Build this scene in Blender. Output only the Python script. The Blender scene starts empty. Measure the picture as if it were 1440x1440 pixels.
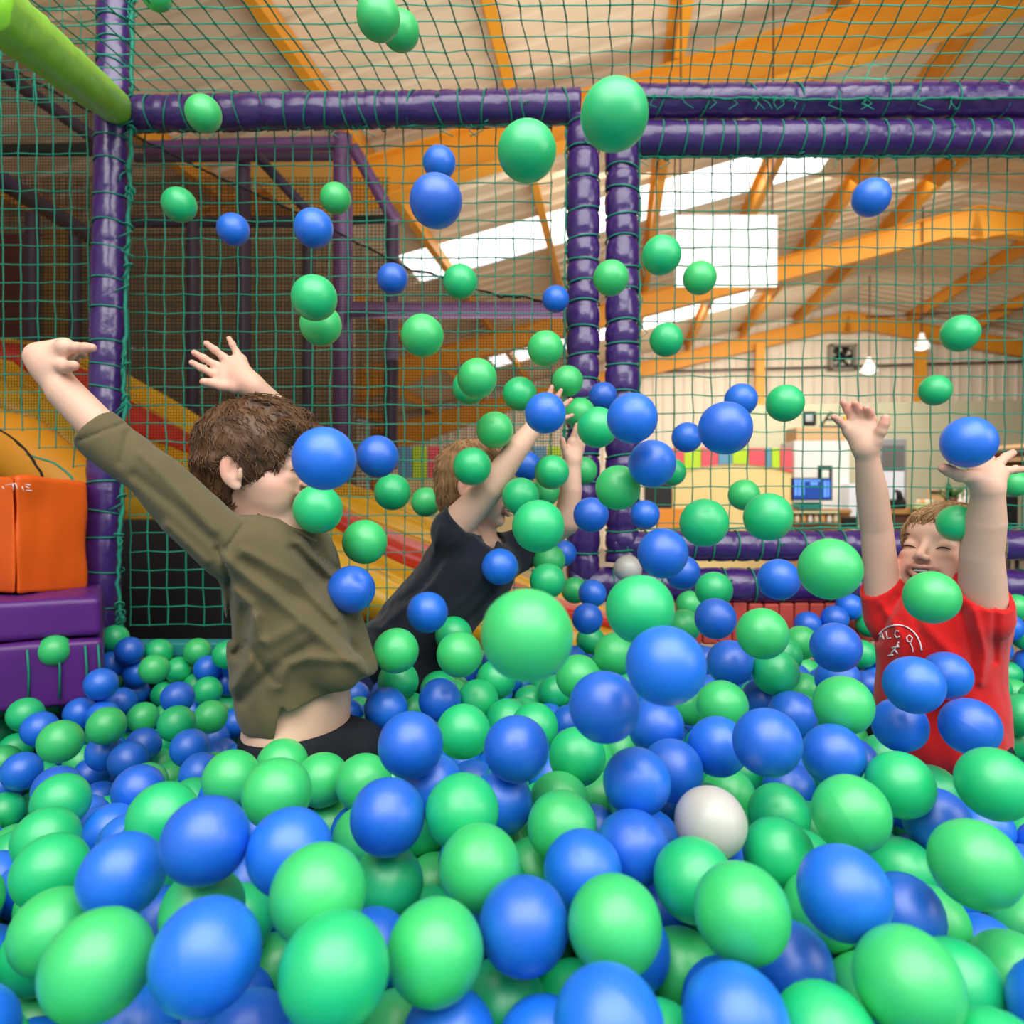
import bpy, bmesh, math, random, json
import numpy as np
from mathutils import Vector, Matrix, noise
PI = math.pi
random.seed(7)
scene = bpy.context.scene
COL = scene.collection
# ---------------------------------------------------------------- camera, world, light, exposure
CAM = Vector((0, 0, 1.2))
FPX = 960.0                                   # focal length in pixels of a 1440 px frame (16 mm on 24 mm)
PITCH = math.atan(-15 / FPX)
cd = bpy.data.cameras.new('camera'); cam = bpy.data.objects.new('camera', cd); COL.objects.link(cam)
cam.location = CAM; cam.rotation_euler = (PI / 2 + PITCH, 0, 0)
cd.sensor_width = 24; cd.sensor_height = 24; cd.sensor_fit = 'HORIZONTAL'; cd.lens = 16; cd.clip_start = .02; cd.clip_end = 200
cd.dof.use_dof = True; cd.dof.focus_distance = 1.1; cd.dof.aperture_fstop = 2.8
scene.camera = cam
w = bpy.data.worlds.new('world'); scene.world = w; w.use_nodes = True
bg = w.node_tree.nodes['Background']; bg.inputs[0].default_value = (.93, .96, 1, 1); bg.inputs[1].default_value = 0.42
scene.view_settings.view_transform = 'Standard'; scene.view_settings.look = 'None'
scene.view_settings.exposure = 0.1; scene.view_settings.gamma = 1; scene.view_settings.use_curve_mapping = False

def area(name, loc, target, sx, sy, power, color=(1, 1, 1)):
    l = bpy.data.lights.new(name, 'AREA'); l.shape = 'RECTANGLE'; l.size = sx; l.size_y = sy; l.energy = power; l.color = color
    o = bpy.data.objects.new(name, l); COL.objects.link(o); o.location = loc
    o.rotation_euler = (Vector(target) - Vector(loc)).to_track_quat('-Z', 'Y').to_euler()
    return o
area('hall_light_bank', (.2, -.7, 3.7), (.1, 1.0, .9), 4.6, 3.2, 215, (1, .99, .96))
area('side_daylight', (3.4, -.6, 2.6), (.2, 1.6, .9), 1.6, 1.6, 32, (1, .98, .95))
area('hall_daylight', (3.6, 7.4, 4.4), (3.2, 9.5, 1.5), 8, 4.5, 330, (1, .97, .9))
area('cafe_light', (5.0, 12.0, 3.9), (5.2, 14.5, 1.2), 5, 4, 270, (1, .96, .88))
area('roof_bounce', (1.2, 4.2, 2.2), (.8, 4.6, 6), 3.5, 3, 75, (1, .96, .88))

# ---------------------------------------------------------------- points in space
FW = Vector((0, math.cos(PITCH), math.sin(PITCH))); UP = Vector((0, -FW.z, FW.y)); RT = Vector((1, 0, 0))
def P(px, py, d):
    """world point at distance d in front of the camera plane on the line of sight measured in the photograph"""
    return CAM + FW * d + RT * ((px - 720) / FPX * d) + UP * ((720 - py) / FPX * d)
HY = math.atan(145 / FPX)
HV = Vector((math.sin(HY), math.cos(HY), 0)); HU = Vector((math.cos(HY), -math.sin(HY), 0))
def H(u, v, z):
    """hall frame: u across, v along the hall, z above the hall floor"""
    return Vector((CAM.x, CAM.y, 0)) + HU * u + HV * v + Vector((0, 0, z))

# ---------------------------------------------------------------- materials
def mat(name, col, rough=.5, spec=.5, noise_amt=0, noise_scale=8, bump=0, bump_scale=60, metal=0, sss=0, emit=0, coat=0, sheen=0, attr=None, col2=None):
    m = bpy.data.materials.new(name); m.use_nodes = True; nt = m.node_tree; b = nt.nodes['Principled BSDF']
    b.inputs['Base Color'].default_value = (*col, 1); b.inputs['Roughness'].default_value = rough
    b.inputs['Specular IOR Level'].default_value = spec; b.inputs['Metallic'].default_value = metal
    if coat: b.inputs['Coat Weight'].default_value = coat; b.inputs['Coat Roughness'].default_value = .25
    if sheen: b.inputs['Sheen Weight'].default_value = sheen
    if sss:
        b.inputs['Subsurface Weight'].default_value = sss; b.inputs['Subsurface Scale'].default_value = .006
        b.inputs['Subsurface Radius'].default_value = (1, .35, .2)
    if emit: b.inputs['Emission Color'].default_value = (*col, 1); b.inputs['Emission Strength'].default_value = emit
    tc = nt.nodes.new('ShaderNodeTexCoord')
    src = None
    if attr:
        a = nt.nodes.new('ShaderNodeAttribute'); a.attribute_name = attr; src = a.outputs['Color']
    if noise_amt:
        n = nt.nodes.new('ShaderNodeTexNoise'); n.inputs['Scale'].default_value = noise_scale; n.inputs['Detail'].default_value = 5
        nt.links.new(tc.outputs['Object'], n.inputs['Vector'])
        mx = nt.nodes.new('ShaderNodeMix'); mx.data_type = 'RGBA'
        r = nt.nodes.new('ShaderNodeMapRange'); r.inputs[1].default_value = .3; r.inputs[2].default_value = .7; r.inputs[4].default_value = noise_amt
        nt.links.new(n.outputs[0], r.inputs[0]); nt.links.new(r.outputs[0], mx.inputs[0])
        if src: nt.links.new(src, mx.inputs[6])
        else: mx.inputs[6].default_value = (*col, 1)
        mx.inputs[7].default_value = (*(col2 or tuple(c * .5 for c in col)), 1)
        src = mx.outputs[2]
    if src: nt.links.new(src, b.inputs['Base Color'])
    if bump:
        n2 = nt.nodes.new('ShaderNodeTexNoise'); n2.inputs['Scale'].default_value = bump_scale; n2.inputs['Detail'].default_value = 4
        nt.links.new(tc.outputs['Object'], n2.inputs['Vector'])
        bp = nt.nodes.new('ShaderNodeBump'); bp.inputs['Strength'].default_value = bump; bp.inputs['Distance'].default_value = .004
        nt.links.new(n2.outputs[0], bp.inputs['Height']); nt.links.new(bp.outputs[0], b.inputs['Normal'])
    return m
M = {}
M['purple'] = mat('purple_vinyl', (.055, .017, .165), .24, .7, .3, 5, .6, 35, coat=.4)
M['purple_dull'] = mat('dull_purple_foam', (.045, .026, .055), .5, .3, .3, 12, .3, 40)
M['purple_mid'] = mat('plum_foam', (.11, .042, .13), .42, .4, .3, 10, .3, 40)
M['purple_pad'] = mat('violet_vinyl', (.115, .02, .22), .35, .4, .3, 5, .3, 18)
M['green_foam'] = mat('lime_vinyl', (.34, .86, .05), .32, .5, .10, 6, .5, 14)
M['orange_vinyl'] = mat('orange_vinyl', (.85, .13, .01), .4, .4, .25, 4, .25, 16, col2=(.62, .06, .0))
M['cord'] = mat('teal_cord', (.016, .28, .185), .6, .3, .3, 90, .2, 300)
M['cord_dark'] = mat('dark_cord', (.012, .016, .012), .8, .2)
M['mesh_dark'] = mat('brown_black_mesh', (.03, .026, .016), .8, .2)
M['yellow_steel'] = mat('golden_painted_steel', (.82, .35, .025), .45, .4, .25, 3, col2=(.62, .24, .015))
M['dark_steel'] = mat('dark_steel', (.05, .04, .03), .6)
M['roof'] = mat('cream_roof_sheet', (.78, .66, .48), .55, .3, .25, 1.2, col2=(.68, .55, .38))
M['wallm'] = mat('cream_wall_sheet', (.86, .76, .60), .6, .3, .2, 1, col2=(.76, .66, .5))
M['olive_wall'] = mat('khaki_plaster', (.42, .40, .27), .8, .2, .2, 2)
M['white'] = mat('white_paint', (.88, .87, .83), .5)
M['skylight'] = mat('translucent_rooflight', (.96, .98, 1), .5, emit=1.6)
M['yellow_slide'] = mat('yellow_fibreglass', (.86, .50, .02), .35, .5, .3, 4, .2, 12, col2=(.72, .36, .015))
M['brown_slide'] = mat('brown_slide_side', (.42, .20, .03), .5, .3, .4, 5)
M['red_slide'] = mat('red_fibreglass', (.72, .04, .02), .3, .5, .2, 8)
M['red_block'] = mat('brick_red_foam', (.52, .07, .05), .55, .3, .3, 15, .2, 50)
M['black'] = mat('black_plastic', (.01, .01, .01), .5)
M['darkred'] = mat('dark_red_panel', (.25, .025, .02), .6, .3, .2, 3)
M['ochre'] = mat('ochre_panel', (.50, .26, .05), .6, .3, .3, 4)
M['teal_pad'] = mat('teal_pit_edging', (.02, .27, .28), .5)
M['navy'] = mat('navy_pit_lining', (.01, .02, .09), .6)
M['wood'] = mat('orange_brown_wood', (.55, .27, .08), .55, .3, .35, 6)
M['darkwood'] = mat('dark_brown_wood', (.14, .06, .035), .5, .3, .4, 6)
M['cardboard'] = mat('tan_board', (.72, .47, .24), .7, .2, .2, 6)
M['lamp_glass'] = mat('glowing_lamp_glass', (1, .97, .9), .3, emit=2.0)
M['steel'] = mat('brushed_steel', (.5, .5, .5), .35, metal=.8)
M['leaf'] = mat('plant_leaf', (.05, .18, .03), .5, .3, .4, 30)

# ---------------------------------------------------------------- mesh helpers
class MB:
    def __init__(s): s.v = []; s.f = []; s.mi = []; s.m = 0
    def add(s, v, f):
        b = len(s.v); s.v.extend([tuple(x) for x in v]); s.f.extend([tuple(i + b for i in q) for q in f]); s.mi.extend([s.m] * len(f))
    def box(s, c, sx, sy, sz, ax=None):
        c = Vector(c); X, Y, Z = ax or (Vector((1, 0, 0)), Vector((0, 1, 0)), Vector((0, 0, 1)))
        v = [c + X * sx * a / 2 + Y * sy * b / 2 + Z * sz * d / 2 for a in (-1, 1) for b in (-1, 1) for d in (-1, 1)]
        s.add(v, [(0, 1, 3, 2), (4, 6, 7, 5), (0, 4, 5, 1), (2, 3, 7, 6), (0, 2, 6, 4), (1, 5, 7, 3)])
    def tube(s, pts, r, n=8, cap=True, closed=False):
        pts = [Vector(p) for p in pts]; rr = r if isinstance(r, (list, tuple)) else [r] * len(pts)
        v = []; f = []; t0 = None
        for i, p in enumerate(pts):
            if closed: t = (pts[(i + 1) % len(pts)] - pts[i - 1]).normalized()
            else: t = (pts[min(i + 1, len(pts) - 1)] - pts[max(i - 1, 0)]).normalized()
            if t0 is None:
                a = Vector((0, 0, 1)) if abs(t.z) < .9 else Vector((1, 0, 0)); x = t.cross(a).normalized()
            else: x = (x - t * x.dot(t)).normalized()
            t0 = t; y = t.cross(x)
            for k in range(n):
                q = 2 * PI * k / n; v.append(p + (x * math.cos(q) + y * math.sin(q)) * rr[i])
        m = len(pts)
        for i in range(m if closed else m - 1):
            j = (i + 1) % m
            for k in range(n):
                f.append((i * n + k, i * n + (k + 1) % n, j * n + (k + 1) % n, j * n + k))
        if cap and not closed:
            f.append(tuple(range(n - 1, -1, -1))); f.append(tuple(range((m - 1) * n, m * n)))
        s.add(v, f)
    def ring(s, c, axis, R, r, n=20, k=5):
        a = Vector(axis).normalized(); u = a.cross(Vector((0, 0, 1)) if abs(a.z) < .9 else Vector((1, 0, 0))).normalized(); w_ = a.cross(u)
        s.tube([Vector(c) + (u * math.cos(2 * PI * i / n) + w_ * math.sin(2 * PI * i / n)) * R for i in range(n)], r, k, closed=True)
    def lathe(s, prof, c, axis=Vector((0, 0, 1)), n=16):
        a = Vector(axis).normalized(); u = a.cross(Vector((0, 0, 1)) if abs(a.z) < .9 else Vector((1, 0, 0))).normalized(); w_ = a.cross(u)
        v = [Vector(c) + (u * math.cos(2 * PI * k / n) + w_ * math.sin(2 * PI * k / n)) * r + a * h for r, h in prof for k in range(n)]
        f = [(i * n + k, i * n + (k + 1) % n, (i + 1) * n + (k + 1) % n, (i + 1) * n + k) for i in range(len(prof) - 1) for k in range(n)]
        s.add(v, f)
    def quad(s, a, b, c, d): s.add([a, b, c, d], [(0, 1, 2, 3)])
    def build(s, name, m, parent=None, smooth=True, origin=None, bevel=0, sub=0):
        return from_data(name, s.v, s.f, m, parent, smooth, origin, s.mi, bevel)

def from_data(name, v, f, m, parent=None, smooth=True, origin=None, mi=None, bevel=0):
    me = bpy.data.meshes.new(name)
    V = np.array(v, dtype=np.float64).reshape(-1, 3)
    if origin is None:
        if parent is not None: origin = wloc(parent)
        else: origin = Vector(((V[:, 0].min() + V[:, 0].max()) / 2, (V[:, 1].min() + V[:, 1].max()) / 2, V[:, 2].min()))
    V = V - np.array(origin)
    me.from_pydata(V.tolist(), [], f if isinstance(f, list) else f.tolist())
    for x in (m if isinstance(m, (list, tuple)) else [m]): me.materials.append(x)
    if mi is not None and isinstance(m, (list, tuple)): me.polygons.foreach_set('material_index', mi)
    me.polygons.foreach_set('use_smooth', [smooth] * len(me.polygons)); me.update()
    o = bpy.data.objects.new(name, me); COL.objects.link(o)
    if parent is None: o.location = origin
    else: o.parent = parent; o.location = Vector(origin) - wloc(parent)
    if bevel:
        b = o.modifiers.new('bevel', 'BEVEL'); b.width = bevel; b.segments = 2; b.limit_method = 'ANGLE'
    return o
def wloc(o):
    l = Vector(o.location); p = o.parent
    while p is not None: l = l + p.location; p = p.parent
    return l
def tag(o, label=None, cat=None, group=None, kind=None):
    if label: o['label'] = label
    if cat: o['category'] = cat
    if group: o['group'] = group
    if kind: o['kind'] = kind
    return o
def thing(name, loc, label, cat, group=None):
    o = bpy.data.objects.new(name, None); COL.objects.link(o); o.location = loc; o.empty_display_size = .05
    return tag(o, label, cat, group)
# ================================================================ THE HALL
RW, RS, RU = 5.9, .22, 5.43            # ridge height above the floor, roof slope, ridge offset
def roof_z(u): return RW - RS * abs(u - RU)
U0, U1, V0, V1 = -6.5, 17.4, -1.5, 17.4

def corrugated(name, pts_fn, n, m, tagk=True, parent=None):
    pass
# --- roof sheets: trapezoidal ribs run from ridge to eave; translucent sheets let into the left slope
def roof_slope(ua, ub, holes):
    v = []; f = []
    pitch = .30; prof = [(0, 0), (.17, 0), (.205, .045), (.265, .045)]
    vs = []; k = V0
    while k < V1 + .01:
        for dx, dz in prof: vs.append((k + dx, dz))
        k += pitch
    us = [ua, ub]
    cuts = sorted(set([ua, ub] + [h[0] for h in holes] + [h[1] for h in holes]))
    for vv, dz in vs:
        for u in cuts: v.append(H(u, min(vv, V1 + .3), roof_z(u) + dz + .02))
    nc = len(cuts)
    for i in range(len(vs) - 1):
        for j in range(nc - 1):
            um = (cuts[j] + cuts[j + 1]) / 2; vm = (vs[i][0] + vs[i + 1][0]) / 2
            if any(h[0] < um < h[1] and h[2] < vm < h[3] for h in holes): continue
            a = i * nc + j; f.append((a, a + 1, a + nc + 1, a + nc))
    return v, f
SKY = [(-2.6, 2.5, 7.9, 9.0), (-2.6, 2.7, 13.7, 14.9)]
roof = bpy.data.objects.new('ceiling', None); COL.objects.link(roof); roof.location = H(RU, 8, RW); roof['kind'] = 'structure'
for (a, b, hs) in ((U0, RU, SKY), (RU, U1, [])):
    v, f = roof_slope(a, b, hs)
    from_data('roof_sheeting', v, f, M['roof'], roof, smooth=False)
for (a, b, c, d) in SKY:
    mb = MB(); k = c
    while k < d - .01:
        e = min(k + .28, d)
        mb.quad(H(a, k, roof_z(a) + .03), H(b, k, roof_z(b) + .03), H(b, e - .015, roof_z(b) + .03), H(a, e - .015, roof_z(a) + .03))
        mb.quad(H(a, e - .015, roof_z(a) + .03), H(b, e - .015, roof_z(b) + .03), H(b, e, roof_z(b) + .06), H(a, e, roof_z(a) + .06))
        k += .28
    mb.build('rooflight', M['skylight'], roof, smooth=False)
# purlins: one object each, Z-section
u = -5.9
while u < U1 - .3:
    if abs(u - RU) > .3:
        mb = MB(); z = roof_z(u) - .10
        for q in range(3):
            va, vb = V0 + (V1 - V0) * q / 3, V0 + (V1 - V0) * (q + 1) / 3
            a, b = H(u, va, z), H(u, vb, z); L = (b - a).length
            mb.box((a + b) / 2, .02, L, .20, (HU, HV, Vector((0, 0, 1))))
            mb.box((a + b) / 2 - Vector((0, 0, .10)) + HU * .03, .08, L, .02, (HU, HV, Vector((0, 0, 1))))
            mb.box((a + b) / 2 + Vector((0, 0, .10)) - HU * .03, .08, L, .02, (HU, HV, Vector((0, 0, 1))))
        mb.build('purlin', M['yellow_steel'] if u < RU + .5 else M['yellow_steel'], roof, smooth=False)
    u += 1.27
# portal frames: I-section rafters with deeper haunches
def ibeam(mb, a, b, h0, h1, wd, tf, up):
    d = (b - a).normalized(); s = d.cross(up).normalized(); up = s.cross(d).normalized()
    def ring(p, h):
        return [p + s * x + up * y for x, y in ((-wd, 0), (wd, 0), (wd, -tf), (.012, -tf), (.012, -h + tf), (wd, -h + tf), (wd, -h), (-wd, -h), (-wd, -h + tf), (-.012, -h + tf), (-.012, -tf), (-wd, -tf))]
    A = ring(a, h0); B = ring(b, h1); n = 12
    mb.add(A + B, [(i, (i + 1) % n, n + (i + 1) % n, n + i) for i in range(n)] + [tuple(range(n - 1, -1, -1)), tuple(range(n, 2 * n))])
EAVE_L, EAVE_R = -6.3, 17.2
for v_ in (-.4, 5.5, 11.4, 17.2):
    fr = bpy.data.objects.new('portal_frame', None); COL.objects.link(fr); fr.location = H(RU, v_, 0); fr['kind'] = 'structure'
    Z = Vector((0, 0, 1)); dz = -.22
    for sgn, ue in ((-1, EAVE_L), (1, EAVE_R)):
        um = ue + (RU - ue) * .32
        mb = MB(); ibeam(mb, H(ue, v_, roof_z(ue) + dz), H(um, v_, roof_z(um) + dz), .75, .36, .085, .018, Z); mb.build('haunch', M['yellow_steel'], fr, smooth=False)
        mb = MB(); ur = RU + (-.5 if sgn < 0 else .5)
        ibeam(mb, H(um, v_, roof_z(um) + dz), H(ur, v_, roof_z(ur) + dz), .36, .36, .085, .018, Z); mb.build('rafter', M['yellow_steel'], fr, smooth=False)
        mb = MB(); ibeam(mb, H(ur, v_, roof_z(ur) + dz), H(RU, v_, RW + dz), .36, .52, .085, .018, Z); mb.build('apex_gusset', M['yellow_steel'], fr, smooth=False)
        mb = MB(); ibeam(mb, H(ue, v_, 0), H(ue, v_, roof_z(ue) - .3), .4, .4, .085, .018, HU * sgn); mb.build('column', M['yellow_steel'], fr, smooth=False)
# dark bracing rods on the right slope
for (a, b) in (((RU + .4, 11.4), (RU + 6.5, 17.2)), ((RU + 6.5, 11.4), (RU + .4, 17.2)), ((RU + .4, 5.5), (RU + 6.5, 11.4))):
    mb = MB(); mb.tube([H(a[0], a[1], roof_z(a[0]) - .28), H(b[0], b[1], roof_z(b[0]) - .28)], .018, 6); o = mb.build('roof_brace', M['dark_steel']); o['kind'] = 'structure'

def ribbed_wall(name, p0, du, L, z0, zf, m, pitch=.25, depth=.035, out=None):
    """vertical ribbed cladding from p0 along du; zf(s) gives the top"""
    v = []; f = []; s = 0; out = out or Vector((0, 0, 0))
    while s < L:
        for ds, dd in ((0, 0), (pitch * .62, 0), (pitch * .72, depth), (pitch * .9, depth)):
            q = min(s + ds, L); b = Vector(p0) + du * q - out * dd
            v.append((b.x, b.y, z0)); v.append((b.x, b.y, zf(q)))
        s += pitch
    for i in range(len(v) // 2 - 1): f.append((2 * i, 2 * i + 2, 2 * i + 3, 2 * i + 1))
    o = from_data(name, v, f, m, None, smooth=False); o['kind'] = 'structure'; return o
g0 = H(U0, 17.4, 0)
ribbed_wall('wall_back', H(U0, 17.45, 0), HU, U1 - U0, 0, lambda s: roof_z(U0 + s) + .02, M['wallm'], out=HV)
ribbed_wall('wall_left', H(U0, V0, 0), HV, V1 - V0, 0, lambda s: roof_z(U0), M['wallm'], out=HU)
ribbed_wall('wall_right', H(U1, V0, 0), HV, V1 - V0, 0, lambda s: roof_z(U1), M['wallm'], out=-HU)
# gable posts and girt
for i, uu in enumerate((3.4, 6.95, 9.8, 12.6)):
    mb = MB(); a, b = H(uu, 17.1, 0), H(uu, 17.1, roof_z(uu) - .5); ibeam(mb, a, b, .18, .18, .10, .015, HV); o = mb.build('trim_%d' % (i + 1), M['yellow_steel'], smooth=False); o['kind'] = 'structure'
mb = MB(); mb.box(H(6, 17.25, 4.4), 20, .06, .05, (HU, HV, Vector((0, 0, 1)))); o = mb.build('trim_6', M['dark_steel'], smooth=False); o['kind'] = 'structure'
# lower inner walls of the cafe end
for nm, p, sx, sy, sz, m in (('wall_cafe_back', H(7.2, 15.2, 1.62), 9.6, .12, 3.24, 'olive_wall'),
                             ('wall_cafe_upper', H(13.4, 13.6, 3.15), 5.2, 3.2, .5, 'white')):
    mb = MB(); mb.box(p, sx, sy, sz, (HU, HV, Vector((0, 0, 1)))); o = mb.build(nm, M[m], smooth=False); o['kind'] = 'structure'
mb = MB(); fl = [H(-6.5, -2, 0), H(17.4, -2, 0), H(17.4, 17.5, 0), H(-6.5, 17.5, 0)]
mb.quad(*fl); o = mb.build('floor', mat('grey_floor', (.30, .25, .2), .5, .4, .3, 1), smooth=False); o['kind'] = 'structure'

# ---- fan, lamps, hanging board
def P_(px, py, d): return P(px, py, d)
fanr = thing('wall_fan', P(1184, 505, 16.2), 'square dark extractor fan high on the cream gable wall', 'fan')
mb = MB(); c = P(1184, 503, 16.3)
for sx, sz in ((-1, 0), (1, 0), (0, -1), (0, 1)):
    mb.box(c + RT * sx * .28 + Vector((0, 0, sz * .28)), .62 if sz else .06, .2, .06 if sz else .62)
mb.build('housing', mat('grey_fan_box', (.33, .30, .24), .6), fanr, smooth=False, bevel=.005)
mb = MB(); mb.lathe([(.0, .05), (.06, .05), (.07, 0), (.07, -.05), (0, -.05)], c, Vector((0, -1, 0))); mb.build('hub', M['black'], fanr)
for k in range(6):
    a = k * PI / 3; mb = MB(); d = Vector((math.cos(a), 0, math.sin(a))); s = Vector((-math.sin(a), 0, math.cos(a)))
    pts = [c + d * .06 - s * .04 + Vector((0, -.02, 0)), c + d * .06 + s * .04 + Vector((0, .03, 0)), c + d * .24 + s * .10 + Vector((0, .04, 0)), c + d * .25 - s * .03 + Vector((0, -.03, 0))]
    mb.add(pts + [q + Vector((0, .008, 0)) for q in pts], [(0, 1, 2, 3), (7, 6, 5, 4), (0, 4, 5, 1), (1, 5, 6, 2), (2, 6, 7, 3), (3, 7, 4, 0)]); mb.build('blade', M['black'], fanr)
mb = MB(); mb.ring(c, (0, 1, 0), .265, .02, 28); mb.build('rim', M['dark_steel'], fanr)
for i, (px, py, d, lab) in enumerate(((1222, 518, 14.0, 'white bell pendant lamp hanging right of the gable fan'), (1296, 484, 10.5, 'white bell pendant lamp hanging beside the right gable post'))):
    c = P(px, py, d); L = thing('pendant_lamp', c, lab, 'lamp'); s = d / 960
    mb = MB(); mb.lathe([(.001, 16 * s), (3 * s, 15 * s), (4 * s, 9 * s), (8 * s, 3 * s), (14 * s, -7 * s), (13.4 * s, -7 * s), (7 * s, 2 * s), (0.001, 6 * s)], c, n=20)
    mb.build('shade', M['white'], L)
    mb = MB(); mb.lathe([(.001, 2 * s), (6 * s, -1 * s), (8 * s, -6 * s), (.001, -9 * s)], c, n=14); mb.build('bulb', M['lamp_glass'], L)
    mb = MB(); top = c + Vector((0, 0, 16 * s)); du = (top - Vector((0, 0, 0))).dot(HU); zt = roof_z(du) - .02
    mb.tube([top, Vector((top.x, top.y, zt))], .012, 6); mb.build('cable', M['dark_steel'], L)
c0 = P(1021, 353, 4.6); hb = thing('hanging_board', c0 - Vector((0, 0, .24)), 'plain white square board hanging below the rooflight', 'board')
mb = MB(); mb.box(c0, .686, .02, .48); mb.build('panel', mat('white_board', (.93, .93, .92), .4, noise_amt=0), hb, smooth=False, bevel=.004)
for sx in (-.31, .31):
    mb = MB(); a = c0 + Vector((sx, 0, .24)); mb.tube([a, Vector((a.x, a.y, roof_z(a.dot(HU)) - .02))], .006, 5); mb.build('hanging_wire', M['dark_steel'], hb)

# ================================================================ CAFE SIDE, 9 m away
def solid(name, label, cat, px0, py0, px1, py1, d, dep, m, parent=None, bevel=.006, group=None):
    a, b = P(px0, py0, d), P(px1, py1, d); mb = MB()
    mb.box(Vector(((a.x + b.x) / 2, a.y + dep / 2, (a.z + b.z) / 2)), abs(b.x - a.x), dep, abs(a.z - b.z))
    o = mb.build(name, M[m] if isinstance(m, str) else m, parent, smooth=False, bevel=bevel)
    if label: tag(o, label, cat, group)
    return o
# serving booth: bunting coloured fascia over a pale yellow arch
bo = thing('play_booth', Vector((P(1035, 740, 9).x, P(1035, 740, 9).y, 0)), 'pale yellow arched play booth under a strip of coloured fascia panels', 'booth')
cols = [('lime', (.50, .74, .02)), ('coral', (.86, .10, .13)), ('blue', (.13, .33, .50))]
CM = [mat(n + '_fascia', c, .5) for n, c in cols]
xs = [944, 962, 986, 1010, 1030, 1053, 1076, 1085, 1097, 1115]
seq = [1, 0, 1, 2, 0, 1, 2, 0, 1]
d = 9.5
def archy(px): return 652 + ((px - 1035) / 90.) ** 2 * 16
for i in range(len(xs) - 1):
    a, b = xs[i] + .6, xs[i + 1] - .6; mb = MB()
    q = [P(a, 630, d), P(b, 630, d), P(b, archy(b), d), P(a, archy(a), d)]
    mb.add(q + [t + Vector((0, .06, 0)) for t in q], [(0, 3, 2, 1), (4, 5, 6, 7), (0, 1, 5, 4), (1, 2, 6, 5), (2, 3, 7, 6), (3, 0, 4, 7)])
    mb.build('fascia_panel', CM[seq[i]], bo, smooth=False)
mb = MB(); n = 22; top = [P(946 + (1113 - 946) * i / n, archy(946 + (1113 - 946) * i / n) + 1, d + .03) for i in range(n + 1)]
bot = [Vector((t.x, t.y, .0)) for t in top]; back = Vector((0, .08, 0)); v = top + bot + [t + back for t in top] + [t + back for t in bot]; m_ = n + 1; f = []
for i in range(n):
    f += [(i, m_ + i, m_ + i + 1, i + 1), (2 * m_ + i, 2 * m_ + i + 1, 3 * m_ + i + 1, 3 * m_ + i), (i, i + 1, 2 * m_ + i + 1, 2 * m_ + i)]
f += [(0, 2 * m_, 3 * m_, m_), (n, m_ + n, 3 * m_ + n, 2 * m_ + n)]
mb.add(v, f); mb.build('arch_wall', mat('pale_yellow_panel', (.90, .70, .30), .6), bo, smooth=False)
mb = MB(); mb.box(P(925, 695, 9.45), .36, .1, .5); mb.build('dark_opening', M['black'], bo, smooth=False)
solid('orange_ledge', None, None, 925, 715, 962, 742, 9.4, .1, mat('orange_ledge', (.85, .30, .03), .5), bo)
# white wall cabinet and what stands on it
solid('wall_cabinet', 'tall white cabinet block behind the wall screen, tan box on top', 'cabinet', 1117, 620, 1195, 718, 9.6, .5, 'white')
solid('cardboard_box', 'tan board box on top of the white cabinet', 'box', 1120, 601, 1190, 620, 9.6, .4, 'cardboard')
ck = thing('mantel_clock', P(1138, 601, 9.7), 'small dark framed clock on the left of the tan box', 'clock')
mb = MB(); mb.box(P(1138, 589, 9.7), .18, .08, .2); mb.build('frame', M['black'], ck, smooth=False, bevel=.02)
mb = MB(); mb.box(P(1138, 588, 9.64), .10, .02, .11); mb.build('face', M['steel'], ck, smooth=False, bevel=.02)
tk = thing('toy_truss', P(1168, 601, 9.7), 'small dark triangular frame with a yellow block standing on the tan box', 'toy')
for a, b in (((1154, 600), (1168, 580)), ((1168, 580), (1182, 600)), ((1154, 600), (1184, 600)), ((1161, 590), (1175, 590))):
    mb = MB(); mb.tube([P(*a, 9.65), P(*b, 9.65)], .016, 6); mb.build('bar', M['black'], tk)
mb = MB(); mb.box(P(1190, 590, 9.6), .07, .06, .09); mb.build('block', mat('amber', (.9, .5, .02)), tk, smooth=False, bevel=.01)
sc = thing('wall_screen', P(1142, 705, 8.6), 'flat screen showing blue columns above the counter', 'screen')
solid('bezel', None, None, 1114, 672, 1171, 704, 8.6, .05, 'black', sc)
scm = mat('screen_blue', (.012, .05, .26), .3, emit=.7); scl = mat('screen_text', (.12, .3, .8), .3, emit=.8)
solid('display', None, None, 1116, 674, 1169, 702, 8.59, .01, scm, sc, bevel=0)
for x0, y0, x1, y1 in ((1118, 676, 1121, 697), (1123, 677, 1126, 697), (1128, 677, 1131, 696), (1117, 674.5, 1155, 676.5), (1140, 678, 1150, 682), (1159, 676, 1162, 699), (1164, 676, 1166, 699)):
    solid('screen_column', None, None, x0, y0, x1, y1, 8.585, .004, scl, sc, bevel=0)
pf = thing('photo_frame', P(1160, 672, 9.3), 'dark upright picture frame above the wall screen', 'picture')
solid('frame', None, None, 1151, 655, 1171, 673, 9.3, .03, 'black', pf); solid('picture', None, None, 1156, 661, 1166, 673, 9.29, .01, 'white', pf)
co = thing('cafe_counter', Vector((P(1150, 740, 8.8).x, P(1150, 740, 8.8).y, 0)), 'orange-brown wooden counter below the wall screen', 'counter')
solid('front', None, None, 1112, 720, 1196, 850, 8.8, .6, 'wood', co); solid('counter_top', None, None, 1110, 716, 1198, 722, 8.75, .7, 'wood', co)
mb = MB(); a = P(1117, 736, 8.72); b = P(1182, 722, 8.72)
sh = thing('jar_rack', P(1150, 738, 8.7), 'low pale rack that holds the row of sweet jars on the counter front', 'rack')
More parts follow.
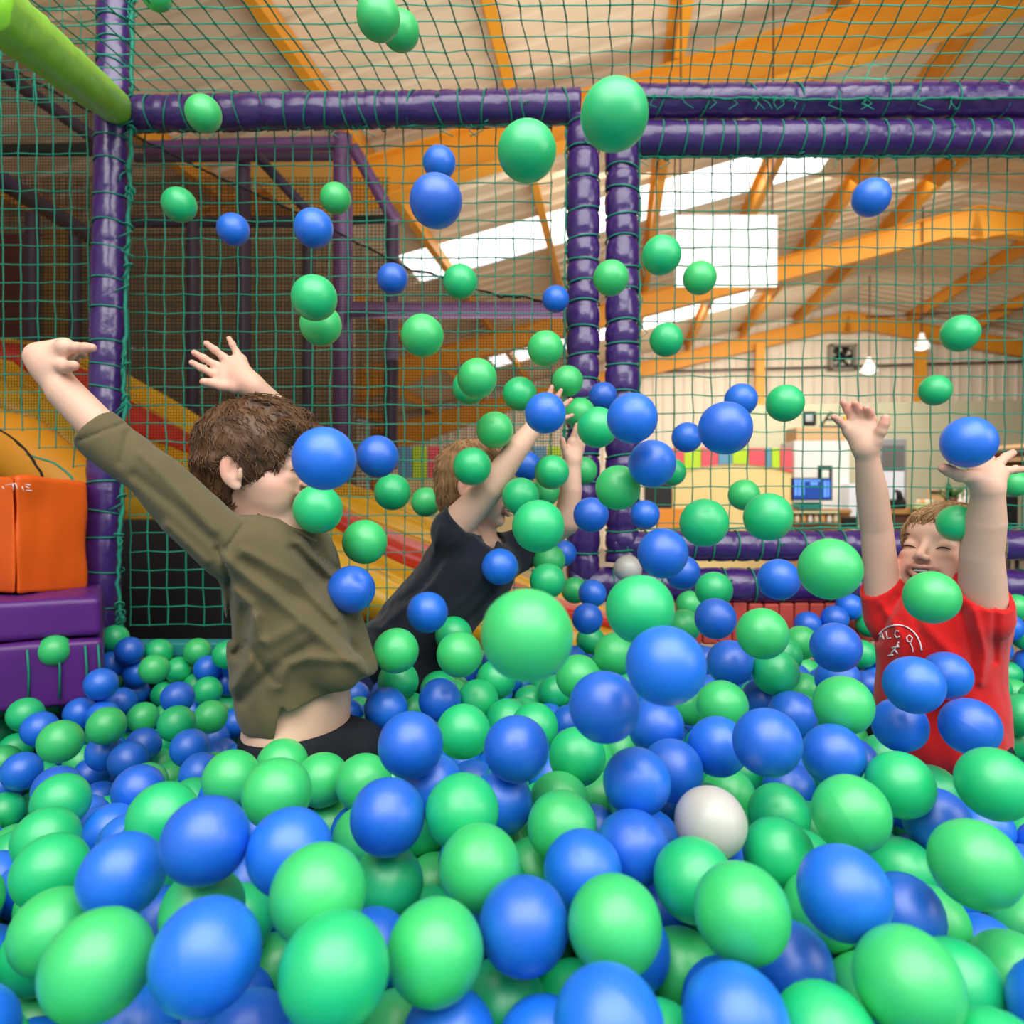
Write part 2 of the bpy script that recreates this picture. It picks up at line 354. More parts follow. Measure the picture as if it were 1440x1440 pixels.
solid('shelf', None, None, 1116, 719, 1180, 722, 8.6, .14, mat('pale_green_shelf', (.62, .66, .38), .5), sh); solid('base', None, None, 1116, 736, 1180, 739, 8.6, .14, 'darkwood', sh)
jm = [mat('jar_a', (.75, .62, .4), .3), mat('jar_b', (.8, .35, .1), .3), mat('jar_c', (.85, .8, .7), .3)]
for k in range(7):
    c = P(1121 + k * 9, 735, 8.66); j = MB(); j.lathe([(.001, 0), (.028, 0), (.03, .02), (.03, .075), (.02, .09), (.02, .1), (.001, .1)], c, n=10)
    o = j.build('sweet_jar', jm[k % 3]); tag(o, ['first', 'second', 'third', 'fourth', 'fifth', 'sixth', 'seventh'][k] + ' small jar from the left in the rack on the counter', 'jar', 'sweet jars on the counter')
tp = solid('till_printer', 'small dark machine with a teal tray under the wall screen', 'till', 1124, 706, 1156, 716, 8.7, .2, mat('teal_tray', (.05, .35, .36)))
solid('paper_notice', 'small white notice on the khaki wall left of the white cabinet', 'notice', 1102, 615, 1114, 624, 10.2, .01, 'white', bevel=0)
solid('speaker_box', 'small black speaker on the counter left of the raised arm', 'speaker', 1190, 727, 1207, 742, 8.5, .15, 'black')
# tall grey fridge, machine, brown counter on the right
fr_ = thing('display_fridge', P(1255, 725, 10), 'tall grey-topped display fridge with white lower door behind the raised arm', 'fridge')
solid('cabinet', None, None, 1238, 617, 1275, 740, 10.2, .6, 'steel', fr_); solid('upper_door', None, None, 1242, 626, 1272, 660, 10.17, .04, mat('dark_grey_glass', (.16, .15, .14), .2), fr_)
solid('lower_door', None, None, 1242, 663, 1272, 722, 10.17, .04, mat('bluish_white', (.8, .84, .95), .4), fr_)
solid('white_stack', 'stack of white cups and papers beside the fridge', 'stack', 1194, 680, 1212, 726, 9.4, .2, mat('cool_white', (.82, .86, .92)))
dc = thing('dark_counter', Vector((P(1290, 760, 9).x, P(1290, 760, 9).y, 0)), 'dark brown panelled counter behind the smiling child', 'counter')
solid('front', None, None, 1236, 722, 1372, 850, 9.2, .5, 'darkwood', dc); solid('counter_top', None, None, 1234, 716, 1374, 723, 9.15, .6, 'wood', dc)
kt = thing('coffee_machine', P(1263, 716, 9.1), 'black spouted coffee machine on the dark counter', 'coffee machine')
solid('body', None, None, 1256, 702, 1276, 716, 9.2, .2, 'black', kt, bevel=.03)
mb = MB(); mb.tube([P(1266, 704, 9.1), P(1264, 692, 9.1), P(1259, 690, 9.1)], [.05, .035, .02], 8); mb.build('spout', M['black'], kt)
bk = thing('food_basket', P(1297, 716, 9.0), 'pale green tray of snacks on the dark counter', 'tray')
solid('tray', None, None, 1288, 708, 1312, 716, 9.0, .2, mat('pale_lime', (.62, .68, .3)), bk)
for k in range(4):
    mb = MB(); mb.lathe([(.001, 0), (.03, .01), (.033, .035), (.02, .06), (.001, .065)], P(1291 + 6 * k, 709, 9.05), n=8); mb.build('snack', jm[k % 3], bk)
pc_ = thing('framed_sign', P(1318, 704, 9.8), 'small wooden framed box sign on the shelf behind the counter', 'sign')
solid('frame', None, None, 1306, 688, 1328, 705, 9.9, .05, 'cardboard', pc_); solid('panel', None, None, 1309, 690, 1325, 694, 9.88, .02, 'dark_steel', pc_)
pp = thing('potted_plant', P(1338, 716, 9.2), 'leafy green potted plant on the counter left of the thick raised arm', 'plant')
mb = MB(); mb.lathe([(.001, 0), (.07, 0), (.09, .14), (.075, .14), (.001, .12)], P(1338, 714, 9.3), n=14); mb.build('pot', M['darkwood'], pp)
rl = random.Random(5)
for k in range(26):
    a = rl.uniform(0, 2 * PI); e = rl.uniform(.3, 1.3); L = rl.uniform(.15, .34); b = P(1338, 705, 9.3)
    dr = Vector((math.cos(a) * math.cos(e), math.sin(a) * math.cos(e), math.sin(e))); s = dr.cross(Vector((0, 0, 1))).normalized() * .035
    t = b + dr * L; mid = b + dr * L * .55 + Vector((0, 0, .02)); mb = MB(); nn = s.cross(dr).normalized() * .004
    mb.add([b, mid - s, t, mid + s, mid + nn], [(0, 1, 4), (1, 2, 4), (2, 3, 4), (3, 0, 4), (0, 3, 2, 1)]); mb.build('leaf', M['leaf'], pp)
for k, (px, h) in enumerate(((1350, .20), (1358, .26), (1366, .18))):
    mb = MB(); r = .03; mb.lathe([(.001, 0), (r, 0), (r, h * .6), (r * .35, h * .75), (r * .35, h), (.001, h)], P(px, 716, 9.0), n=10)
    o = mb.build('sauce_bottle', jm[2] if k != 1 else M['white']); tag(o, ['short cream bottle left of the tall white one by the plant', 'tall white bottle, middle of three beside the plant', 'short cream bottle nearest the thick raised arm'][k], 'bottle', 'bottles beside the plant')
# far right: round canopy edge, stool
cn = thing('round_canopy', P(1450, 640, 9.5), 'brown rimmed round canopy at the right edge behind the upturned hand', 'canopy')
mb = MB(); c = P(1500, 642, 9.8)
mb.lathe([(1.25, -.10), (1.27, .0), (1.2, .10), (.9, .16), (.001, .2)], c, n=40); mb.build('canopy_roof', M['cardboard'], cn)
mb = MB(); mb.ring(c + Vector((0, 0, .02)), (0, 0, 1), 1.26, .06, 40, 8); mb.build('rim', M['darkwood'], cn)
mb = MB(); mb.tube([Vector((c.x, c.y, 0)), c], .06, 10); mb.build('mast', M['darkwood'], cn)
st = thing('bar_chair', Vector((P(1425, 760, 6).x, P(1425, 760, 6).y, 0)), 'black high-backed chair at the right edge above the purple rail', 'chair')
b0 = P(1425, 700, 6)
for dx, dy in ((-.16, -.16), (.16, -.16), (-.16, .16), (.16, .16)):
    mb = MB(); mb.tube([Vector((b0.x + dx, b0.y + dy, 0)), Vector((b0.x + dx * .9, b0.y + dy * .9, .82))], .018, 8); mb.build('leg', M['black'], st)
mb = MB(); mb.box(Vector((b0.x, b0.y, .84)), .38, .38, .06); mb.build('seat', M['black'], st, smooth=False, bevel=.02)
mb = MB(); mb.box(Vector((b0.x, b0.y + .18, 1.10)), .34, .04, .30); mb.build('backrest', M['black'], st, smooth=False, bevel=.02)
# ================================================================ PLAY FRAME AND NETS
def padded(name, label, a, b, r, m='purple', wrap=.055, lash='cord', cat='padded post', bulge=.06, rseed=0, twist=.15, lr=.0026, group=None):
    """foam-padded pole: skin bulging between the cord lashings, each lashing slanted a little"""
    a, b = Vector(a), Vector(b); t = (b - a); L = t.length; t.normalize()
    x = t.cross(Vector((0, 0, 1)) if abs(t.z) < .9 else Vector((1, 0, 0))).normalized(); y = t.cross(x)
    rd = random.Random(rseed); root = thing(name, a, label, cat, group)
    wr = []; s = wrap * .5
    while s < L - .01: wr.append(s); s += wrap * rd.uniform(.75, 1.3)
    wr = wr or [L / 2]
    n = max(20, int(L / .011)); K = 22; v = []; f = []
    W = np.array(wr)
    for i in range(n + 1):
        s = L * i / n; p = a + t * s; dd = abs(W - s).min() if lash else .03
        pin = 1 - bulge * math.exp(-(dd / .009) ** 2) + bulge * .35 * min(1, dd / .03)
        for k in range(K):
            q = 2 * PI * k / K; e = noise.noise(Vector((s * 14 + rseed * 7.3, math.cos(q) * 1.6, math.sin(q) * 1.6)))
            cr = noise.noise(Vector((s * 42 + rseed, math.cos(q) * 3.5 + 9, math.sin(q) * 3.5)))
            rr = r * (pin + .05 * e + .035 * cr + .02 * noise.noise(Vector((s * 110 + rseed, q * 2.0, 3))))
            # the zip seam down the padding
            if k == (rseed * 5) % K: rr -= r * .035
            v.append(p + (x * math.cos(q) + y * math.sin(q)) * rr)
    for i in range(n):
        for k in range(K): f.append((i * K + k, i * K + (k + 1) % K, (i + 1) * K + (k + 1) % K, (i + 1) * K + k))
    f += [tuple(range(K - 1, -1, -1)), tuple(range(n * K, n * K + K))]
    from_data('padding', v, f, M[m] if isinstance(m, str) else m, root)
    if lash:
        for s in wr:
            mb = MB(); tw = rd.uniform(-twist, twist); axis = (t + x * tw + y * rd.uniform(-twist, twist)).normalized()
            mb.ring(a + t * s, axis, r * 1.005, lr, 20, 5)
            if rd.random() < .35:
                q = rd.uniform(0, 2 * PI); c = a + t * s + (x * math.cos(q) + y * math.sin(q)) * r * 1.02
                mb.ring(c + t * .004, (x * math.cos(q + 1) + y * math.sin(q + 1) + t * .4), .006, .002, 8, 4)
            mb.build('lashing', M[lash], root)
    return root
def net(name, label, O, U, V, nu, nv, r, m, jit=.05, keep=None, knot=2.1, sag=0, seed=1, cat='net', group=None, knots=True):
    """knotted cord net: every strand and knot modelled; O origin, U and V one cell each"""
    rd = random.Random(seed); O, U, V = Vector(O), Vector(U), Vector(V); N = U.cross(V).normalized(); c = U.length
    g = {}
    for i in range(nu + 1):
        for j in range(nv + 1):
            if keep and not keep(i, j): continue
            g[i, j] = O + U * (i + rd.uniform(-jit, jit)) + V * (j + rd.uniform(-jit, jit)) + N * (rd.uniform(-jit, jit) * c * .8 + sag * math.sin(PI * i / nu) * math.sin(PI * j / nv))
    mb = MB(); vv = []; ff = []
    for (i, j), p in g.items():
        for q in ((i + 1, j), (i, j + 1)):
            if q in g:
                b = g[q]; t = (b - p).normalized(); x = t.cross(N).normalized(); k = len(vv)
                w_ = rd.uniform(.85, 1.2) * r
                for e in (p, b):
                    for a_ in (0, 2.094, 4.189): vv.append(e + (x * math.cos(a_) + N * math.sin(a_)) * w_)
                ff += [(k, k + 1, k + 4, k + 3), (k + 1, k + 2, k + 5, k + 4), (k + 2, k, k + 3, k + 5)]
        if knots:
            k = len(vv); R_ = r * knot
            for d_ in (U.normalized(), -U.normalized(), V.normalized(), -V.normalized(), N, -N): vv.append(p + d_ * R_ * rd.uniform(.8, 1.2))
            for a_, b_, c_ in ((0, 2, 4), (2, 1, 4), (1, 3, 4), (3, 0, 4), (2, 0, 5), (1, 2, 5), (3, 1, 5), (0, 3, 5)): ff.append((k + a_, k + b_, k + c_))
    o = from_data(name, vv, ff, M[m]); return tag(o, label, cat, group)
def long_net(name, label, pts_u, cell, r, m, a_fn, b_fn, c_fn, e_fn, nu, nv, cat='net'):
    mb = MB()
    for i in range(nu + 1): mb.tube([a_fn(i), b_fn(i)], r, 3, cap=False)
    for j in range(nv + 1): mb.tube([c_fn(j), e_fn(j)], r, 3, cap=False)
    o = mb.build(name, M[m]); return tag(o, label, cat)

D = 2.03
padded('padded_post', 'purple padded corner post lashed with teal cord at the left', P(143, 905, D), P(166, -130, D), .049, rseed=1, wrap=.085)
padded('padded_post', 'left one of the twin purple padded posts in the middle', P(820, 835, D), P(820, 168, D), .048, rseed=2, wrap=.07, bulge=.13)
padded('padded_post', 'right one of the twin purple padded posts in the middle', P(875, 790, D), P(875, 200, D), .049, rseed=3, wrap=.07, bulge=.13)
padded('padded_beam', 'long purple padded top beam from the corner post to the twin posts', P(178, 161, D), P(815, 150, D), .05, rseed=4, wrap=.058, cat='padded beam', twist=.3)
padded('padded_beam', 'upper purple padded beam right of the twin posts', P(845, 144, D), P(1660, 141, D), .05, rseed=5, wrap=.11, cat='padded beam', twist=.4)
padded('padded_beam', 'lower purple padded beam right of the twin posts, top of the net opening', P(880, 196, D), P(1660, 194, D), .05, rseed=6, wrap=.058, cat='padded beam', bulge=.02)
padded('padded_rail', 'upper purple padded rail low behind the red-shirted child', P(860, 768, D), P(1660, 766, D), .045, rseed=7, wrap=.07, cat='padded rail')
padded('padded_rail', 'lower purple padded rail just above the red foam blocks', P(800, 822, D), P(1660, 826, D), .052, rseed=8, wrap=.10, cat='padded rail')
padded('padded_bar', 'thick lime green padded bar slanting in from the top left corner', P(-36, -8, 1.04), P(160, 148, 1.98), .048, m='green_foam', lash=None, rseed=9, cat='padded bar')
# stitched folds around the green bar stay in its padding; purple collar ends
# ---- teal safety nets
c_ = .0562
keepL = lambda i, j: True
net('safety_net', 'teal knotted net between the corner post and the twin posts', P(178, 180, D + .05), (c_, 0, 0), (0, 0, -c_), 23, 27, .0023, 'cord', seed=2)
net('safety_net', 'teal knotted net right of the twin posts', P(898, 218, D + .05), (c_, 0, 0), (0, 0, -c_), 28, 22, .0022, 'cord', seed=3)
net('safety_net', 'teal knotted net left of the corner post, its scalloped end above the orange block', P(-72, 60, D + .05), (.0525, 0, 0), (0, 0, -.056), 8, 23, .0021, 'cord', seed=4,
    keep=lambda i, j: j <= 21 + (1 if i > 4 else 0) + (1 if i > 6 else 0))
dr = Vector((math.sin(.17), math.cos(.17), 0)) * -c_
net('ceiling_net', 'teal knotted net stretched flat overhead from the top beams', P(170, 128, D) + Vector((0, 0, .0)), (c_, 0, 0), dr, 55, 24, .0022, 'cord', seed=6, jit=.06, sag=-.02)
# side net from green bar upward at the far left
net('side_net', 'teal knotted net above the lime bar in the top left corner', P(-90, -60, 2.4), (.056, 0, 0), (0, 0, -.056), 10, 9, .0022, 'cord', seed=8, jit=.12)
# edge ropes (thick, frayed wrap) of the nets
def rope(name, label, pts, r, m='cord', seed=0, knots=0):
    rd = random.Random(seed); mb = MB(); pp = []
    for a, b in zip(pts[:-1], pts[1:]):
        a, b = Vector(a), Vector(b); n = max(2, int((b - a).length / .02))
        for k in range(n): pp.append(a.lerp(b, k / n) + Vector((rd.uniform(-1, 1), rd.uniform(-1, 1), rd.uniform(-1, 1))) * r * .7)
    pp.append(Vector(pts[-1])); mb.tube(pp, [r * rd.uniform(.8, 1.25) for _ in pp], 6)
    for k in range(knots):
        c = rd.choice(pp); mb.ring(c, (rd.uniform(-1, 1), rd.uniform(-1, 1), rd.uniform(-1, 1)), r * 2.2, r * .55, 10, 5)
        mb.tube([c, c + Vector((rd.uniform(-.02, .02), -.01, -.02)), c + Vector((rd.uniform(-.03, .03), -.015, -.04))], r * .45, 4)
    o = mb.build(name, M[m]); return tag(o, label, 'rope')
rope('edge_rope', 'frayed teal edge rope running down beside the corner post', [P(186, -40, D - .02), P(184, 200, D - .02), P(176, 500, D - .03), P(172, 700, D - .03), P(166, 830, D - .04), P(174, 905, D - .04)], .0055, knots=26, seed=3)
rope('edge_rope', 'thin teal edge rope down the left side of the twin posts', [P(796, 180, D - .01), P(794, 480, D - .01), P(795, 700, D - .01), P(800, 800, D - .01)], .003, knots=14, seed=4)
rope('edge_rope', 'thin teal edge rope down the right side of the twin posts', [P(899, 200, D - .01), P(900, 480, D - .01), P(899, 745, D - .01)], .003, knots=10, seed=5)
rope('edge_rope', 'teal edge rope tied along the top of the upper right beam', [P(880, 136, D - .05), P(1150, 140, D - .052), P(1660, 136, D - .05)], .003, knots=26, seed=6)
rope('edge_rope', 'teal rope lashed along the underside of the long top beam', [P(180, 183, D), P(480, 178, D), P(800, 174, D)], .0035, knots=16, seed=7)
rope('edge_rope', 'teal rope along the underside of the lower right beam', [P(900, 221, D), P(1200, 220, D), P(1660, 219, D)], .0035, knots=12, seed=8)
rope('edge_rope', 'teal edge rope along the top of the upper low rail', [P(900, 744, D), P(1200, 742, D), P(1660, 742, D)], .003, knots=8, seed=9)
rope('loose_tie', 'loose dark cord tie hanging over the orange foam block', [P(0, 605, 1.98), P(20, 618, 1.98), P(42, 640, 1.96), P(60, 672, 1.94)], .0035, m='cord_dark', seed=10)
rope('edge_rope', 'teal edge rope sagging from the corner post above the orange block', [P(38, 640, 1.99), P(75, 650, 1.99), P(98, 668, 1.98), P(118, 690, 1.97)], .003, seed=11)

# ---- pit edging
o = solid('pit_edge_pad', 'low teal edging strip at the foot of the net behind the olive-shirted child', 'edging', 168, 904, 345, 925, 1.99, .06, 'teal_pad')
o = solid('void_shade', 'added black shade curtain behind the net below the slide', 'sheet', 168, 730, 345, 925, 2.5, .03, 'black')  # black sheet standing in for the dark void under the slide
mb = MB()
for k in range(36):
    px = 902 + k * 21.6; a, b = P(px, 848, 2.0), P(px + 20.4, 905, 2.0); q = random.Random(k).uniform(-.008, .008)
    b_ = MB(); b_.box(Vector(((a.x + b.x) / 2, a.y + .04 + q, (a.z + b.z) / 2 + q * .5)), b.x - a.x, .08, a.z - b.z)
    if k == 0: blk = thing('foam_block_row', P(1200, 905, 2.0), 'row of brick red foam blocks below the lowest purple rail', 'foam blocks')
    b_.build('foam_block', M['red_block'], blk, smooth=False, bevel=.006)
mb = MB(); pf0 = .40
mb.box((.1, .95, pf0), 4.6, 2.35, .04); o = mb.build('pit_floor', M['navy'], smooth=False); o['kind'] = 'structure'
for nm, c, sx, sy in (('trim_7', (.1, 2.12, .58), 4.6, .05), ('trim_8', (-2.2, .95, .6), .05, 2.35), ('trim_9', (2.4, .95, .6), .05, 2.35)):
    mb = MB(); mb.box((c[0], c[1], .55), sx, sy, .30); o = mb.build(nm, M['navy'], smooth=False); o['kind'] = 'structure'

# ---- purple step pads and orange block at the left
def pad_box(name, corners_top, h, m, parent=None, bev=.02, sub=True, wr=.004, seed=0):
    """upholstered slab: corners (4, counterclockwise) of the top face, height h, softened and wrinkled"""
    n = 14; v = []; f = []; A, B, C_, E = [Vector(c) for c in corners_top]; lay = [0, .12, .35, .65, .88, 1]
    def pt(s, t_): return A.lerp(B, s).lerp(E.lerp(C_, s), t_)
    bm = bmesh.new()
    q = [A, B, C_, E]; vs = [bm.verts.new(c) for c in q] + [bm.verts.new(c - Vector((0, 0, h))) for c in q]
    for fc in ((0, 1, 2, 3), (7, 6, 5, 4), (0, 4, 5, 1), (1, 5, 6, 2), (2, 6, 7, 3), (3, 7, 4, 0)): bm.faces.new([vs[i] for i in fc])
    bmesh.ops.recalc_face_normals(bm, faces=bm.faces)
    bmesh.ops.bevel(bm, geom=list(bm.edges), offset=bev, segments=3, affect='EDGES', profile=.6)
    bmesh.ops.subdivide_edges(bm, edges=[e for e in bm.edges if e.calc_length() > .05], cuts=9, use_grid_fill=True)
    bmesh.ops.subdivide_edges(bm, edges=[e for e in bm.edges if e.calc_length() > .05], cuts=3, use_grid_fill=True)
    bm.normal_update()
    for vv in bm.verts:
        e = noise.noise(vv.co * 9 + Vector((seed, 0, 0))) + .6 * noise.noise(vv.co * Vector((22, 22, 8)) + Vector((seed, 3, 0)))
        vv.co += vv.normal * e * wr
    V = [tuple(x.co) for x in bm.verts]; bm.verts.index_update(); F_ = [tuple(x.index for x in fc.verts) for fc in bm.faces]; bm.free()
    return from_data(name, V, F_, M[m], parent)
z1 = P(0, 828, 1.9).z
step = thing('padded_step', P(60, 920, 1.7), 'two-tier purple vinyl step at the left edge below the orange block', 'step')
def fl_(px, d, z):  # point on the sight column px at depth d and height z
    p = P(px, 720, d); return Vector((p.x, p.y, z))
zt = P(140, 838, 1.72).z
pad_box('upper_pad', [fl_(-190, 1.52, zt), fl_(142, 1.70, zt), fl_(146, 2.06, zt), fl_(-190, 2.06, zt)], .098, 'purple_pad', step, bev=.018, wr=.006)
pad_box('lower_pad', [fl_(-190, 1.50, zt - .102), fl_(143, 1.69, zt - .102), fl_(147, 2.06, zt - .102), fl_(-190, 2.06, zt - .102)], .16, 'purple_pad', step, bev=.015, wr=.006, seed=4)
for px in (36, 80, 118, 136):
    mb = MB(); d_ = 1.495 + (px + 190) / 333 * .19 - .004; mb.tube([fl_(px, d_, zt - .115), fl_(px + 2, d_, zt - .17), fl_(px + 1, d_, zt - .24)], .003, 5); mb.build('cord_stitch', M['cord'], step)
zo = P(0, 672, 1.9).z
ob = thing('orange_foam_block', fl_(60, 1.9, zt), 'big orange vinyl foam block standing on the purple step', 'foam block')
pad_box('vinyl_cover', [fl_(22, 1.72, zo), fl_(121, 1.90, zo - .01), fl_(122, 2.06, zo - .01), fl_(-20, 2.06, zo)], zo - zt - .002, 'orange_vinyl', ob, bev=.012, wr=.007, seed=7)
pad_box('side_panel', [fl_(-110, 1.80, zo), fl_(21, 1.715, zo), fl_(12, 2.06, zo), fl_(-110, 2.06, zo)], zo - zt - .002, 'orange_vinyl', ob, bev=.012, wr=.007, seed=9)
mb = MB()
for k, (x0, y0, x1, y1) in enumerate(((8, 682, 22, 680), (18, 680, 19, 689), (22, 680, 25, 688), (29, 680, 43, 682), (20, 689, 45, 690), (31, 684, 33, 690), (3, 684, 6, 688), (36, 684, 41, 686))):
    mb.tube([P(x0, y0, 1.705 + (x1 - 22) / 99 * .17 if x1 > 22 else 1.71), P(x1, y1, 1.705 + (x1 - 22) / 99 * .17 if x1 > 22 else 1.71)], .0012, 4)
mb.build('worn_white_lettering', M['white'], ob)
o = tag(from_data('orange_arch_pad', *(lambda: (lambda mb: (mb.v, mb.f))( (lambda m_: (m_.tube([P(-160, 640, 2.55), P(-60, 606, 2.55), P(30, 632, 2.55), P(100, 690, 2.55), P(128, 740, 2.55)], .13, 20), m_)[1])(MB())))(), mat('amber_vinyl', (.80, .33, .015), .45, .4, .2, 4)), 'rounded amber padded arch behind the orange block', 'padded arch')

# ---- slide: wavy two-lane fibreglass chute sweeping from upper left to lower right
sx_ = [-120, -40, 20, 60, 120, 180, 240, 290, 350, 450, 500, 560, 620, 700, 780, 860]
rows = {   # pixel heights of the lane edges along the chute
 'rim':   [455, 474, 482, 486, 500, 532, 565, 598, 628, 672, 688, 706, 745, 800, 835, 860],
 'redt':  [470, 482, 488, 494, 520, 562, 598, 632, 655, 700, 728, 752, 775, 815, 845, 868],
 'redb':  [482, 492, 505, 535, 572, 604, 626, 641, 672, 724, 756, 788, 812, 838, 862, 880],
 'lip':   [500, 515, 540, 560, 590, 622, 652, 672, 702, 762, 792, 822, 842, 862, 885, 900],
 'skirt': [560, 585, 610, 640, 690, 735, 760, 775, 790, 830, 860, 885, 900, 915, 930, 940]}
def interp(name, x): return float(np.interp(x, sx_, rows[name]))
sl = thing('wave_slide', P(350, 940, 3.0), 'big wavy yellow slide with a red stripe sweeping down behind the net', 'slide')
def strip(nm, ra, rb, da, db, m, bulge, n=90, k=8, seed=0):
    v = []; f = []
    for i in range(n + 1):
        x = -120 + 980 * i / n; ya, yb = interp(ra, x), interp(rb, x); dd = .35 * math.sin(x / 120.)
        for j in range(k + 1):
            t = j / k; y = ya + (yb - ya) * t; d = da + (db - da) * t - bulge * math.sin(PI * t) + dd * .3
            v.append(P(x, y, d) + Vector((0, 0, .004 * noise.noise(Vector((x / 25., t * 3, seed))))))
    for i in range(n):
        for j in range(k): a = i * (k + 1) + j; f.append((a, a + 1, a + k + 2, a + k + 1))
    o = from_data(nm, v, f, M[m], sl); s = o.modifiers.new('thickness', 'SOLIDIFY'); s.thickness = .02; s.offset = 1; return o
strip('far_lane', 'rim', 'redt', 3.75, 3.5, 'yellow_slide', -.10, seed=1)
strip('red_divider', 'redt', 'redb', 3.5, 3.34, 'red_slide', .07, seed=2)
strip('near_lane', 'redb', 'lip', 3.34, 3.14, 'yellow_slide', -.08, seed=3)
strip('side_skirt', 'lip', 'skirt', 3.14, 3.10, 'yellow_slide', .10, seed=4)
v = [];
for nm, row, dd, rr in (('outer_rim', 'rim', 3.76, .022), ('divider_edge', 'redt', 3.47, .018), ('near_rim', 'lip', 3.13, .02)):  # plain yellow tube along each lane edge
    mb = MB(); mb.tube([P(x, interp(row, x) + 1, dd + .105 * math.sin(x / 120.)) for x in range(-120, 861, 14)], rr, 8); mb.build(nm, M['yellow_slide'], sl)
o = tag(from_data('slide_underframe', *(lambda m_: (m_.v, m_.f))((lambda m_: ([m_.box(P(x, 900, 3.6), .25, .5, 1.0) for x in (-80, 160, 330, 520)], m_)[1])(MB())), M['brown_slide'], smooth=False), 'brown boxed supports under the wavy slide', 'slide support')

# ---- the taller play frame behind: plum posts, rails and dark fine nets
def pole(label, pts, d, wpx, m='purple_mid', cat='frame pole', d2=None):
    a = P(*pts[0], d); b = P(*pts[1], d2 or d); return padded('frame_pole', label, a, b, wpx / 2 * d / 960, m=m, lash=None, rseed=len(label) % 17, cat=cat)
pole('short dark plum post at far left, behind the raised forearm', ((45, 660), (45, 300)), 4.0, 18, 'purple_dull')
pole('dark plum post between the far left one and the corner post', ((105, 640), (105, 330)), 4.2, 16, 'purple_dull')
pole('thin dark plum post above the open hand', ((271, 640), (271, 312)), 4.2, 17, 'purple_dull')
pole('dark plum post behind the leftmost blue ball', ((342, 640), (342, 212)), 4.3, 19, 'purple_dull')
pole('dark plum post below the blue ball above the stacked green balls', ((433, 640), (433, 320)), 4.4, 15, 'purple_dull')
pole('tall plum frame post, thickest of the far posts', ((482, 650), (482, 192)), 3.7, 26)
pole('dark plum post under the bend of the sloping frame pole', ((549, 660), (552, 310)), 4.0, 18, 'purple_dull')
pole('high horizontal plum rail left of the tall frame post', ((205, 208), (482, 201)), 3.7, 19, cat='frame rail')
pole('lower dark line rail right under the high plum rail', ((190, 222), (470, 220)), 4.2, 12, 'purple_dull', cat='frame rail')
pole('sloping dark pole from the high rail to the blue ball', ((362, 220), (436, 300)), 3.9, 14, 'purple_dull')
pole('sloping plum pole right of the tall frame post', ((497, 208), (556, 312)), 3.6, 17)
pole('short dark horizontal rail between tall post and sloping pole', ((490, 310), (556, 308)), 4.2, 12, 'cord_dark', cat='frame rail')
pole('long horizontal plum rail ending at the twin posts', ((490, 437), (805, 436)), 3.6, 22, cat='frame rail')
pole('horizontal dark rail behind the leftmost blue ball', ((175, 313), (425, 312)), 4.4, 14, 'purple_dull', cat='frame rail')
pole('upper sloping dark pole at the far left edge', ((-40, 72), (145, 203)), 2.6, 20, 'purple_dull', d2=3.2)
pole('lower sloping dark pole at the far left edge', ((-40, 228), (140, 340)), 2.6, 26, 'purple_dull', d2=3.2)
pole('dark horizontal rail at the far left under the upper sloping pole', ((-40, 212), (140, 210)), 3.6, 16, 'cord_dark', cat='frame rail')
# sloping black cable that carries the fine mesh
cab = [(-140, 20), (60, 120), (180, 186), (300, 246), (430, 304), (500, 340), (562, 372), (580, 381), (606, 384), (640, 398), (705, 417), (735, 417), (768, 426), (800, 437)]
rope('net_cable', 'black sagging cable carrying the fine dark mesh behind the teal net', [P(x, y, 2.75) for x, y in cab], .0045, m='cord_dark', seed=12)
cx, cy = zip(*cab)
def cabley(x): return float(np.interp(x, cx, cy))
def cablex(y): return float(np.interp(y, cy, cx))
mb = MB(); s_ = 2.75 / 960
for k in range(0, 236):
    x = -140 + k * 4.0; mb.tube([P(x, cabley(x), 2.75), P(x, 700, 2.75)], .0013, 3, cap=False)
for k in range(0, 165):
    y = 40 + k * 4.0; mb.tube([P(-140, y, 2.752), P(min(cablex(y), 800), y, 2.752)], .0013, 3, cap=False)
tag(mb.build('fine_mesh', M['mesh_dark']), 'fine brown-black safety mesh hanging from the sagging cable', 'net')
mb = MB()
for k in range(0, 130):
    x = -140 + k * 5.3; y0 = 250; mb.tube([P(x, y0, 4.6), P(x, 760, 4.6)], .0032, 3, cap=False)
for k in range(0, 96):
    y = 250 + k * 5.3; mb.tube([P(-140, y, 4.6), P(548, y, 4.6)], .0032, 3, cap=False)
tag(mb.build('fine_mesh', M['mesh_dark']), 'second fine dark mesh further back between the plum posts', 'net')
# panels of the play frame seen dimly through the mesh
pb = thing('padded_barrier', P(200, 700, 4.9), 'dark red, ochre and orange padded panels seen dimly through the mesh', 'panels')
def panel(pts, d, m, dep=.05):
    q = [P(x, y, d) for x, y in pts]; n = len(q); bk = [t + Vector((0, dep, 0)) for t in q]
    return from_data('padded_panel', q + bk, [tuple(range(n)), tuple(range(2 * n - 1, n - 1, -1))] + [(i, i + n, (i + 1) % n + n, (i + 1) % n) for i in range(n)], M[m], pb, smooth=False)
panel([(-60, 330), (38, 330), (38, 700), (-60, 700)], 4.9, 'darkred')
panel([(62, 322), (98, 322), (98, 700), (62, 700)], 4.9, 'ochre')
panel([(352, 212), (476, 212), (476, 300), (420, 306), (352, 250)], 5.15, 'ochre')
bw = mat('brown_backdrop_boards', (.42, .30, .17), .8, .2, .4, 2, col2=(.26, .16, .08)); M['brown_back'] = bw
mb = MB(); k = 0
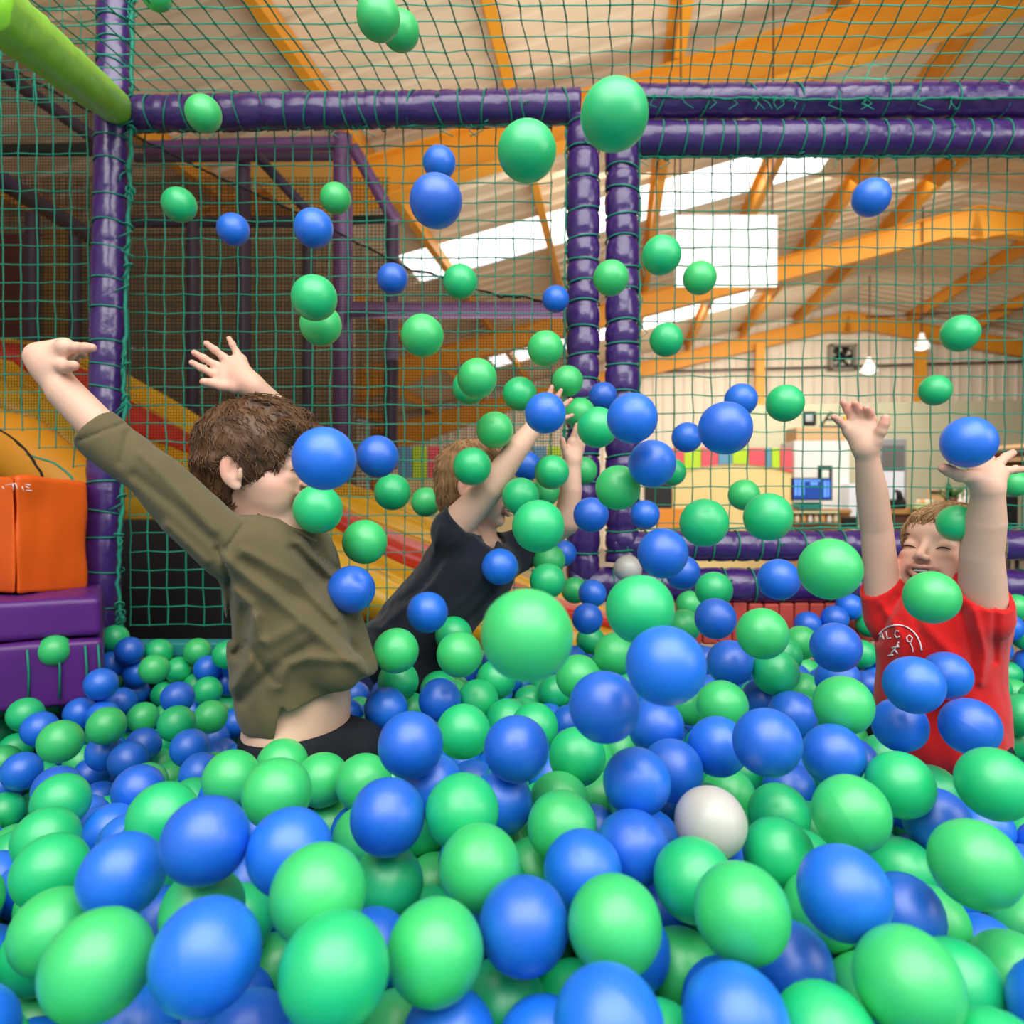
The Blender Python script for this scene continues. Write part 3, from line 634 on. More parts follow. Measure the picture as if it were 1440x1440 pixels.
# added brown boards standing in for the dimmed roof and wall
for i in range(23):
    z = .15 + i * .145; a = P(-130, 720, 5.35); b = P(500, 720, 5.35)
    q = MB(); q.box(Vector(((a.x + b.x) / 2, a.y + (.02 if i % 2 else 0), z)), b.x - a.x, .03, .138)
    if i == 0: bay = thing('brown_backdrop', Vector(((a.x + b.x) / 2, a.y, .08)), 'added brown boards behind the dark mesh in place of the dim roof and wall', 'backdrop')
    q.build('board', bw, bay, smooth=False)
# colourful low panels seen through the mesh by the throwing child
lb = thing('striped_barrier', Vector((P(650, 672, 6.5).x, P(650, 672, 6.5).y, 0)), 'striped foam barrier seen through the mesh around the throwing child', 'barrier')
for k in range(11):
    x0 = 560 + k * 21; mb = MB(); a = P(x0, 628, 6.5); b = P(x0 + 19, 672, 6.5); mb.box(Vector(((a.x + b.x) / 2, a.y, (a.z + b.z) / 2)), b.x - a.x, .08, a.z - b.z); mb.build('foam_panel', CM[(2, 0, 1)[k % 3]], lb, smooth=False, bevel=.01)
mb = MB(); a = P(560, 672, 6.5); b = P(790, 672, 6.5); mb.box(Vector(((a.x + b.x) / 2, a.y, a.z / 2)), b.x - a.x, .1, a.z); mb.build('base_wall', mat('straw_panel', (.7, .55, .25), .6), lb, smooth=False)
FLY = [
[-0.8809, 1.7111, 2.456, "g", "green ball cut by the top edge of the photo, high above the left purple post"],
[-0.2317, 1.1966, 2.0393, "g", "front one of two green balls overlapping high at the top edge"],
[-0.221, 1.3658, 2.1315, "g", "rear one of two green balls overlapping high at the top edge"],
[-0.6615, 1.4764, 2.0306, "g", "green ball in mid-air in front of the left part of the long purple top beam"],
[-0.7509, 1.551, 1.869, "g", "leftmost green ball in mid-air, beside the left purple post below the beam"],
[-0.6616, 1.6305, 1.8446, "b", "blue ball in mid-air left of another blue ball, above the raised open hand"],
[-0.3891, 1.3474, 1.7355, "b", "blue ball in mid-air just above the pair of stacked green balls"],
[-0.4366, 1.702, 1.9499, "g", "small green ball in mid-air in front of the tall far purple frame post"],
[-0.3289, 1.1412, 1.5383, "g", "upper of two green balls stacked in mid-air above the olive-shirted child"],
[-0.3492, 1.2514, 1.5219, "g", "lower of two green balls stacked in mid-air above the olive-shirted child"],
[-0.1672, 1.5864, 1.9804, "b", "smaller blue ball in mid-air directly above a larger blue ball"],
[-0.1091, 0.9858, 1.6303, "b", "larger blue ball in mid-air under a smaller blue one, below the top beam"],
[0.0192, 0.8854, 1.6501, "g", "large green ball in mid-air just below the beam, left of the twin purple posts"],
[0.1138, 0.7652, 1.6289, "g", "large green ball hiding the top ends of the twin purple posts"],
[-0.2907, 1.6699, 1.7416, "b", "small blue ball in mid-air in front of the sloping dark net edge"],
[-0.1144, 1.5121, 1.6841, "g", "green ball in mid-air in front of the sloping dark net edge"],
[-0.1589, 1.215, 1.4937, "g", "green ball in mid-air below the far purple rail, alone left of the throwing child's hands"],
[0.1226, 1.93, 1.7689, "b", "smallest blue ball, in mid-air touching the left edge of the twin posts"],
[0.2107, 1.4626, 1.6759, "g", "green ball in mid-air overlapping the gap between the twin purple posts"],
[0.2879, 1.3237, 1.6743, "g", "green ball in mid-air just right of the twin posts, beside the white hanging board"],
[0.4278, 1.5638, 1.7088, "g", "green ball in mid-air in front of the lower left corner of the white hanging board"],
[0.0706, 1.4469, 1.5228, "g", "green ball in mid-air above the throwing child's upper hand"],
[0.3476, 1.5437, 1.5636, "g", "green ball in mid-air right of the twin posts below the second skylight"],
[0.7379, 1.4126, 1.8238, "b", "lone blue ball high in mid-air at the right, in front of the roof"],
[0.9419, 1.441, 1.5528, "g", "green ball in mid-air at the right edge in front of the roof purlins"],
[1.05, 1.6987, 1.4753, "g", "green ball in mid-air directly above the blue ball of the red-shirted child"],
[0.5539, 1.388, 1.399, "g", "green ball in mid-air left of the red-shirted child's raised open hand"],
[-0.0657, 1.2912, 1.432, "g", "front one of two overlapping green balls above the throwing child's head"],
[-0.0939, 1.507, 1.4505, "g", "rear one of two overlapping green balls above the throwing child's head"],
[0.0172, 1.504, 1.4359, "g", "green ball in mid-air left of the throwing child's upper hand"],
[0.1334, 1.6465, 1.489, "g", "green ball in mid-air behind the fingertips of the throwing child's upper hand"],
[0.0608, 1.2455, 1.3605, "b", "blue ball hiding the palm of the throwing child's upper hand"],
[0.1627, 1.6479, 1.4124, "g", "green ball between the throwing child's two hands"],
[0.2421, 1.8205, 1.4799, "b", "small blue ball in front of the twin posts, partly behind a bigger blue ball"],
[0.1564, 1.2533, 1.3355, "g", "green ball in front of the twin posts, right of the throwing child's lower hand"],
[0.1787, 1.0174, 1.3237, "b", "big blue ball in mid-air in front of the right one of the twin posts"],
[0.2218, 1.082, 1.2597, "b", "blue ball in mid-air hiding a green one, right of the twin posts"],
[0.4333, 1.8502, 1.2789, "g", "green ball mostly hidden behind a blue ball right of the twin posts"],
[0.4329, 1.6919, 1.3583, "b", "small blue ball directly left of a big blue ball at the centre right"],
[0.3022, 0.9688, 1.3037, "b", "big blue ball in mid-air in front of the coloured bunting panel"],
[0.5307, 1.586, 1.4356, "b", "small blue ball peeking above a big blue ball, left of the far gable post"],
[-0.0347, 1.3899, 1.3445, "g", "green ball in mid-air above the throwing child's forearm"],
[-0.0779, 1.3368, 1.2682, "g", "green ball over the throwing child's temple, above the ear"],
[0.0357, 1.7163, 1.2893, "b", "dark blue ball behind the throwing child's raised forearm"],
[0.0862, 1.4792, 1.2631, "g", "green ball left of the throwing child's lower wrist"],
[0.0882, 1.8028, 1.2244, "g", "green ball half hidden below another, in front of the throwing child's chest"],
[0.0171, 1.3707, 1.21, "g", "green ball in front of the throwing child's chin"],
[0.1885, 1.8112, 1.2811, "g", "green ball right of the throwing child's lower forearm"],
[0.0375, 0.9733, 1.1645, "g", "big green ball in mid-air in front of the throwing child's chest"],
[0.1767, 1.139, 1.2225, "g", "green ball in mid-air in front of the lower right twin post"],
[0.1676, 1.4493, 1.1713, "b", "blue ball in mid-air in front of the lower left twin post"],
[0.3402, 1.7462, 1.1654, "b", "small blue ball in mid-air just right of the twin posts"],
[0.3005, 1.0681, 1.1666, "g", "green ball in mid-air left of the lower purple rail, below the yellow arch"],
[0.5613, 1.6534, 1.2155, "g", "small green ball in front of the yellow arch, upper left of a larger green one"],
[0.4005, 1.0677, 1.1755, "g", "green ball in mid-air just above the lower purple rail, near the screen"],
[0.2262, 1.023, 1.1221, "b", "blue ball in mid-air beside the foot of the twin posts"],
[0.3711, 1.4821, 1.0454, "b", "blue ball half hidden low behind another blue ball near the twin posts"],
[0.487, 1.2447, 1.0572, "b", "blue ball in front of the lowest purple rail, left of a large green ball"],
[0.3934, 0.8437, 1.1164, "g", "large green ball in mid-air left of the red-shirted child"],
[0.6735, 1.0087, 1.2871, "b", "blue ball resting above the red-shirted child's upturned palm"],
[0.6848, 1.0431, 1.1663, "g", "green ball in front of the red-shirted child's hair"],
[0.6039, 0.9806, 1.0618, "g", "green ball hiding the red-shirted child's chin"],
[1.4214, 1.93, 1.2503, "g", "green ball at the right edge behind the upturned hand"],
[-0.2232, 0.8126, 1.2507, "b", "large blue ball hiding the olive-shirted child's nose"],
[-0.2978, 1.047, 1.188, "g", "green ball just under the olive-shirted child's nose-high blue ball"],
[-0.2408, 1.2244, 1.2803, "b", "blue ball in mid-air between the two left children"],
[-0.246, 1.4061, 1.219, "g", "green ball in mid-air above the yellow slide, between the two left children"],
[-0.2178, 1.728, 1.1982, "g", "small green ball in mid-air touching the throwing child's back"],
[-0.2482, 1.1499, 1.1317, "g", "green ball in mid-air in front of the red stripe of the slide"],
[-0.2549, 1.0807, 1.0602, "b", "blue ball in mid-air touching the front of the olive shirt"],
[-0.0247, 1.3906, 1.0666, "b", "blue ball in front of the navy shirt's side"],
[-0.1551, 1.2479, 0.9968, "b", "blue ball in front of the navy shirt's hem"],
[0.0121, 0.5524, 1.0915, "g", "the largest green ball, in mid-air in front of the pit at the centre"],
[-0.1937, 1.1373, 0.9504, "g", "green ball in mid-air beside the hem of the olive shirt"],
[-0.087, 1.1245, 0.9473, "g", "green ball in mid-air left of the largest green ball"],
[-0.1189, 1.3878, 0.9275, "g", "green ball half hidden behind another, left of the largest green ball"],
[0.0849, 1.5656, 1.0645, "g", "topmost green ball of the tumbling cluster left of the twin post foot"],
[0.0751, 1.4395, 1.0318, "g", "second green ball of the tumbling cluster left of the twin post foot"],
[0.1769, 1.9263, 0.9487, "g", "small green ball in front of the foot of the twin posts"],
[0.2133, 1.8088, 0.9546, "b", "small blue ball in front of the foot of the twin posts, above another blue one"],
[0.1447, 1.9279, 1.0533, "b", "blue ball peeking out behind the large green ball beside the left twin post"],
[0.1818, 1.6421, 0.9171, "b", "blue ball right of the largest green ball"],
[0.1402, 0.7457, 1.0817, "g", "second-largest green ball, in mid-air below the twin posts"],
[0.1457, 0.645, 1.0442, "b", "the largest blue ball in mid-air, right of the centre of the pit"],
[0.0984, 0.7232, 0.9813, "b", "large blue ball lower left of the largest airborne blue ball"],
[0.31, 1.8232, 1.0193, "w", "small white ball far back at the foot of the twin posts"],
[0.373, 1.2489, 0.9848, "b", "blue ball above the pit below the lowest purple rail, centre right"],
[0.4113, 1.3878, 1.019, "g", "green ball in mid-air in front of the left end of the lowest purple rail"],
[0.37, 1.0061, 1.0045, "g", "darker green ball above the pit in front of the red blocks"],
[0.5344, 0.9044, 0.956, "b", "blue ball above the pit in front of the red shirt's print"]]
PIT = [[-1116,1661,836,"g",77,915],[-1370,1911,729,"g",34,942],[-1230,1803,728,"g",68,956],[-1156,1779,722,"b",99,962],[-973,1610,767,"b",142,962],[-1108,1763,785,"b",119,930],[-1439,1922,699,"b",5,955],[-1378,1922,655,"b",34,975],[-1124,1927,812,"g",162,901],[-1050,1868,790,"b",180,918],[-1182,1930,757,"g",150,921],[-1116,1897,744,"b",160,936],[-1148,1930,684,"g",162,952],[-1045,1896,720,"b",188,945],[-926,1760,766,"g",217,941],[-1002,1930,772,"g",236,918],[-946,1930,721,"g",255,940],[-892,1930,774,"g",285,919],[-769,1834,786,"g",320,928],[-844,1886,735,"b",296,941],[-769,1895,742,"b",323,938],[-806,1929,685,"b",320,957],[-1069,1930,658,"b",193,970],[-990,1721,690,"b",170,988],[-887,1911,679,"g",275,958],[-799,1784,702,"g",292,972],[-981,1922,653,"g",232,977],[-785,1596,739,"b",250,981],[-809,1930,610,"g",328,983],[-1447,1930,625,"g",5,988],[-1095,1529,720,"g",37,1006],[-1241,1810,654,"g",65,993],[-1035,1489,701,"b",55,1024],[-816,1227,766,"g",85,1043],[-1036,1631,691,"b",113,1003],[-966,1605,691,"b",145,1008],[-829,1389,741,"g",150,1021],[-922,1697,660,"g",201,1009],[-704,1426,733,"g",248,1018],[-695,1567,703,"g",296,1008],[-863,1438,668,"b",147,1058],[-818,1507,659,"b",202,1048],[-774,1369,677,"b",180,1070],[-648,1365,704,"b",267,1052],[-746,1702,605,"b",303,1038],[-721,1770,622,"b",330,1018],[-811,1567,591,"g",226,1076],[-760,1511,582,"g",240,1095],[-563,1228,707,"b",283,1088],[-700,1639,590,"b",312,1060],[-992,1373,654,"b",30,1085],[-933,1503,593,"b",128,1090],[-759,1131,720,"b",80,1110],[-1057,1409,607,"b",5,1108],[-572,1038,758,"b",192,1115],[-1324,1756,603,"g",0,1030],[-1191,1629,605,"g",22,1054],[-1167,1558,601,"g",5,1072],[-633,952,779,"g",86,1127],[-1015,1354,580,"g",5,1140],[-864,1421,574,"b",140,1125],[-571,831,786,"g",66,1180],[-489,718,808,"g",72,1225],[-572,968,729,"b",160,1165],[-382,743,853,"g",230,1150],[-274,606,897,"b",290,1182],[-364,632,851,"b",172,1230],[-381,921,824,"g",325,1095],[-949,1238,563,"b",-10,1195],[-428,632,798,"g",75,1310],[-304,496,860,"g",137,1355],[-218,482,876,"b",291,1345],[-289,632,818,"g",285,1280],[-545,715,686,"b",-4,1388],[-316,559,754,"b",185,1462],[-216,556,754,"b",352,1465],[-845,1087,560,"g",-20,1265],[-686,945,608,"b",30,1300],[-201,612,884,"b",406,1197],[-154,538,888,"g",447,1260],[-131,711,799,"g",545,1242],[-124,471,873,"g",469,1362],[-60,529,848,"g",613,1340],[-126,686,881,"b",545,1148],[-258,979,731,"g",468,1160],[-262,756,875,"g",390,1115],[-51,693,883,"g",651,1145],[-30,624,863,"g",675,1218],[10,563,847,"b",735,1298],[-96,820,856,"b",606,1100],[-13,805,843,"b",705,1125],[-96,843,722,"g",612,1245],[-50,532,774,"b",632,1460],[-8,592,758,"g",712,1415],[-99,580,737,"g",560,1462],[-267,756,675,"g",385,1365],[-270,965,804,"g",452,1098],[-200,915,821,"g",512,1100],[-338,999,812,"g",398,1076],[-218,1175,841,"b",543,997],[-127,1198,850,"b",619,984],[-62,1233,839,"g",674,984],[-210,1254,868,"g",560,958],[-30,1298,860,"g",697,957],[-68,945,880,"g",651,1029],[-117,784,919,"b",580,1052],[5,785,914,"b",725,1056],[-8,1185,818,"g",712,1012],[36,1086,840,"g",752,1022],[86,896,863,"g",810,1068],[-87,1189,739,"b",650,1075],[58,835,828,"g",788,1125],[54,731,849,"g",790,1162],[79,1459,728,"b",772,1012],[116,1382,747,"b",800,1018],[121,1221,887,"g",815,950],[96,1514,776,"g",780,975],[-423,1839,675,"b",500,978],[140,761,885,"b",895,1105],[125,702,841,"b",895,1190],[68,652,844,"b",820,1225],[211,721,858,"w",998,1158],[173,644,840,"g",970,1232],[185,545,869,"g",1043,1283],[83,546,858,"g",865,1300],[161,643,753,"g",958,1365],[65,455,845,"b",855,1445],[159,480,829,"b",1035,1438],[57,622,735,"g",800,1415],[197,835,869,"b",945,1083],[310,971,780,"g",1025,1118],[163,739,757,"b",930,1275],[344,688,883,"g",1197,1144],[280,571,870,"b",1187,1256],[255,618,775,"b",1115,1365],[295,503,842,"g",1275,1378],[415,607,875,"g",1370,1215],[432,699,763,"g",1308,1300],[465,627,760,"g",1424,1372],[456,792,767,"g",1268,1225],[511,816,816,"b",1315,1152],[456,797,867,"g",1266,1105],[519,730,896,"g",1398,1103],[290,737,817,"g",1095,1200],[336,853,806,"g",1095,1145],[402,983,782,"b",1110,1110],[258,545,759,"g",1165,1465],[579,763,723,"g",1442,1300],[771,1013,695,"g",1445,1180],[194,915,896,"b",923,1022],[264,870,886,"b",1010,1050],[287,764,929,"b",1078,1044],[314,1014,895,"g",1016,993],[360,1124,933,"b",1030,933],[433,1118,919,"g",1085,950],[432,1165,860,"b",1077,980],[439,1064,865,"b",1113,1005],[402,1381,810,"b",998,975],[482,1695,801,"b",992,930],[184,1210,928,"g",865,920],[111,1142,905,"g",813,952],[644,1516,885,"g",1125,905],[588,1469,868,"g",1105,920],[390,1543,918,"g",962,880],[208,1806,832,"g",830,900],[205,1923,764,"b",822,922],[484,1856,919,"g",970,850],[191,1191,763,"g",873,1055],[130,993,763,"g",845,1125],[363,1375,746,"b",972,1020],[320,1234,832,"g",968,990],[497,1045,976,"b",1175,910],[897,1893,873,"b",1175,868],[956,1930,901,"b",1190,858],[825,1900,855,"b",1139,878],[1013,1930,853,"g",1211,872],[1010,1857,773,"b",1240,925],[941,1830,789,"g",1212,920],[560,1168,894,"b",1178,955],[433,888,934,"g",1186,992],[885,1686,742,"b",1222,965],[690,1081,923,"b",1330,950],[618,917,896,"b",1363,1022],[560,981,877,"b",1265,1020],[1021,1457,778,"b",1390,982],[929,1241,810,"g",1435,1005],[627,1151,766,"g",1240,1065],[797,1285,702,"g",1312,1075],[399,843,885,"b",1173,1062],[1379,1889,850,"b",1420,885],[1429,1930,899,"g",1428,855],[1453,1926,817,"g",1438,895],[1367,1916,781,"b",1405,915],[1396,1916,712,"g",1417,945],[1463,1930,742,"b",1438,930],[783,1827,742,"g",1130,945],[643,1499,784,"g",1130,970],[925,1497,683,"b",1310,1035],[1287,1745,707,"g",1425,975]]
FILL = [[-575,-43,761,0],
[-490,-32,759,0],
[-424,-24,723,1],
[-337,-24,779,1],
[-266,-7,795,1],
[-197,-34,790,0],
[-123,-23,799,0],
[-41,-19,834,1],
[26,-32,804,0],
[92,-2,822,1],
[175,-24,833,1],
[289,-52,821,0],
[355,-27,792,1],
[427,-21,814,1],
[501,-25,805,0],
[575,-27,795,1],
[650,-23,797,0],
[-672,49,737,1],
[-601,26,747,1],
[-529,31,770,1],
[-455,35,759,0],
[-380,30,750,0],
[-315,49,782,0],
[-238,64,792,0],
[-169,37,802,0],
[-95,46,790,1],
[-21,46,803,0],
[45,54,838,1],
[148,45,840,0],
[208,54,795,1],
[323,66,832,0],
[387,42,802,0],
[462,44,803,1],
[535,45,828,0],
[598,41,775,1],
[-729,97,741,0],
[-643,115,764,1],
[-569,117,752,0],
[-499,93,741,1],
[-429,120,739,0],
[-357,102,750,0],
[-284,114,760,0],
[-183,109,816,1],
[-113,119,791,0],
[-43,116,817,0],
[31,123,812,1],
[102,103,825,0],
[183,111,839,1],
[263,111,832,0],
[348,143,838,0],
[407,114,798,1],
[489,114,810,1],
[561,104,789,0],
[641,102,782,0],
[713,104,763,1],
[-821,201,739,1],
[-751,176,729,0],
[-677,168,724,0],
[-602,179,727,1],
[-517,175,744,1],
[-442,187,769,0],
[-371,175,742,1],
[-297,186,771,0],
[-225,166,791,0],
[-155,191,792,1],
[-82,184,811,1],
[-8,187,824,1],
[74,183,825,1],
[145,195,808,1],
[217,176,821,0],
[291,183,810,0],
[415,186,816,0],
[489,189,808,1],
[551,175,768,0],
[605,159,817,1],
[669,171,774,1],
[744,171,778,1],
[-822,264,698,1],
[-706,232,751,0],
[-634,238,770,0],
[-563,240,745,1],
[-489,244,753,1],
[-416,251,738,1],
[-346,243,763,1],
[-273,253,748,0],
[-202,244,767,1],
[-107,248,784,1],
[-43,264,819,1],
[35,242,798,1],
[103,252,831,1],
[177,255,840,0],
[248,244,820,1],
[317,259,846,0],
[372,245,798,0],
[476,258,784,1],
[588,230,803,1],
[661,244,790,1],
[718,233,743,1],
[791,234,759,0],
[894,271,755,0],
[-892,322,705,1],
[-823,325,742,1],
[-761,283,748,1],
[-676,299,760,1],
[-602,304,751,1],
[-527,308,752,0],
[-453,312,767,0],
[-378,312,759,0],
[-304,321,749,1],
[-234,311,775,1],
[-175,293,817,1],
[-117,322,780,1],
[1,324,830,0],
[68,310,799,1],
[140,317,819,0],
[220,313,812,0],
[322,323,808,1],
[396,315,790,0],
[435,279,843,1],
[543,289,798,1],
[614,303,780,0],
[688,318,779,0],
[751,297,723,1],
[825,298,740,0],
[-936,383,710,1],
[-867,385,737,1],
[-786,389,732,1],
[-725,346,729,1],
[-643,373,750,1],
[-569,371,762,1],
[-495,376,752,1],
[-422,382,764,1],
[-348,381,759,0],
[-264,379,778,0],
[-177,369,784,0],
[-93,392,785,1],
[-42,333,768,0],
[29,370,778,1],
[93,373,837,1],
[168,383,799,1],
[266,372,817,0],
[343,394,818,1],
[413,388,792,1],
[484,350,793,1],
[562,360,781,0],
[634,374,769,1],
[735,367,748,0],
[807,369,726,1],
[879,351,739,1],
[925,400,707,0],
[-978,447,725,0],
[-903,450,726,1],
[-828,451,731,1],
[-754,455,716,0],
[-685,435,740,1],
[-607,439,754,0],
[-532,440,746,1],
[-455,451,750,0],
[-381,447,778,0],
[-301,438,750,0],
[-225,442,766,1],
[-151,439,778,1],
[-72,462,787,2],
[0,440,782,0],
[72,455,771,0],
[146,446,764,1],
[281,449,774,1],
[285,380,739,1],
[418,463,787,1],
[478,423,805,0],
[552,433,795,0],
[614,446,757,0],
[687,427,761,1],
[763,434,726,1],
[835,436,745,0],
[907,453,757,0],
[988,425,739,0],
[-998,525,706,0],
[-945,488,668,0],
[-873,505,684,0],
[-785,520,737,0],
[-709,506,747,1],
[-623,504,719,1],
[-566,503,768,1],
[-492,517,772,0],
[-419,515,789,3],
[-325,498,712,1],
[-267,503,763,2],
[-158,516,684,1],
[-149,519,768,3],
[25,525,772,3],
[113,518,774,2],
[181,569,774,3],
[229,493,806,2],
[347,479,796,2],
[436,535,797,3],
[501,499,797,0],
[575,503,785,0],
[650,508,777,0],
[723,520,764,1],
[793,497,758,1],
[871,489,692,0],
[963,501,745,1],
[1025,506,702,1],
[1096,521,719,0],
[-1128,557,647,0],
[-1052,582,662,1],
[-978,573,651,0],
[-911,583,705,1],
[-839,566,712,1],
[-757,587,716,1],
[-663,565,749,1],
[-588,569,741,0],
[-516,585,751,3],
[-446,563,734,2],
[-297,612,704,3],
[324,615,747,2],
[386,587,779,2],
[590,576,782,0],
[674,575,749,1],
[755,583,713,0],
[835,553,718,1],
[909,549,725,1],
[997,575,733,0],
[1059,577,686,1],
[-1152,635,581,0],
[-1106,628,639,0],
[-1006,642,667,1],
[-935,663,659,1],
[-868,641,684,1],
[-813,632,736,1],
[-721,644,749,1],
[-648,636,732,1],
[-562,645,751,2],
[-402,656,732,2],
[-323,666,748,2],
[-132,639,775,3],
[-58,655,773,3],
[13,654,794,2],
[106,613,793,3],
[381,659,798,3],
[542,630,761,3],
[628,634,753,0],
[726,623,772,1],
[803,622,755,0],
[868,636,718,1],
[939,615,706,0],
[1007,630,678,0],
[1079,648,705,0],
[1149,632,684,0],
[-1204,696,589,0],
[-1105,691,598,1],
[-1033,671,603,1],
[-985,711,686,0],
[-896,722,693,1],
[-825,701,701,1],
[-751,703,711,0],
[-682,707,740,0],
[-615,700,710,2],
[-472,678,746,2],
[-372,723,748,3],
[-192,695,752,3],
[-22,720,792,2],
[72,699,784,3],
[218,683,782,2],
[306,667,797,2],
[360,718,758,2],
[581,692,744,2],
[659,706,747,0],
[752,699,763,0],
[825,697,746,0],
[899,703,735,1],
[969,682,720,0],
[1032,701,680,0],
[1120,700,671,0],
[1203,709,681,0],
[1275,700,702,0],
[-1334,780,530,0],
[-1255,746,565,0],
[-1157,759,558,1],
[-1092,765,594,1],
[-1021,744,609,1],
[-945,767,658,0],
[-845,774,667,0],
[-791,766,718,0],
[-717,771,722,1],
[-618,765,747,2],
[-491,750,736,2],
[-425,775,761,2],
[-298,737,743,2],
[-152,798,747,3],
[-49,795,778,3],
[24,776,775,2],
[98,770,785,3],
[335,784,781,2],
[672,752,667,1],
[708,760,764,0],
[777,774,738,0],
[853,761,719,1],
[949,759,711,0],
[1034,767,716,0],
[1095,771,666,0],
[1152,754,712,0],
[1251,778,679,0],
[1310,767,735,0],
[-1267,813,532,0],
[-1204,829,570,1],
[-1126,827,547,0],
[-1037,814,582,1],
[-970,824,615,0],
[-895,830,663,1],
[-821,852,686,0],
[-748,837,690,0],
[-657,814,707,3],
[-546,800,722,2],
[-452,844,772,3],
[-378,833,777,3],
[-316,810,742,3],
[-242,803,754,3],
[3,848,765,2],
[163,805,795,3],
[231,828,777,3],
[298,839,743,3],
[461,863,748,2],
[622,821,744,3],
[693,873,750,3],
[760,846,729,0],
[832,830,740,0],
[893,824,696,0],
[969,826,686,1],
[1046,832,680,0],
[1128,845,687,1],
[1196,815,715,0],
[1299,839,751,1],
[1369,831,778,0],
[-1393,906,570,1],
[-1308,871,555,1],
[-1241,894,578,0],
[-1161,890,579,1],
[-1084,871,591,0],
[-1008,888,609,0],
[-939,916,641,0],
[-866,896,637,0],
[-782,927,654,3],
[-632,883,693,3],
[-506,892,750,3],
[-400,898,746,3],
[-327,887,766,3],
[-189,856,776,2],
[-122,892,772,2],
[-49,903,783,2],
[44,917,783,2],
[165,916,801,2],
[256,901,787,2],
[334,904,753,2],
[407,914,756,2],
[539,923,792,3],
[562,865,751,2],
[626,901,765,3],
[763,922,718,2],
[842,893,700,0],
[934,890,702,0],
[1007,903,692,1],
[1077,873,735,1],
[1187,889,709,1],
[1250,896,749,0],
[1318,902,788,0],
[1393,883,730,0],
[-1453,947,552,0],
[-1347,964,581,1],
[-1273,961,568,0],
[-1198,956,573,1],
[-1122,955,564,0],
[-1050,961,586,1],
[-976,952,587,0],
[-882,969,641,1],
[-706,929,680,3],
[-637,958,695,2],
[-503,965,683,3],
[-466,955,747,3],
[-362,1027,731,2],
[-329,960,749,3],
[-210,924,748,3],
[-149,963,774,2],
[-11,968,786,2],
[216,962,770,3],
[467,943,791,2],
[599,968,785,2],
[810,955,667,2],
[889,950,710,1],
[967,951,738,0],
[1061,945,723,0],
[1130,925,742,0],
[1196,944,772,0],
[1260,977,749,1],
[1362,953,757,0],
[1435,937,768,0],
[-1464,1027,588,1],
[-1388,1026,569,0],
[-1313,1030,560,0],
[-1238,1027,565,1],
[-1165,1023,580,0],
[-1091,1023,568,0],
[-1016,1027,572,0],
[-948,1020,604,1],
[-878,1044,612,2],
[-698,1003,680,2],
[-632,1032,697,3],
[-559,1045,683,3],
[-489,1035,707,3],
[-433,1022,755,3],
[-290,1047,723,2],
[-189,1032,771,2],
[-60,1027,770,3],
[61,995,793,3],
[123,1061,794,2],
[259,1027,790,2],
[490,1013,781,2],
[872,1021,728,3],
[943,1012,701,1],
[1016,1010,750,0],
[1105,1025,775,1],
[1179,1017,763,1],
[1246,1034,796,1],
[1322,1014,773,0],
[1396,1021,762,0],
[1460,1001,797,1],
[1523,1034,771,1],
[-1576,1095,578,1],
[-1501,1091,576,0],
[-1426,1091,576,1],
[-1350,1096,581,0],
[-1276,1088,588,0],
[-1204,1094,566,0],
[-1130,1087,564,1],
[-1057,1086,595,0],
[-977,1089,593,0],
[-761,1038,657,2],
[-686,1090,689,3],
[-611,1098,669,3],
[-520,1103,712,2],
[-137,1095,791,3],
[-17,1091,773,3],
[16,1090,705,3],
[242,1104,809,2],
[313,1078,802,3],
[374,1096,761,2],
[427,1053,792,3],
[538,1070,789,3],
[614,1079,749,3],
[672,1117,717,3],
[734,1078,702,3],
[825,1064,689,2],
[899,1090,717,3],
[968,1069,742,1],
[1038,1080,767,1],
[1111,1099,759,0],
[1193,1090,768,0],
[1290,1079,754,0],
[1356,1089,792,0],
[1434,1103,784,0],
[1524,1109,776,0],
[-1619,1155,593,1],
[-1531,1156,545,0],
[-1466,1157,582,0],
[-1392,1157,571,0],
[-1306,1157,584,1],
[-1231,1160,592,0],
[-1157,1170,598,1],
[-1090,1150,570,0],
[-1016,1158,577,2],
[-942,1164,568,2],
[-793,1163,613,3],
[-707,1188,645,2],
[-638,1164,692,3],
[-560,1158,681,2],
[99,1172,768,3],
[260,1176,787,3],
[331,1154,781,2],
[414,1177,789,3],
[516,1140,774,2],
[565,1173,728,2],
[654,1195,711,3],
[855,1182,697,2],
[943,1135,768,2],
[1017,1152,762,1],
[1088,1168,778,0],
[1163,1157,784,0],
[1237,1151,773,0],
[1312,1148,776,0],
[1383,1149,754,0],
[1456,1162,742,0],
[1533,1183,774,0],
[1598,1142,764,1],
[-1657,1219,596,0],
[-1573,1210,575,1],
[-1496,1226,584,1],
[-1421,1228,583,0],
[-1351,1213,604,0],
[-1274,1223,567,0],
[-1199,1223,567,1],
[-1129,1245,582,0],
[-1060,1218,574,3],
[-879,1196,591,2],
[-822,1232,625,3],
[-666,1236,685,2],
[-605,1213,647,2],
[-494,1211,683,2],
[-457,1205,749,3],
[-236,1226,788,3],
[-165,1244,773,2],
[22,1244,784,3],
[292,1247,761,3],
[363,1223,761,2],
[448,1238,761,2],
[519,1215,770,3],
[600,1221,774,2],
[881,1251,710,2],
[990,1207,718,3],
[1035,1222,784,3],
[1135,1224,765,0],
[1210,1220,762,0],
[1285,1216,759,0],
[1359,1224,754,0],
[1432,1227,773,1],
[1501,1215,713,0],
[1575,1206,717,0],
[1645,1228,732,0],
[-1679,1292,595,0],
[-1609,1276,572,0],
[-1535,1289,572,0],
[-1464,1294,596,0],
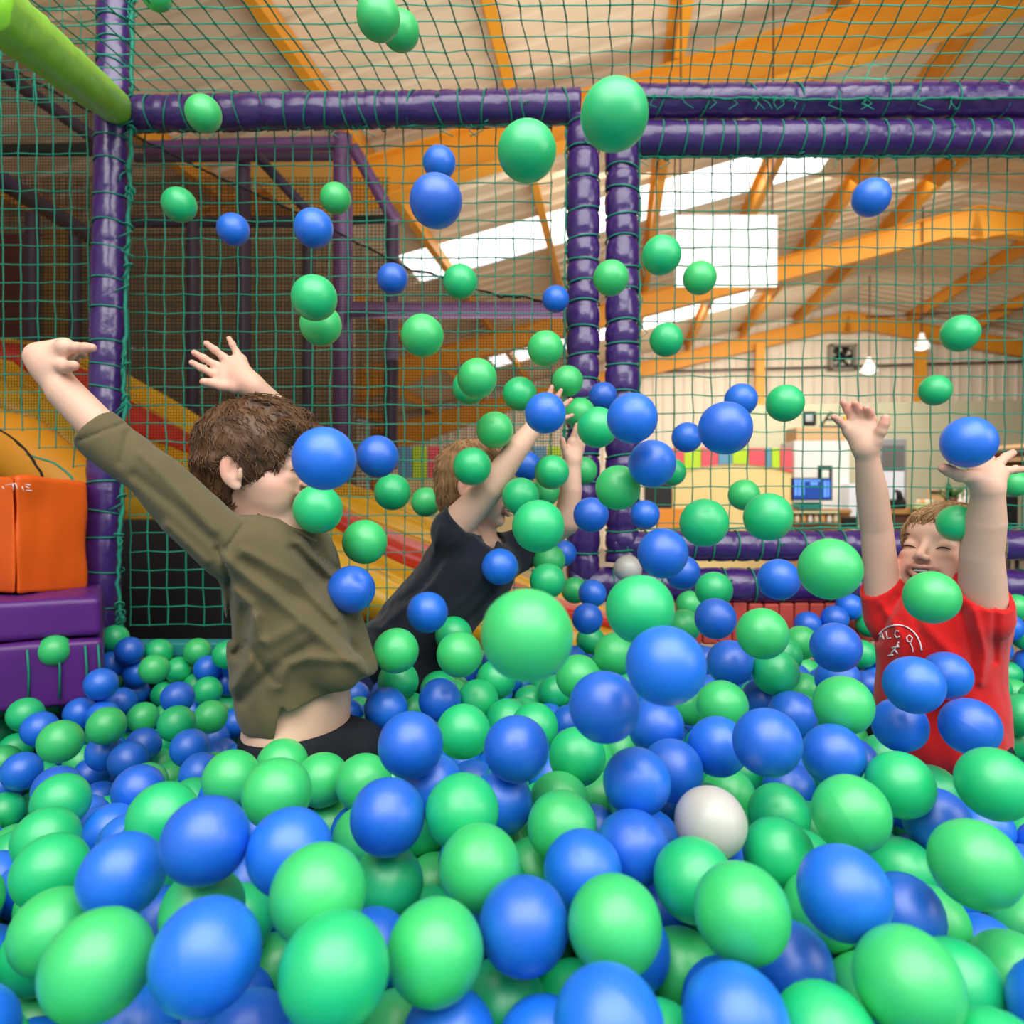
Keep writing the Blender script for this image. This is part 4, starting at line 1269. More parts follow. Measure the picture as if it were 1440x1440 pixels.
[-1381,1281,616,0],
[-1321,1281,570,1],
[-1253,1287,602,0],
[-1180,1301,597,0],
[-1080,1302,584,3],
[-1009,1279,577,2],
[-886,1277,572,2],
[-776,1284,597,2],
[-707,1296,636,2],
[-583,1308,638,3],
[-516,1299,671,3],
[-422,1299,745,3],
[-365,1265,779,3],
[-196,1309,794,2],
[-104,1307,786,3],
[-51,1249,766,2],
[197,1296,802,3],
[242,1299,742,3],
[395,1288,781,2],
[474,1298,797,3],
[548,1277,799,2],
[624,1285,744,2],
[860,1322,721,3],
[940,1279,747,2],
[1015,1284,748,3],
[1090,1283,750,3],
[1166,1290,747,1],
[1242,1287,773,1],
[1315,1286,759,1],
[1390,1292,763,0],
[1478,1279,745,1],
[1545,1275,712,1],
[1627,1285,687,0],
[1709,1278,681,0],
[-1793,1382,616,1],
[-1724,1364,591,1],
[-1654,1358,565,0],
[-1580,1349,567,0],
[-1513,1354,603,0],
[-1410,1344,582,1],
[-1342,1364,604,0],
[-1275,1353,571,1],
[-1204,1372,583,2],
[-1130,1357,582,2],
[-905,1349,585,3],
[-640,1353,622,2],
[-545,1370,658,2],
[-458,1341,694,3],
[-361,1346,769,2],
[-249,1374,806,3],
[-146,1356,824,2],
[-68,1374,763,3],
[1,1346,771,2],
[182,1349,751,3],
[250,1372,730,3],
[467,1343,737,3],
[522,1355,795,3],
[599,1353,763,2],
[676,1338,734,3],
[751,1354,734,2],
[969,1348,745,3],
[1048,1349,765,3],
[1122,1350,754,3],
[1208,1351,757,0],
[1285,1362,740,0],
[1359,1359,750,1],
[1438,1342,737,0],
[1513,1349,728,0],
[1587,1336,725,1],
[1645,1357,683,1],
[1743,1365,680,0],
[-1583,1420,592,1],
[-1474,1417,612,0],
[-1404,1429,586,0],
[-1303,1427,591,0],
[-1156,1418,619,3],
[-1004,1422,552,2],
[-938,1416,592,3],
[-625,1426,612,3],
[-498,1427,647,2],
[-416,1407,722,3],
[-354,1449,742,3],
[-129,1422,793,2],
[-40,1450,766,3],
[25,1415,755,2],
[167,1415,703,2],
[308,1418,718,2],
[355,1445,773,3],
[425,1416,744,2],
[500,1409,748,3],
[575,1422,746,2],
[649,1407,746,3],
[720,1426,733,3],
[795,1424,736,2],
[1028,1414,712,3],
[1099,1436,723,3],
[1163,1413,755,2],
[1237,1419,744,2],
[1335,1430,716,1],
[1406,1407,717,0],
[1475,1400,688,1],
[1546,1414,707,1],
[1619,1424,720,0],
[1687,1420,688,0],
[1761,1419,729,1],
[1826,1397,699,0],
[-1028,1480,594,2],
[-660,1503,606,2],
[-558,1469,632,2],
[-447,1480,660,3],
[-381,1513,710,3],
[-106,1486,761,3],
[156,1484,732,2],
[233,1461,768,3],
[301,1488,742,3],
[398,1483,724,3],
[456,1481,772,3],
[531,1477,774,2],
[585,1492,721,2],
[680,1485,710,3],
[765,1482,699,2],
[838,1482,714,2],
[991,1479,713,3],
[1064,1497,697,2],
[1158,1528,725,3],
[1191,1464,705,3],
[1270,1482,720,2],
[1333,1497,682,1],
[1419,1481,717,1],
[1500,1470,689,1],
[1579,1487,715,1],
[1649,1485,688,0],
[1721,1481,715,0],
[1815,1472,724,1],
[1886,1485,703,0],
[-987,1554,603,2],
[-703,1562,586,3],
[-563,1544,631,2],
[-493,1557,607,2],
[-415,1541,630,2],
[-131,1556,765,2],
[-36,1533,764,3],
[40,1552,743,2],
[121,1547,714,3],
[199,1544,745,3],
[265,1541,780,2],
[352,1536,769,2],
[426,1549,765,3],
[498,1544,783,3],
[573,1537,790,3],
[656,1557,699,3],
[727,1544,718,2],
[1013,1550,719,3],
[1089,1554,739,2],
[1231,1546,722,3],
[1304,1562,717,3],
[1378,1546,715,0],
[1453,1548,718,0],
[1526,1539,703,0],
[1617,1558,732,0],
[1692,1549,727,1],
[1770,1535,698,1],
[1841,1543,720,1],
[1928,1547,704,1],
[-1045,1602,608,3],
[-959,1623,603,3],
[-896,1584,583,3],
[-844,1629,618,2],
[-629,1581,598,3],
[-528,1623,607,2],
[-438,1608,605,3],
[-378,1615,652,3],
[-310,1629,680,3],
[-237,1613,717,3],
[-163,1621,731,2],
[-70,1600,730,3],
[-12,1602,777,3],
[79,1615,757,2],
[153,1605,749,3],
[229,1606,774,2],
[311,1599,769,2],
[385,1611,774,2],
[446,1650,752,3],
[544,1596,754,3],
[618,1600,747,3],
[680,1634,773,3],
[746,1611,746,2],
[886,1592,733,3],
[974,1607,748,2],
[1047,1615,731,2],
[1144,1602,720,3],
[1249,1619,729,2],
[1353,1614,694,3],
[1427,1626,705,2],
[1498,1607,719,0],
[1572,1614,711,1],
[1657,1622,699,1],
[1728,1600,686,0],
[1802,1605,698,1],
[1886,1601,735,1],
[1933,1635,687,1],
[-1015,1667,629,2],
[-965,1703,582,2],
[-896,1676,593,2],
[-817,1698,628,2],
[-629,1656,605,2],
[-564,1685,582,2],
[-475,1660,645,3],
[-408,1676,613,2],
[-352,1688,661,3],
[-253,1678,684,2],
[-191,1691,726,2],
[-126,1675,768,3],
[-52,1668,760,3],
[22,1664,751,3],
[114,1677,778,3],
[188,1669,770,2],
[264,1673,775,3],
[335,1672,799,2],
[397,1706,753,3],
[519,1666,743,3],
[586,1658,784,3],
[637,1681,734,3],
[769,1682,751,3],
[933,1647,699,3],
[1004,1675,744,3],
[1105,1660,746,3],
[1180,1664,742,2],
[1312,1676,692,3],
[1381,1683,720,2],
[1455,1693,724,3],
[1527,1676,714,1],
[1601,1681,730,1],
[1700,1665,742,0],
[1779,1676,723,1],
[1857,1657,696,0],
[1921,1686,741,0],
[1992,1666,727,1],
[-1057,1729,625,3],
[-983,1760,627,3],
[-918,1798,625,2],
[-796,1763,597,3],
[-618,1732,605,3],
[-532,1729,634,3],
[-458,1731,625,3],
[-394,1750,659,2],
[-303,1741,637,3],
[-231,1745,657,2],
[-153,1752,747,3],
[-88,1722,723,2],
[-17,1735,753,3],
[57,1726,773,2],
[154,1739,794,3],
[230,1739,775,2],
[307,1733,762,2],
[389,1755,810,2],
[455,1753,763,2],
[483,1726,699,3],
[610,1748,754,2],
[692,1732,739,2],
[903,1756,725,3],
[977,1743,727,2],
[1063,1722,746,2],
[1136,1727,733,2],
[1216,1719,707,3],
[1352,1737,671,2],
[1410,1753,721,3],
[1490,1758,732,2],
[1564,1754,745,1],
[1652,1733,714,1],
[1725,1735,730,0],
[1799,1746,740,1],
[1867,1730,713,0],
[1974,1739,728,1],
[2054,1734,711,0],
[-1033,1816,630,3],
[-844,1800,640,3],
[-796,1838,598,3],
[-638,1804,586,2],
[-569,1790,612,3],
[-492,1798,628,3],
[-415,1802,603,2],
[-349,1825,631,3],
[-245,1818,650,2],
[-174,1790,676,2],
[-121,1825,731,3],
[-43,1801,775,3],
[31,1817,776,3],
[101,1792,788,3],
[256,1821,749,2],
[335,1799,783,3],
[418,1817,779,2],
[462,1801,705,3],
[576,1809,780,3],
[653,1809,758,3],
[714,1803,714,2],
[801,1785,664,3],
[850,1808,715,2],
[967,1821,719,3],
[1034,1791,736,3],
[1103,1816,748,3],
[1167,1793,718,3],
[1232,1788,681,2],
[1345,1865,681,2],
[1448,1818,715,2],
[1522,1826,732,3],
[1613,1797,708,0],
[1696,1804,733,1],
[1769,1817,723,1],
[1840,1800,709,0],
[1903,1840,703,0],
[1964,1812,737,0],
[2118,1814,734,1],
[-685,1851,622,3],
[-623,1886,646,2],
[-555,1862,625,3],
[-485,1866,598,2],
[-389,1889,631,3],
[-302,1864,674,3],
[-226,1890,659,2],
[-159,1874,688,3],
[-87,1892,749,2],
[-18,1873,772,3],
[96,1867,779,2],
[288,1894,788,2],
[364,1889,785,2],
[440,1888,777,2],
[510,1857,772,3],
[590,1882,769,2],
[654,1878,729,2],
[731,1879,724,2],
[826,1886,722,2],
[896,1868,742,3],
[1057,1859,706,2],
[1117,1889,748,2],
[1193,1862,736,2],
[1271,1876,737,3],
[1425,1867,663,3],
[1500,1890,690,3],
[1592,1907,714,3],
[1652,1861,712,0],
[1725,1878,715,0],
[1797,1894,724,0],
[1874,1906,721,0],
[1954,1894,713,0],
[2014,1852,697,0],
[2080,1877,723,1],
[-372,7,679,1],
[-302,6,706,1],
[-231,-6,729,0],
[-156,-5,733,1],
[-74,-18,743,0],
[0,-4,734,1],
[72,3,750,0],
[145,5,769,1],
[217,-17,771,0],
[290,-4,763,1],
[-423,60,695,1],
[-333,71,686,0],
[-254,63,713,0],
[-182,71,732,1],
[-112,52,714,1],
[-40,60,732,0],
[33,67,756,0],
[108,69,753,0],
[193,37,721,1],
[260,62,742,1],
[335,55,750,0],
[433,74,741,1],
[-384,125,679,1],
[-295,135,683,1],
[-228,133,715,1],
[-156,141,735,1],
[-84,130,720,0],
[-9,128,738,0],
[65,134,746,0],
[150,127,773,1],
[224,122,768,1],
[302,123,755,0],
[373,117,732,0],
[484,128,735,1],
[-490,183,674,1],
[-415,194,679,1],
[-333,200,682,1],
[-260,199,698,1],
[-185,203,704,0],
[-113,201,726,1],
[-42,194,748,0],
[32,205,730,0],
[107,196,744,1],
[184,187,744,0],
[259,182,739,1],
[350,181,765,1],
[421,175,741,1],
[493,202,730,0],
[-599,260,682,0],
[-524,253,683,1],
[-451,258,666,0],
[-377,260,674,1],
[-302,269,680,1],
[-225,265,692,1],
[-150,269,719,1],
[-77,264,704,0],
[-15,264,746,0],
[77,265,740,1],
[153,253,728,1],
[225,249,749,0],
[305,238,723,0],
[380,236,724,1],
[450,261,714,0],
[548,254,724,1],
[-646,318,674,0],
[-573,330,686,1],
[-498,324,685,0],
[-423,324,689,1],
[-348,327,689,1],
[-258,331,677,0],
[-194,329,715,0],
[-118,335,706,1],
[-3,324,704,1],
[69,346,709,1],
[133,323,744,1],
[207,345,746,0],
[271,308,755,1],
[344,300,740,0],
[430,332,726,1],
[503,314,731,0],
[576,323,716,1],
[-679,384,684,1],
[-605,399,690,1],
[-534,392,668,1],
[-460,388,676,0],
[-388,390,697,1],
[-306,388,683,1],
[-236,394,709,1],
[-161,396,716,1],
[-89,404,700,0],
[-20,394,726,0],
[100,386,763,0],
[158,391,713,1],
[215,419,753,0],
[345,423,748,1],
[366,363,708,1],
[458,400,715,1],
[530,382,717,0],
[613,386,698,1],
[684,366,690,0],
[-721,437,651,0],
[-650,455,668,0],
[-572,466,673,0],
[-499,456,681,1],
[-424,453,670,0],
[-350,446,665,1],
[-272,455,682,0],
[-197,452,682,1],
[-112,472,723,0],
[-41,462,700,0],
[31,474,713,0],
[98,435,704,0],
[191,502,742,1],
[255,478,710,0],
[329,479,702,0],
[404,450,711,0],
[504,454,738,1],
[566,444,695,0],
[644,456,689,0],
[717,459,673,0],
[-757,502,655,1],
[-687,520,677,1],
[-618,519,644,0],
[-519,526,703,1],
[-462,516,654,0],
[-399,506,717,0],
[-232,518,692,0],
[-84,526,679,0],
[-15,533,707,1],
[59,543,707,0],
[121,577,729,2],
[330,543,761,3],
[387,521,720,0],
[460,510,712,1],
[533,511,699,0],
[606,514,717,0],
[680,521,697,1],
[773,508,661,0],
[-858,590,630,0],
[-789,570,650,0],
[-716,586,653,0],
[-645,581,675,1],
[-564,568,661,0],
[-518,622,686,3],
[-397,552,659,1],
[-367,618,678,3],
[-295,546,663,1],
[-172,587,702,3],
[292,572,695,3],
[429,582,713,2],
[504,578,718,3],
[557,574,666,0],
[629,579,688,0],
[699,591,664,1],
[814,610,673,1],
[-916,626,597,0],
[-820,657,629,1],
[-750,653,655,1],
[-677,668,670,0],
[-592,634,682,1],
[-443,617,683,3],
[-401,683,661,2],
[-279,684,689,3],
[-155,659,697,2],
[-81,646,702,2],
[-5,644,699,3],
[229,641,708,3],
[295,676,715,3],
[385,643,714,3],
[442,679,682,2],
[511,653,697,3],
[584,638,692,0],
[685,658,695,1],
[760,656,698,0],
[880,628,643,0],
[-878,716,620,0],
[-804,730,622,1],
[-697,723,623,1],
[-624,712,636,2],
[-477,683,672,2],
[-436,744,685,3],
[-340,725,676,3],
[-89,764,724,2],
[-42,707,721,2],
[31,725,720,2],
[104,715,719,2],
[231,716,716,2],
[373,711,684,3],
[434,749,707,3],
[506,725,716,3],
[620,698,665,0],
[736,727,696,0],
[807,723,673,0],
[878,701,661,0],
[-982,772,552,1],
[-909,778,592,1],
[-836,794,595,1],
[-770,797,629,0],
[-697,795,646,3],
[-604,773,674,3],
[-514,782,657,2],
[-457,814,703,2],
[-376,785,706,3],
[-325,798,653,2],
[-202,789,692,3],
[-152,733,698,2],
[-18,781,711,3],
[55,802,711,2],
[243,794,711,2],
[302,750,723,2],
[377,795,720,3],
[451,817,679,2],
[564,824,679,2],
[689,809,712,2],
[760,790,663,0],
[834,790,653,0],
[909,770,644,1],
[992,775,636,0],
[-1032,856,520,1],
[-953,856,550,0],
[-886,849,582,1],
[-798,865,616,1],
[-685,869,641,2],
[-583,843,654,2],
[-515,857,684,3],
[-399,843,665,3],
[-334,865,694,3],
[-266,830,684,3],
[-201,863,702,2],
[78,854,759,3],
[128,806,727,3],
[171,863,748,2],
[235,868,710,2],
[330,845,676,3],
[398,864,702,2],
[520,806,736,3],
[608,884,676,3],
[635,816,660,3],
[712,861,663,2],
[787,859,661,0],
[872,850,628,1],
[944,827,610,1],
[1020,867,620,0],
[-1132,892,510,1],
[-1065,923,523,0],
[-964,920,513,1],
[-907,922,572,1],
[-818,932,588,2],
[-565,912,676,3],
[-501,909,633,3],
[-451,897,691,3],
[-382,916,666,3],
[-276,910,707,3],
[-148,916,706,2],
[-74,917,706,2],
[-2,911,724,3],
[95,874,689,3],
[165,897,682,3],
[226,940,677,2],
[294,944,704,3],
[364,927,682,2],
[464,927,708,3],
[505,867,687,2],
[552,924,706,3],
[661,930,703,2],
[745,925,643,3],
[809,908,608,0],
[877,924,640,1],
[953,899,629,0],
[1050,934,637,0],
[1136,915,660,1],
[-1185,988,507,1],
[-1100,983,496,0],
[-1013,976,517,0],
[-933,985,535,1],
[-865,986,567,3],
[-637,996,630,3],
[-566,981,646,2],
[-436,1020,642,3],
[-414,976,698,2],
[-342,978,677,2],
[-191,995,703,3],
[-113,982,710,2],
[-29,977,701,3],
[74,980,715,3],
[111,922,749,3],
[161,970,699,2],
[253,1003,719,3],
[348,994,719,2],
[416,979,693,3],
[488,993,686,3],
[597,983,712,2],
[663,1017,723,3],
[705,982,672,3],
[866,1001,649,3],
[935,971,639,1],
[1007,977,681,1],
[1102,981,671,0],
[1172,974,703,1],
[-1249,1020,484,1],
[-1139,1047,501,0],
[-1051,1041,507,0],
[-976,1041,511,0],
[-893,1046,520,2],
[-778,1021,582,3],
[-665,1064,621,3],
[-583,1044,611,3],
[-487,1075,644,3],
[-429,1079,697,2],
[-142,1051,715,2],
[-68,1041,697,2],
[10,1025,743,3],
[78,1053,728,3],
[148,1043,706,3],
[211,1060,743,2],
[306,1056,717,2],
[397,1051,707,3],
[470,1056,722,2],
[540,1028,728,3],
[593,1051,678,2],
[679,1051,658,2],
[741,1026,623,3],
[922,1042,620,0],
[973,1071,667,0],
[1040,1040,656,1],
[1115,1047,704,0],
[1218,1037,698,0],
[-1237,1092,498,0],
[-1165,1117,506,0],
[-1087,1107,506,0],
[-1014,1104,523,1],
[-939,1106,521,2],
[-796,1088,615,3],
[-725,1109,618,2],
[-656,1138,624,3],
[-551,1110,625,2],
[-448,1150,684,2],
[-130,1125,720,2],
[-55,1113,710,2],
[56,1110,771,3],
[125,1111,733,2],
[197,1129,721,3],
[268,1116,740,3],
[336,1123,701,3],
[446,1117,759,2],
[487,1136,700,2],
[551,1101,715,3],
[610,1127,677,2],
[703,1120,641,3],
[772,1092,639,3],
[843,1117,637,3],
[918,1115,637,3],
[997,1138,690,2],
[1061,1099,698,0],
[1170,1097,696,0],
[1244,1109,703,1],
[-1353,1198,521,1],
[-1282,1191,499,1],
[-1208,1179,507,0],
[-1134,1185,505,1],
[-1059,1180,509,1],
[-838,1159,540,2],
[-731,1166,571,3],
[-660,1191,571,2],
[-593,1163,593,3],
[-496,1161,627,3],
[-177,1172,756,3],
[-12,1188,730,2],
[96,1196,697,2],
[170,1192,690,2],
[247,1153,672,3],
[295,1183,721,3],
[360,1196,686,2],
[425,1174,715,3],
[508,1208,694,3],
[592,1198,663,2],
[723,1168,695,3],
[779,1165,626,3],
[796,1136,698,2],
[925,1157,698,2],
[933,1222,661,3],
[1062,1167,666,0],
[1125,1157,706,1],
[1199,1171,705,0],
[1273,1176,690,1],
[1348,1179,695,0],
[-1419,1242,509,0],
[-1350,1271,502,0],
[-1235,1249,507,1],
[-1160,1255,512,0],
[-1086,1266,510,2],
[-1015,1240,513,3],
[-886,1222,521,3],
[-785,1216,561,3],
[-718,1238,587,3],
[-649,1259,607,3],
[-557,1248,601,2],
[-448,1268,667,2],
[-406,1212,694,3],
[-340,1245,706,2],
[-279,1268,744,2],
[-216,1233,717,3],
[-123,1259,713,2],
[71,1259,730,3],
[128,1262,680,3],
[175,1264,738,2],
[235,1226,713,2],
[345,1268,703,2],
[416,1246,694,3],
[483,1277,704,2],
[566,1251,712,2],
[629,1263,673,2],
[699,1236,668,3],
[772,1221,675,2],
[839,1240,649,2],
[977,1279,682,3],
[1034,1236,659,2],
[1092,1224,704,0],
[1165,1238,691,0],
[1239,1243,697,0],
[1332,1249,675,0],
[1403,1262,696,1],
[-1486,1325,528,0],
[-1408,1317,512,1],
[-1342,1345,489,1],
[-1281,1307,513,1],
[-1209,1327,521,1],
[-1134,1325,515,2],
[-964,1318,526,2],
[-887,1330,514,3],
[-822,1304,542,2],
[-747,1318,537,2],
[-677,1313,564,3],
[-601,1299,565,3],
[-528,1328,570,2],
[-471,1289,599,3],
[-382,1301,679,2],
[-314,1321,703,2],
[-226,1324,726,3],
[-151,1326,730,2],
[-68,1309,720,3],
[5,1292,719,2],
[124,1336,689,3],
[196,1315,685,3],
[311,1333,712,3],
[400,1319,713,3],
[540,1318,732,3],
[578,1318,667,3],
[691,1309,648,2],
[766,1307,637,3],
[893,1305,656,3],
[952,1349,672,3],
[1048,1305,684,3],
[1123,1301,685,2],
[1201,1306,683,0],
[1283,1304,693,0],
[1344,1310,632,0],
[1437,1321,665,1],
[-1526,1394,523,0],
[-1451,1391,528,0],
[-1377,1403,521,0],
[-1303,1409,511,1],
[-1231,1417,529,2],
[-1158,1406,518,3],
[-1065,1382,524,2],
[-937,1386,509,3],
[-721,1370,587,2],
[-635,1376,550,2],
[-565,1393,581,3],
[-472,1361,623,3],
[-400,1370,656,3],
[-340,1391,697,2],
[-278,1377,737,2],
[-198,1397,746,3],
[-136,1394,704,3],
[-19,1361,696,2],
[55,1365,707,2],
[203,1379,646,2],
[277,1374,659,3],
[436,1370,672,2],
[496,1403,640,3],
[545,1381,691,2],
[633,1369,666,3],
[707,1376,677,3],
[781,1374,668,2],
[851,1399,678,3],
[906,1389,628,2],
[1021,1368,651,3],
[1085,1370,690,2],
[1160,1368,692,3],
[1208,1367,634,1],
[1281,1351,635,1],
[1356,1371,675,0],
[1489,1361,625,0],
[-946,1465,530,3],
[-686,1433,569,2],
[-596,1482,569,3],
[-507,1438,568,2],
[-426,1416,603,3],
[-382,1443,664,2],
[-302,1454,686,3],
[-65,1420,702,2],
[0,1448,677,3],
[121,1464,666,2],
[217,1451,660,2],
[291,1447,652,2],
[445,1445,676,2],
[521,1454,692,3],
[589,1428,654,2],
[664,1436,655,3],
[738,1437,645,3],
[812,1446,635,3],
[972,1423,638,2],
[1059,1427,625,2],
[1136,1430,658,2],
[1209,1442,635,2],
[1272,1417,675,1],
[1329,1404,613,0],
[1399,1430,645,0],
[1483,1437,616,1],
[1597,1431,644,1],
[-1031,1498,521,2],
[-869,1509,538,2],
[-794,1470,530,2],
[-724,1512,516,3],
[-655,1484,523,3],
[-569,1492,500,2],
[-460,1494,585,3],
[-386,1479,592,2],
[-342,1504,647,2],
[-141,1492,695,2],
[-60,1513,695,2],
[42,1507,663,3],
[176,1514,659,3],
[260,1508,683,3],
[340,1498,679,3],
[409,1511,652,2],
[464,1512,703,3],
[549,1503,642,3],
[623,1504,658,2],
[692,1504,628,3],
[774,1511,629,2],
[860,1506,646,3],
[1014,1485,642,3],
[1087,1497,625,3],
[1159,1501,646,3],
[1252,1502,649,3],
[1332,1479,608,1],
[1379,1531,634,1],
[1442,1492,645,0],
[1549,1487,635,1],
[1621,1500,619,1],
[-1068,1540,572,2],
[-670,1564,519,2],
[-594,1553,538,3],
[-522,1533,542,3],
[-448,1549,528,3],
[-351,1558,595,2],
[-280,1562,665,2],
[-181,1555,701,3],
[-110,1567,676,2],
[-7,1565,686,2],
[79,1573,657,3],
[153,1585,648,2],
[221,1572,678,2],
[309,1563,698,3],
[383,1559,704,3],
[453,1571,650,3],
[532,1543,703,2],
[590,1575,668,3],
[678,1579,631,2],
[787,1568,680,2],
[830,1569,618,2],
[900,1573,645,3],
[970,1546,643,2],
[1043,1557,631,2],
[1116,1563,646,2],
[1188,1567,664,2],
[1272,1569,624,3],
[1344,1588,601,3],
[1433,1574,604,1],
[1496,1540,625,1],
[1566,1561,644,0],
[1642,1561,658,1],
[-1030,1617,537,2],
[-894,1638,528,2],
[-793,1635,537,2],
[-721,1620,521,3],
[-627,1625,518,2],
[-555,1616,537,2],
[-481,1616,526,2],
[-385,1630,557,2],
[-319,1626,603,2],
[-247,1643,618,3],
[-188,1606,646,2],
[-106,1654,693,2],
[-34,1634,673,2],
[41,1634,675,2],
[114,1636,688,3],
[189,1638,692,3],
[266,1624,711,2],
[346,1634,711,3],
[416,1625,688,2],
[476,1590,719,2],
[574,1643,697,2],
[647,1629,681,2],
[724,1621,675,2],
[796,1632,641,3],
[866,1637,666,2],
[949,1633,620,2],
[1002,1627,673,3],
[1075,1627,657,3],
[1149,1630,650,3],
[1224,1628,639,2],
[1297,1640,627,3],
[1396,1633,630,2],
[1471,1631,643,0],
[1546,1634,644,0],
[1615,1620,620,1],
[1686,1642,633,0],
[-1035,1689,559,2],
[-967,1656,524,3],
[-906,1717,531,3],
[-836,1694,552,3],
[-668,1686,533,2],
[-594,1708,518,3],
[-516,1684,524,3],
[-445,1679,548,2],
[-348,1695,572,3],
[-276,1700,555,3],
[-208,1703,599,2],
[-167,1677,656,2],
[-65,1703,653,2],
[1,1698,687,3],
[76,1700,684,3],
[149,1702,667,3],
[211,1707,710,2],
[276,1690,678,2],
[346,1708,699,2],
[420,1698,671,3],
[559,1717,708,3],
[607,1698,653,2],
[679,1697,673,3],
[748,1690,645,3],
[812,1689,688,2],
[911,1727,656,2],
[980,1699,667,3],
[1055,1697,675,2],
[1113,1692,629,2],
[1187,1694,643,2],
[1258,1704,621,3],
[1357,1695,609,3],
[1425,1698,655,3],
[1509,1700,646,1],
[1591,1694,646,1],
[1656,1707,610,0],
[1727,1695,666,0],
[1791,1687,628,1],
[-1006,1760,556,3],
[-934,1783,550,3],
[-873,1747,595,3],
[-744,1756,543,3],
[-649,1758,528,2],
[-546,1781,542,3],
[-481,1746,556,3],
[-406,1742,560,2],
[-338,1769,577,3],
[-251,1764,587,2],
[-176,1772,601,2],
[-104,1767,665,3],
[-32,1766,685,3],
[40,1761,708,2],
[113,1754,724,2],
[185,1776,726,2],
[259,1764,702,2],
[329,1778,677,3],
[397,1762,702,3],
[523,1775,740,3],
[571,1786,681,2],
[645,1764,669,3],
[715,1757,639,2],
[757,1738,702,3],
[840,1729,632,3],
[953,1783,630,2],
[1016,1764,667,2],
[1089,1764,687,2],
[1155,1763,648,3],
[1226,1783,606,2],
[1304,1763,618,3],
[1384,1774,600,2],
[1456,1765,644,3],
[1547,1763,661,3],
[1619,1766,639,0],
[1696,1764,662,1],
[1776,1751,664,0],
[1866,1768,645,0],
[-993,1857,582,3],
[-896,1844,570,3],
[-842,1797,548,2],
[-734,1829,555,2],
[-666,1857,542,3],
[-592,1846,542,3],
[-511,1846,530,3],
[-423,1863,556,3],
[-351,1843,552,3],
[-287,1829,589,3],
[-217,1826,564,3],
[-157,1841,621,3],
[-64,1833,684,2],
[8,1828,705,3],
[78,1855,707,2],
[149,1842,726,2],
[223,1846,687,3],
[322,1854,734,2],
[393,1839,712,2],
[457,1875,693,2],
[524,1842,699,3],
[613,1839,649,2],
[688,1843,648,3],
[762,1848,663,3],
[853,1819,623,3],
[909,1826,673,2],
[1000,1842,655,2],
[1063,1809,630,2],
[1118,1849,662,3],
[1192,1847,656,2],
[1287,1829,650,3],
[1388,1803,669,3],
[1445,1827,603,3],
[1502,1823,657,2],
[1576,1833,654,3],
[1661,1828,645,0],
[1735,1837,643,1],
[1807,1816,643,0],
[1899,1838,628,0],
[-878,1916,585,3],
[-716,1902,577,2],
[-640,1916,580,2],
[-553,1906,564,3],
[-487,1941,590,3],
[-415,1936,570,3],
[-322,1899,595,3],
[-248,1893,583,2],
[-182,1923,608,2],
[-104,1925,683,2],
[-24,1896,696,3],
[40,1920,726,3],
[106,1923,691,3],
[179,1906,696,3],
[265,1913,720,2],
[337,1901,677,2],
[401,1922,709,2],
[511,1919,721,3],
[582,1890,694,2],
[643,1928,674,3],
[715,1912,657,2],
[780,1934,688,2],
[880,1920,683,2],
[947,1888,691,3],
[1016,1915,677,2],
[1090,1928,690,2],
[1163,1911,682,2],
[1238,1913,671,2],
[1299,1900,629,2],
[1457,1928,633,2],
[1552,1932,656,3],
[1620,1892,641,3],
[1686,1919,666,3],
[1776,1916,655,0],
[1838,1883,631,0],
[1926,1935,657,0],
[-339,-30,618,1],
[-269,-25,645,0],
[-196,-20,664,1],
[-119,-22,668,1],
[-41,-22,674,0],
[51,-36,690,0],
[124,-26,675,1],
[206,-49,703,1],
[256,-4,671,0],
[-389,60,627,0],
[-306,37,625,0],
[-234,43,644,0],
[-156,42,654,0],
[-63,50,657,1],
[9,50,675,0],
[83,41,686,0],
[152,41,657,0],
[224,62,658,1],
[296,59,677,0],
[363,28,686,1],
[-448,110,644,1],
[-328,102,595,0],
[-239,105,602,1],
[-174,114,667,0],
[-108,105,631,0],
[-41,123,659,0],
[32,122,676,0],
[106,112,687,0],
[179,109,705,1],
[257,128,668,1],
[340,115,653,1],
[416,109,671,1],
[-450,176,609,0],
[-376,170,620,0],
[-301,169,616,0],
[-222,166,642,0],
[-139,178,650,0],
[-68,195,667,0],
[6,192,659,1],
[79,180,672,0],
[153,185,676,0],
[227,197,673,1],
[305,185,659,0],
[377,175,680,1],
[475,152,655,0],
[543,171,680,0],
[-582,247,610,0],
[-508,229,614,0],
[-410,243,604,1],
[-336,235,611,0],
[-262,232,628,0],
[-188,232,635,0],
[-114,248,639,1],
[-31,255,639,1],
[31,262,680,0],
[105,251,671,0],
[179,253,657,0],
[277,255,655,0],
[352,243,654,0],
[435,215,656,1],
[524,236,649,0],
[-522,302,617,1],
[-446,312,615,1],
[-371,309,618,0],
[-297,300,610,1],
[-223,294,611,1],
[-161,305,652,1],
[-77,313,648,1],
[1,324,629,0],
[75,313,642,0],
[160,324,674,0],
[228,298,692,0],
[299,321,683,0],
[388,307,666,1],
[458,289,645,1],
[528,310,660,0],
[601,296,651,0],
[-638,376,622,0],
[-566,362,606,0],
[-492,371,609,1],
[-403,377,616,1],
[-328,370,614,0],
[-254,362,609,0],
[-186,375,645,0],
[-112,378,633,0],
[-34,387,652,0],
[34,406,677,1],
[111,378,656,0],
[184,387,641,1],
[255,357,631,0],
[312,392,664,1],
[406,378,647,1],
[480,367,651,0],
[554,380,646,0],
[632,368,628,1],
[-739,449,579,0],
[-709,382,601,0],
[-600,418,570,1],
[-537,436,607,1],
[-462,440,607,0],
[-388,449,601,0],
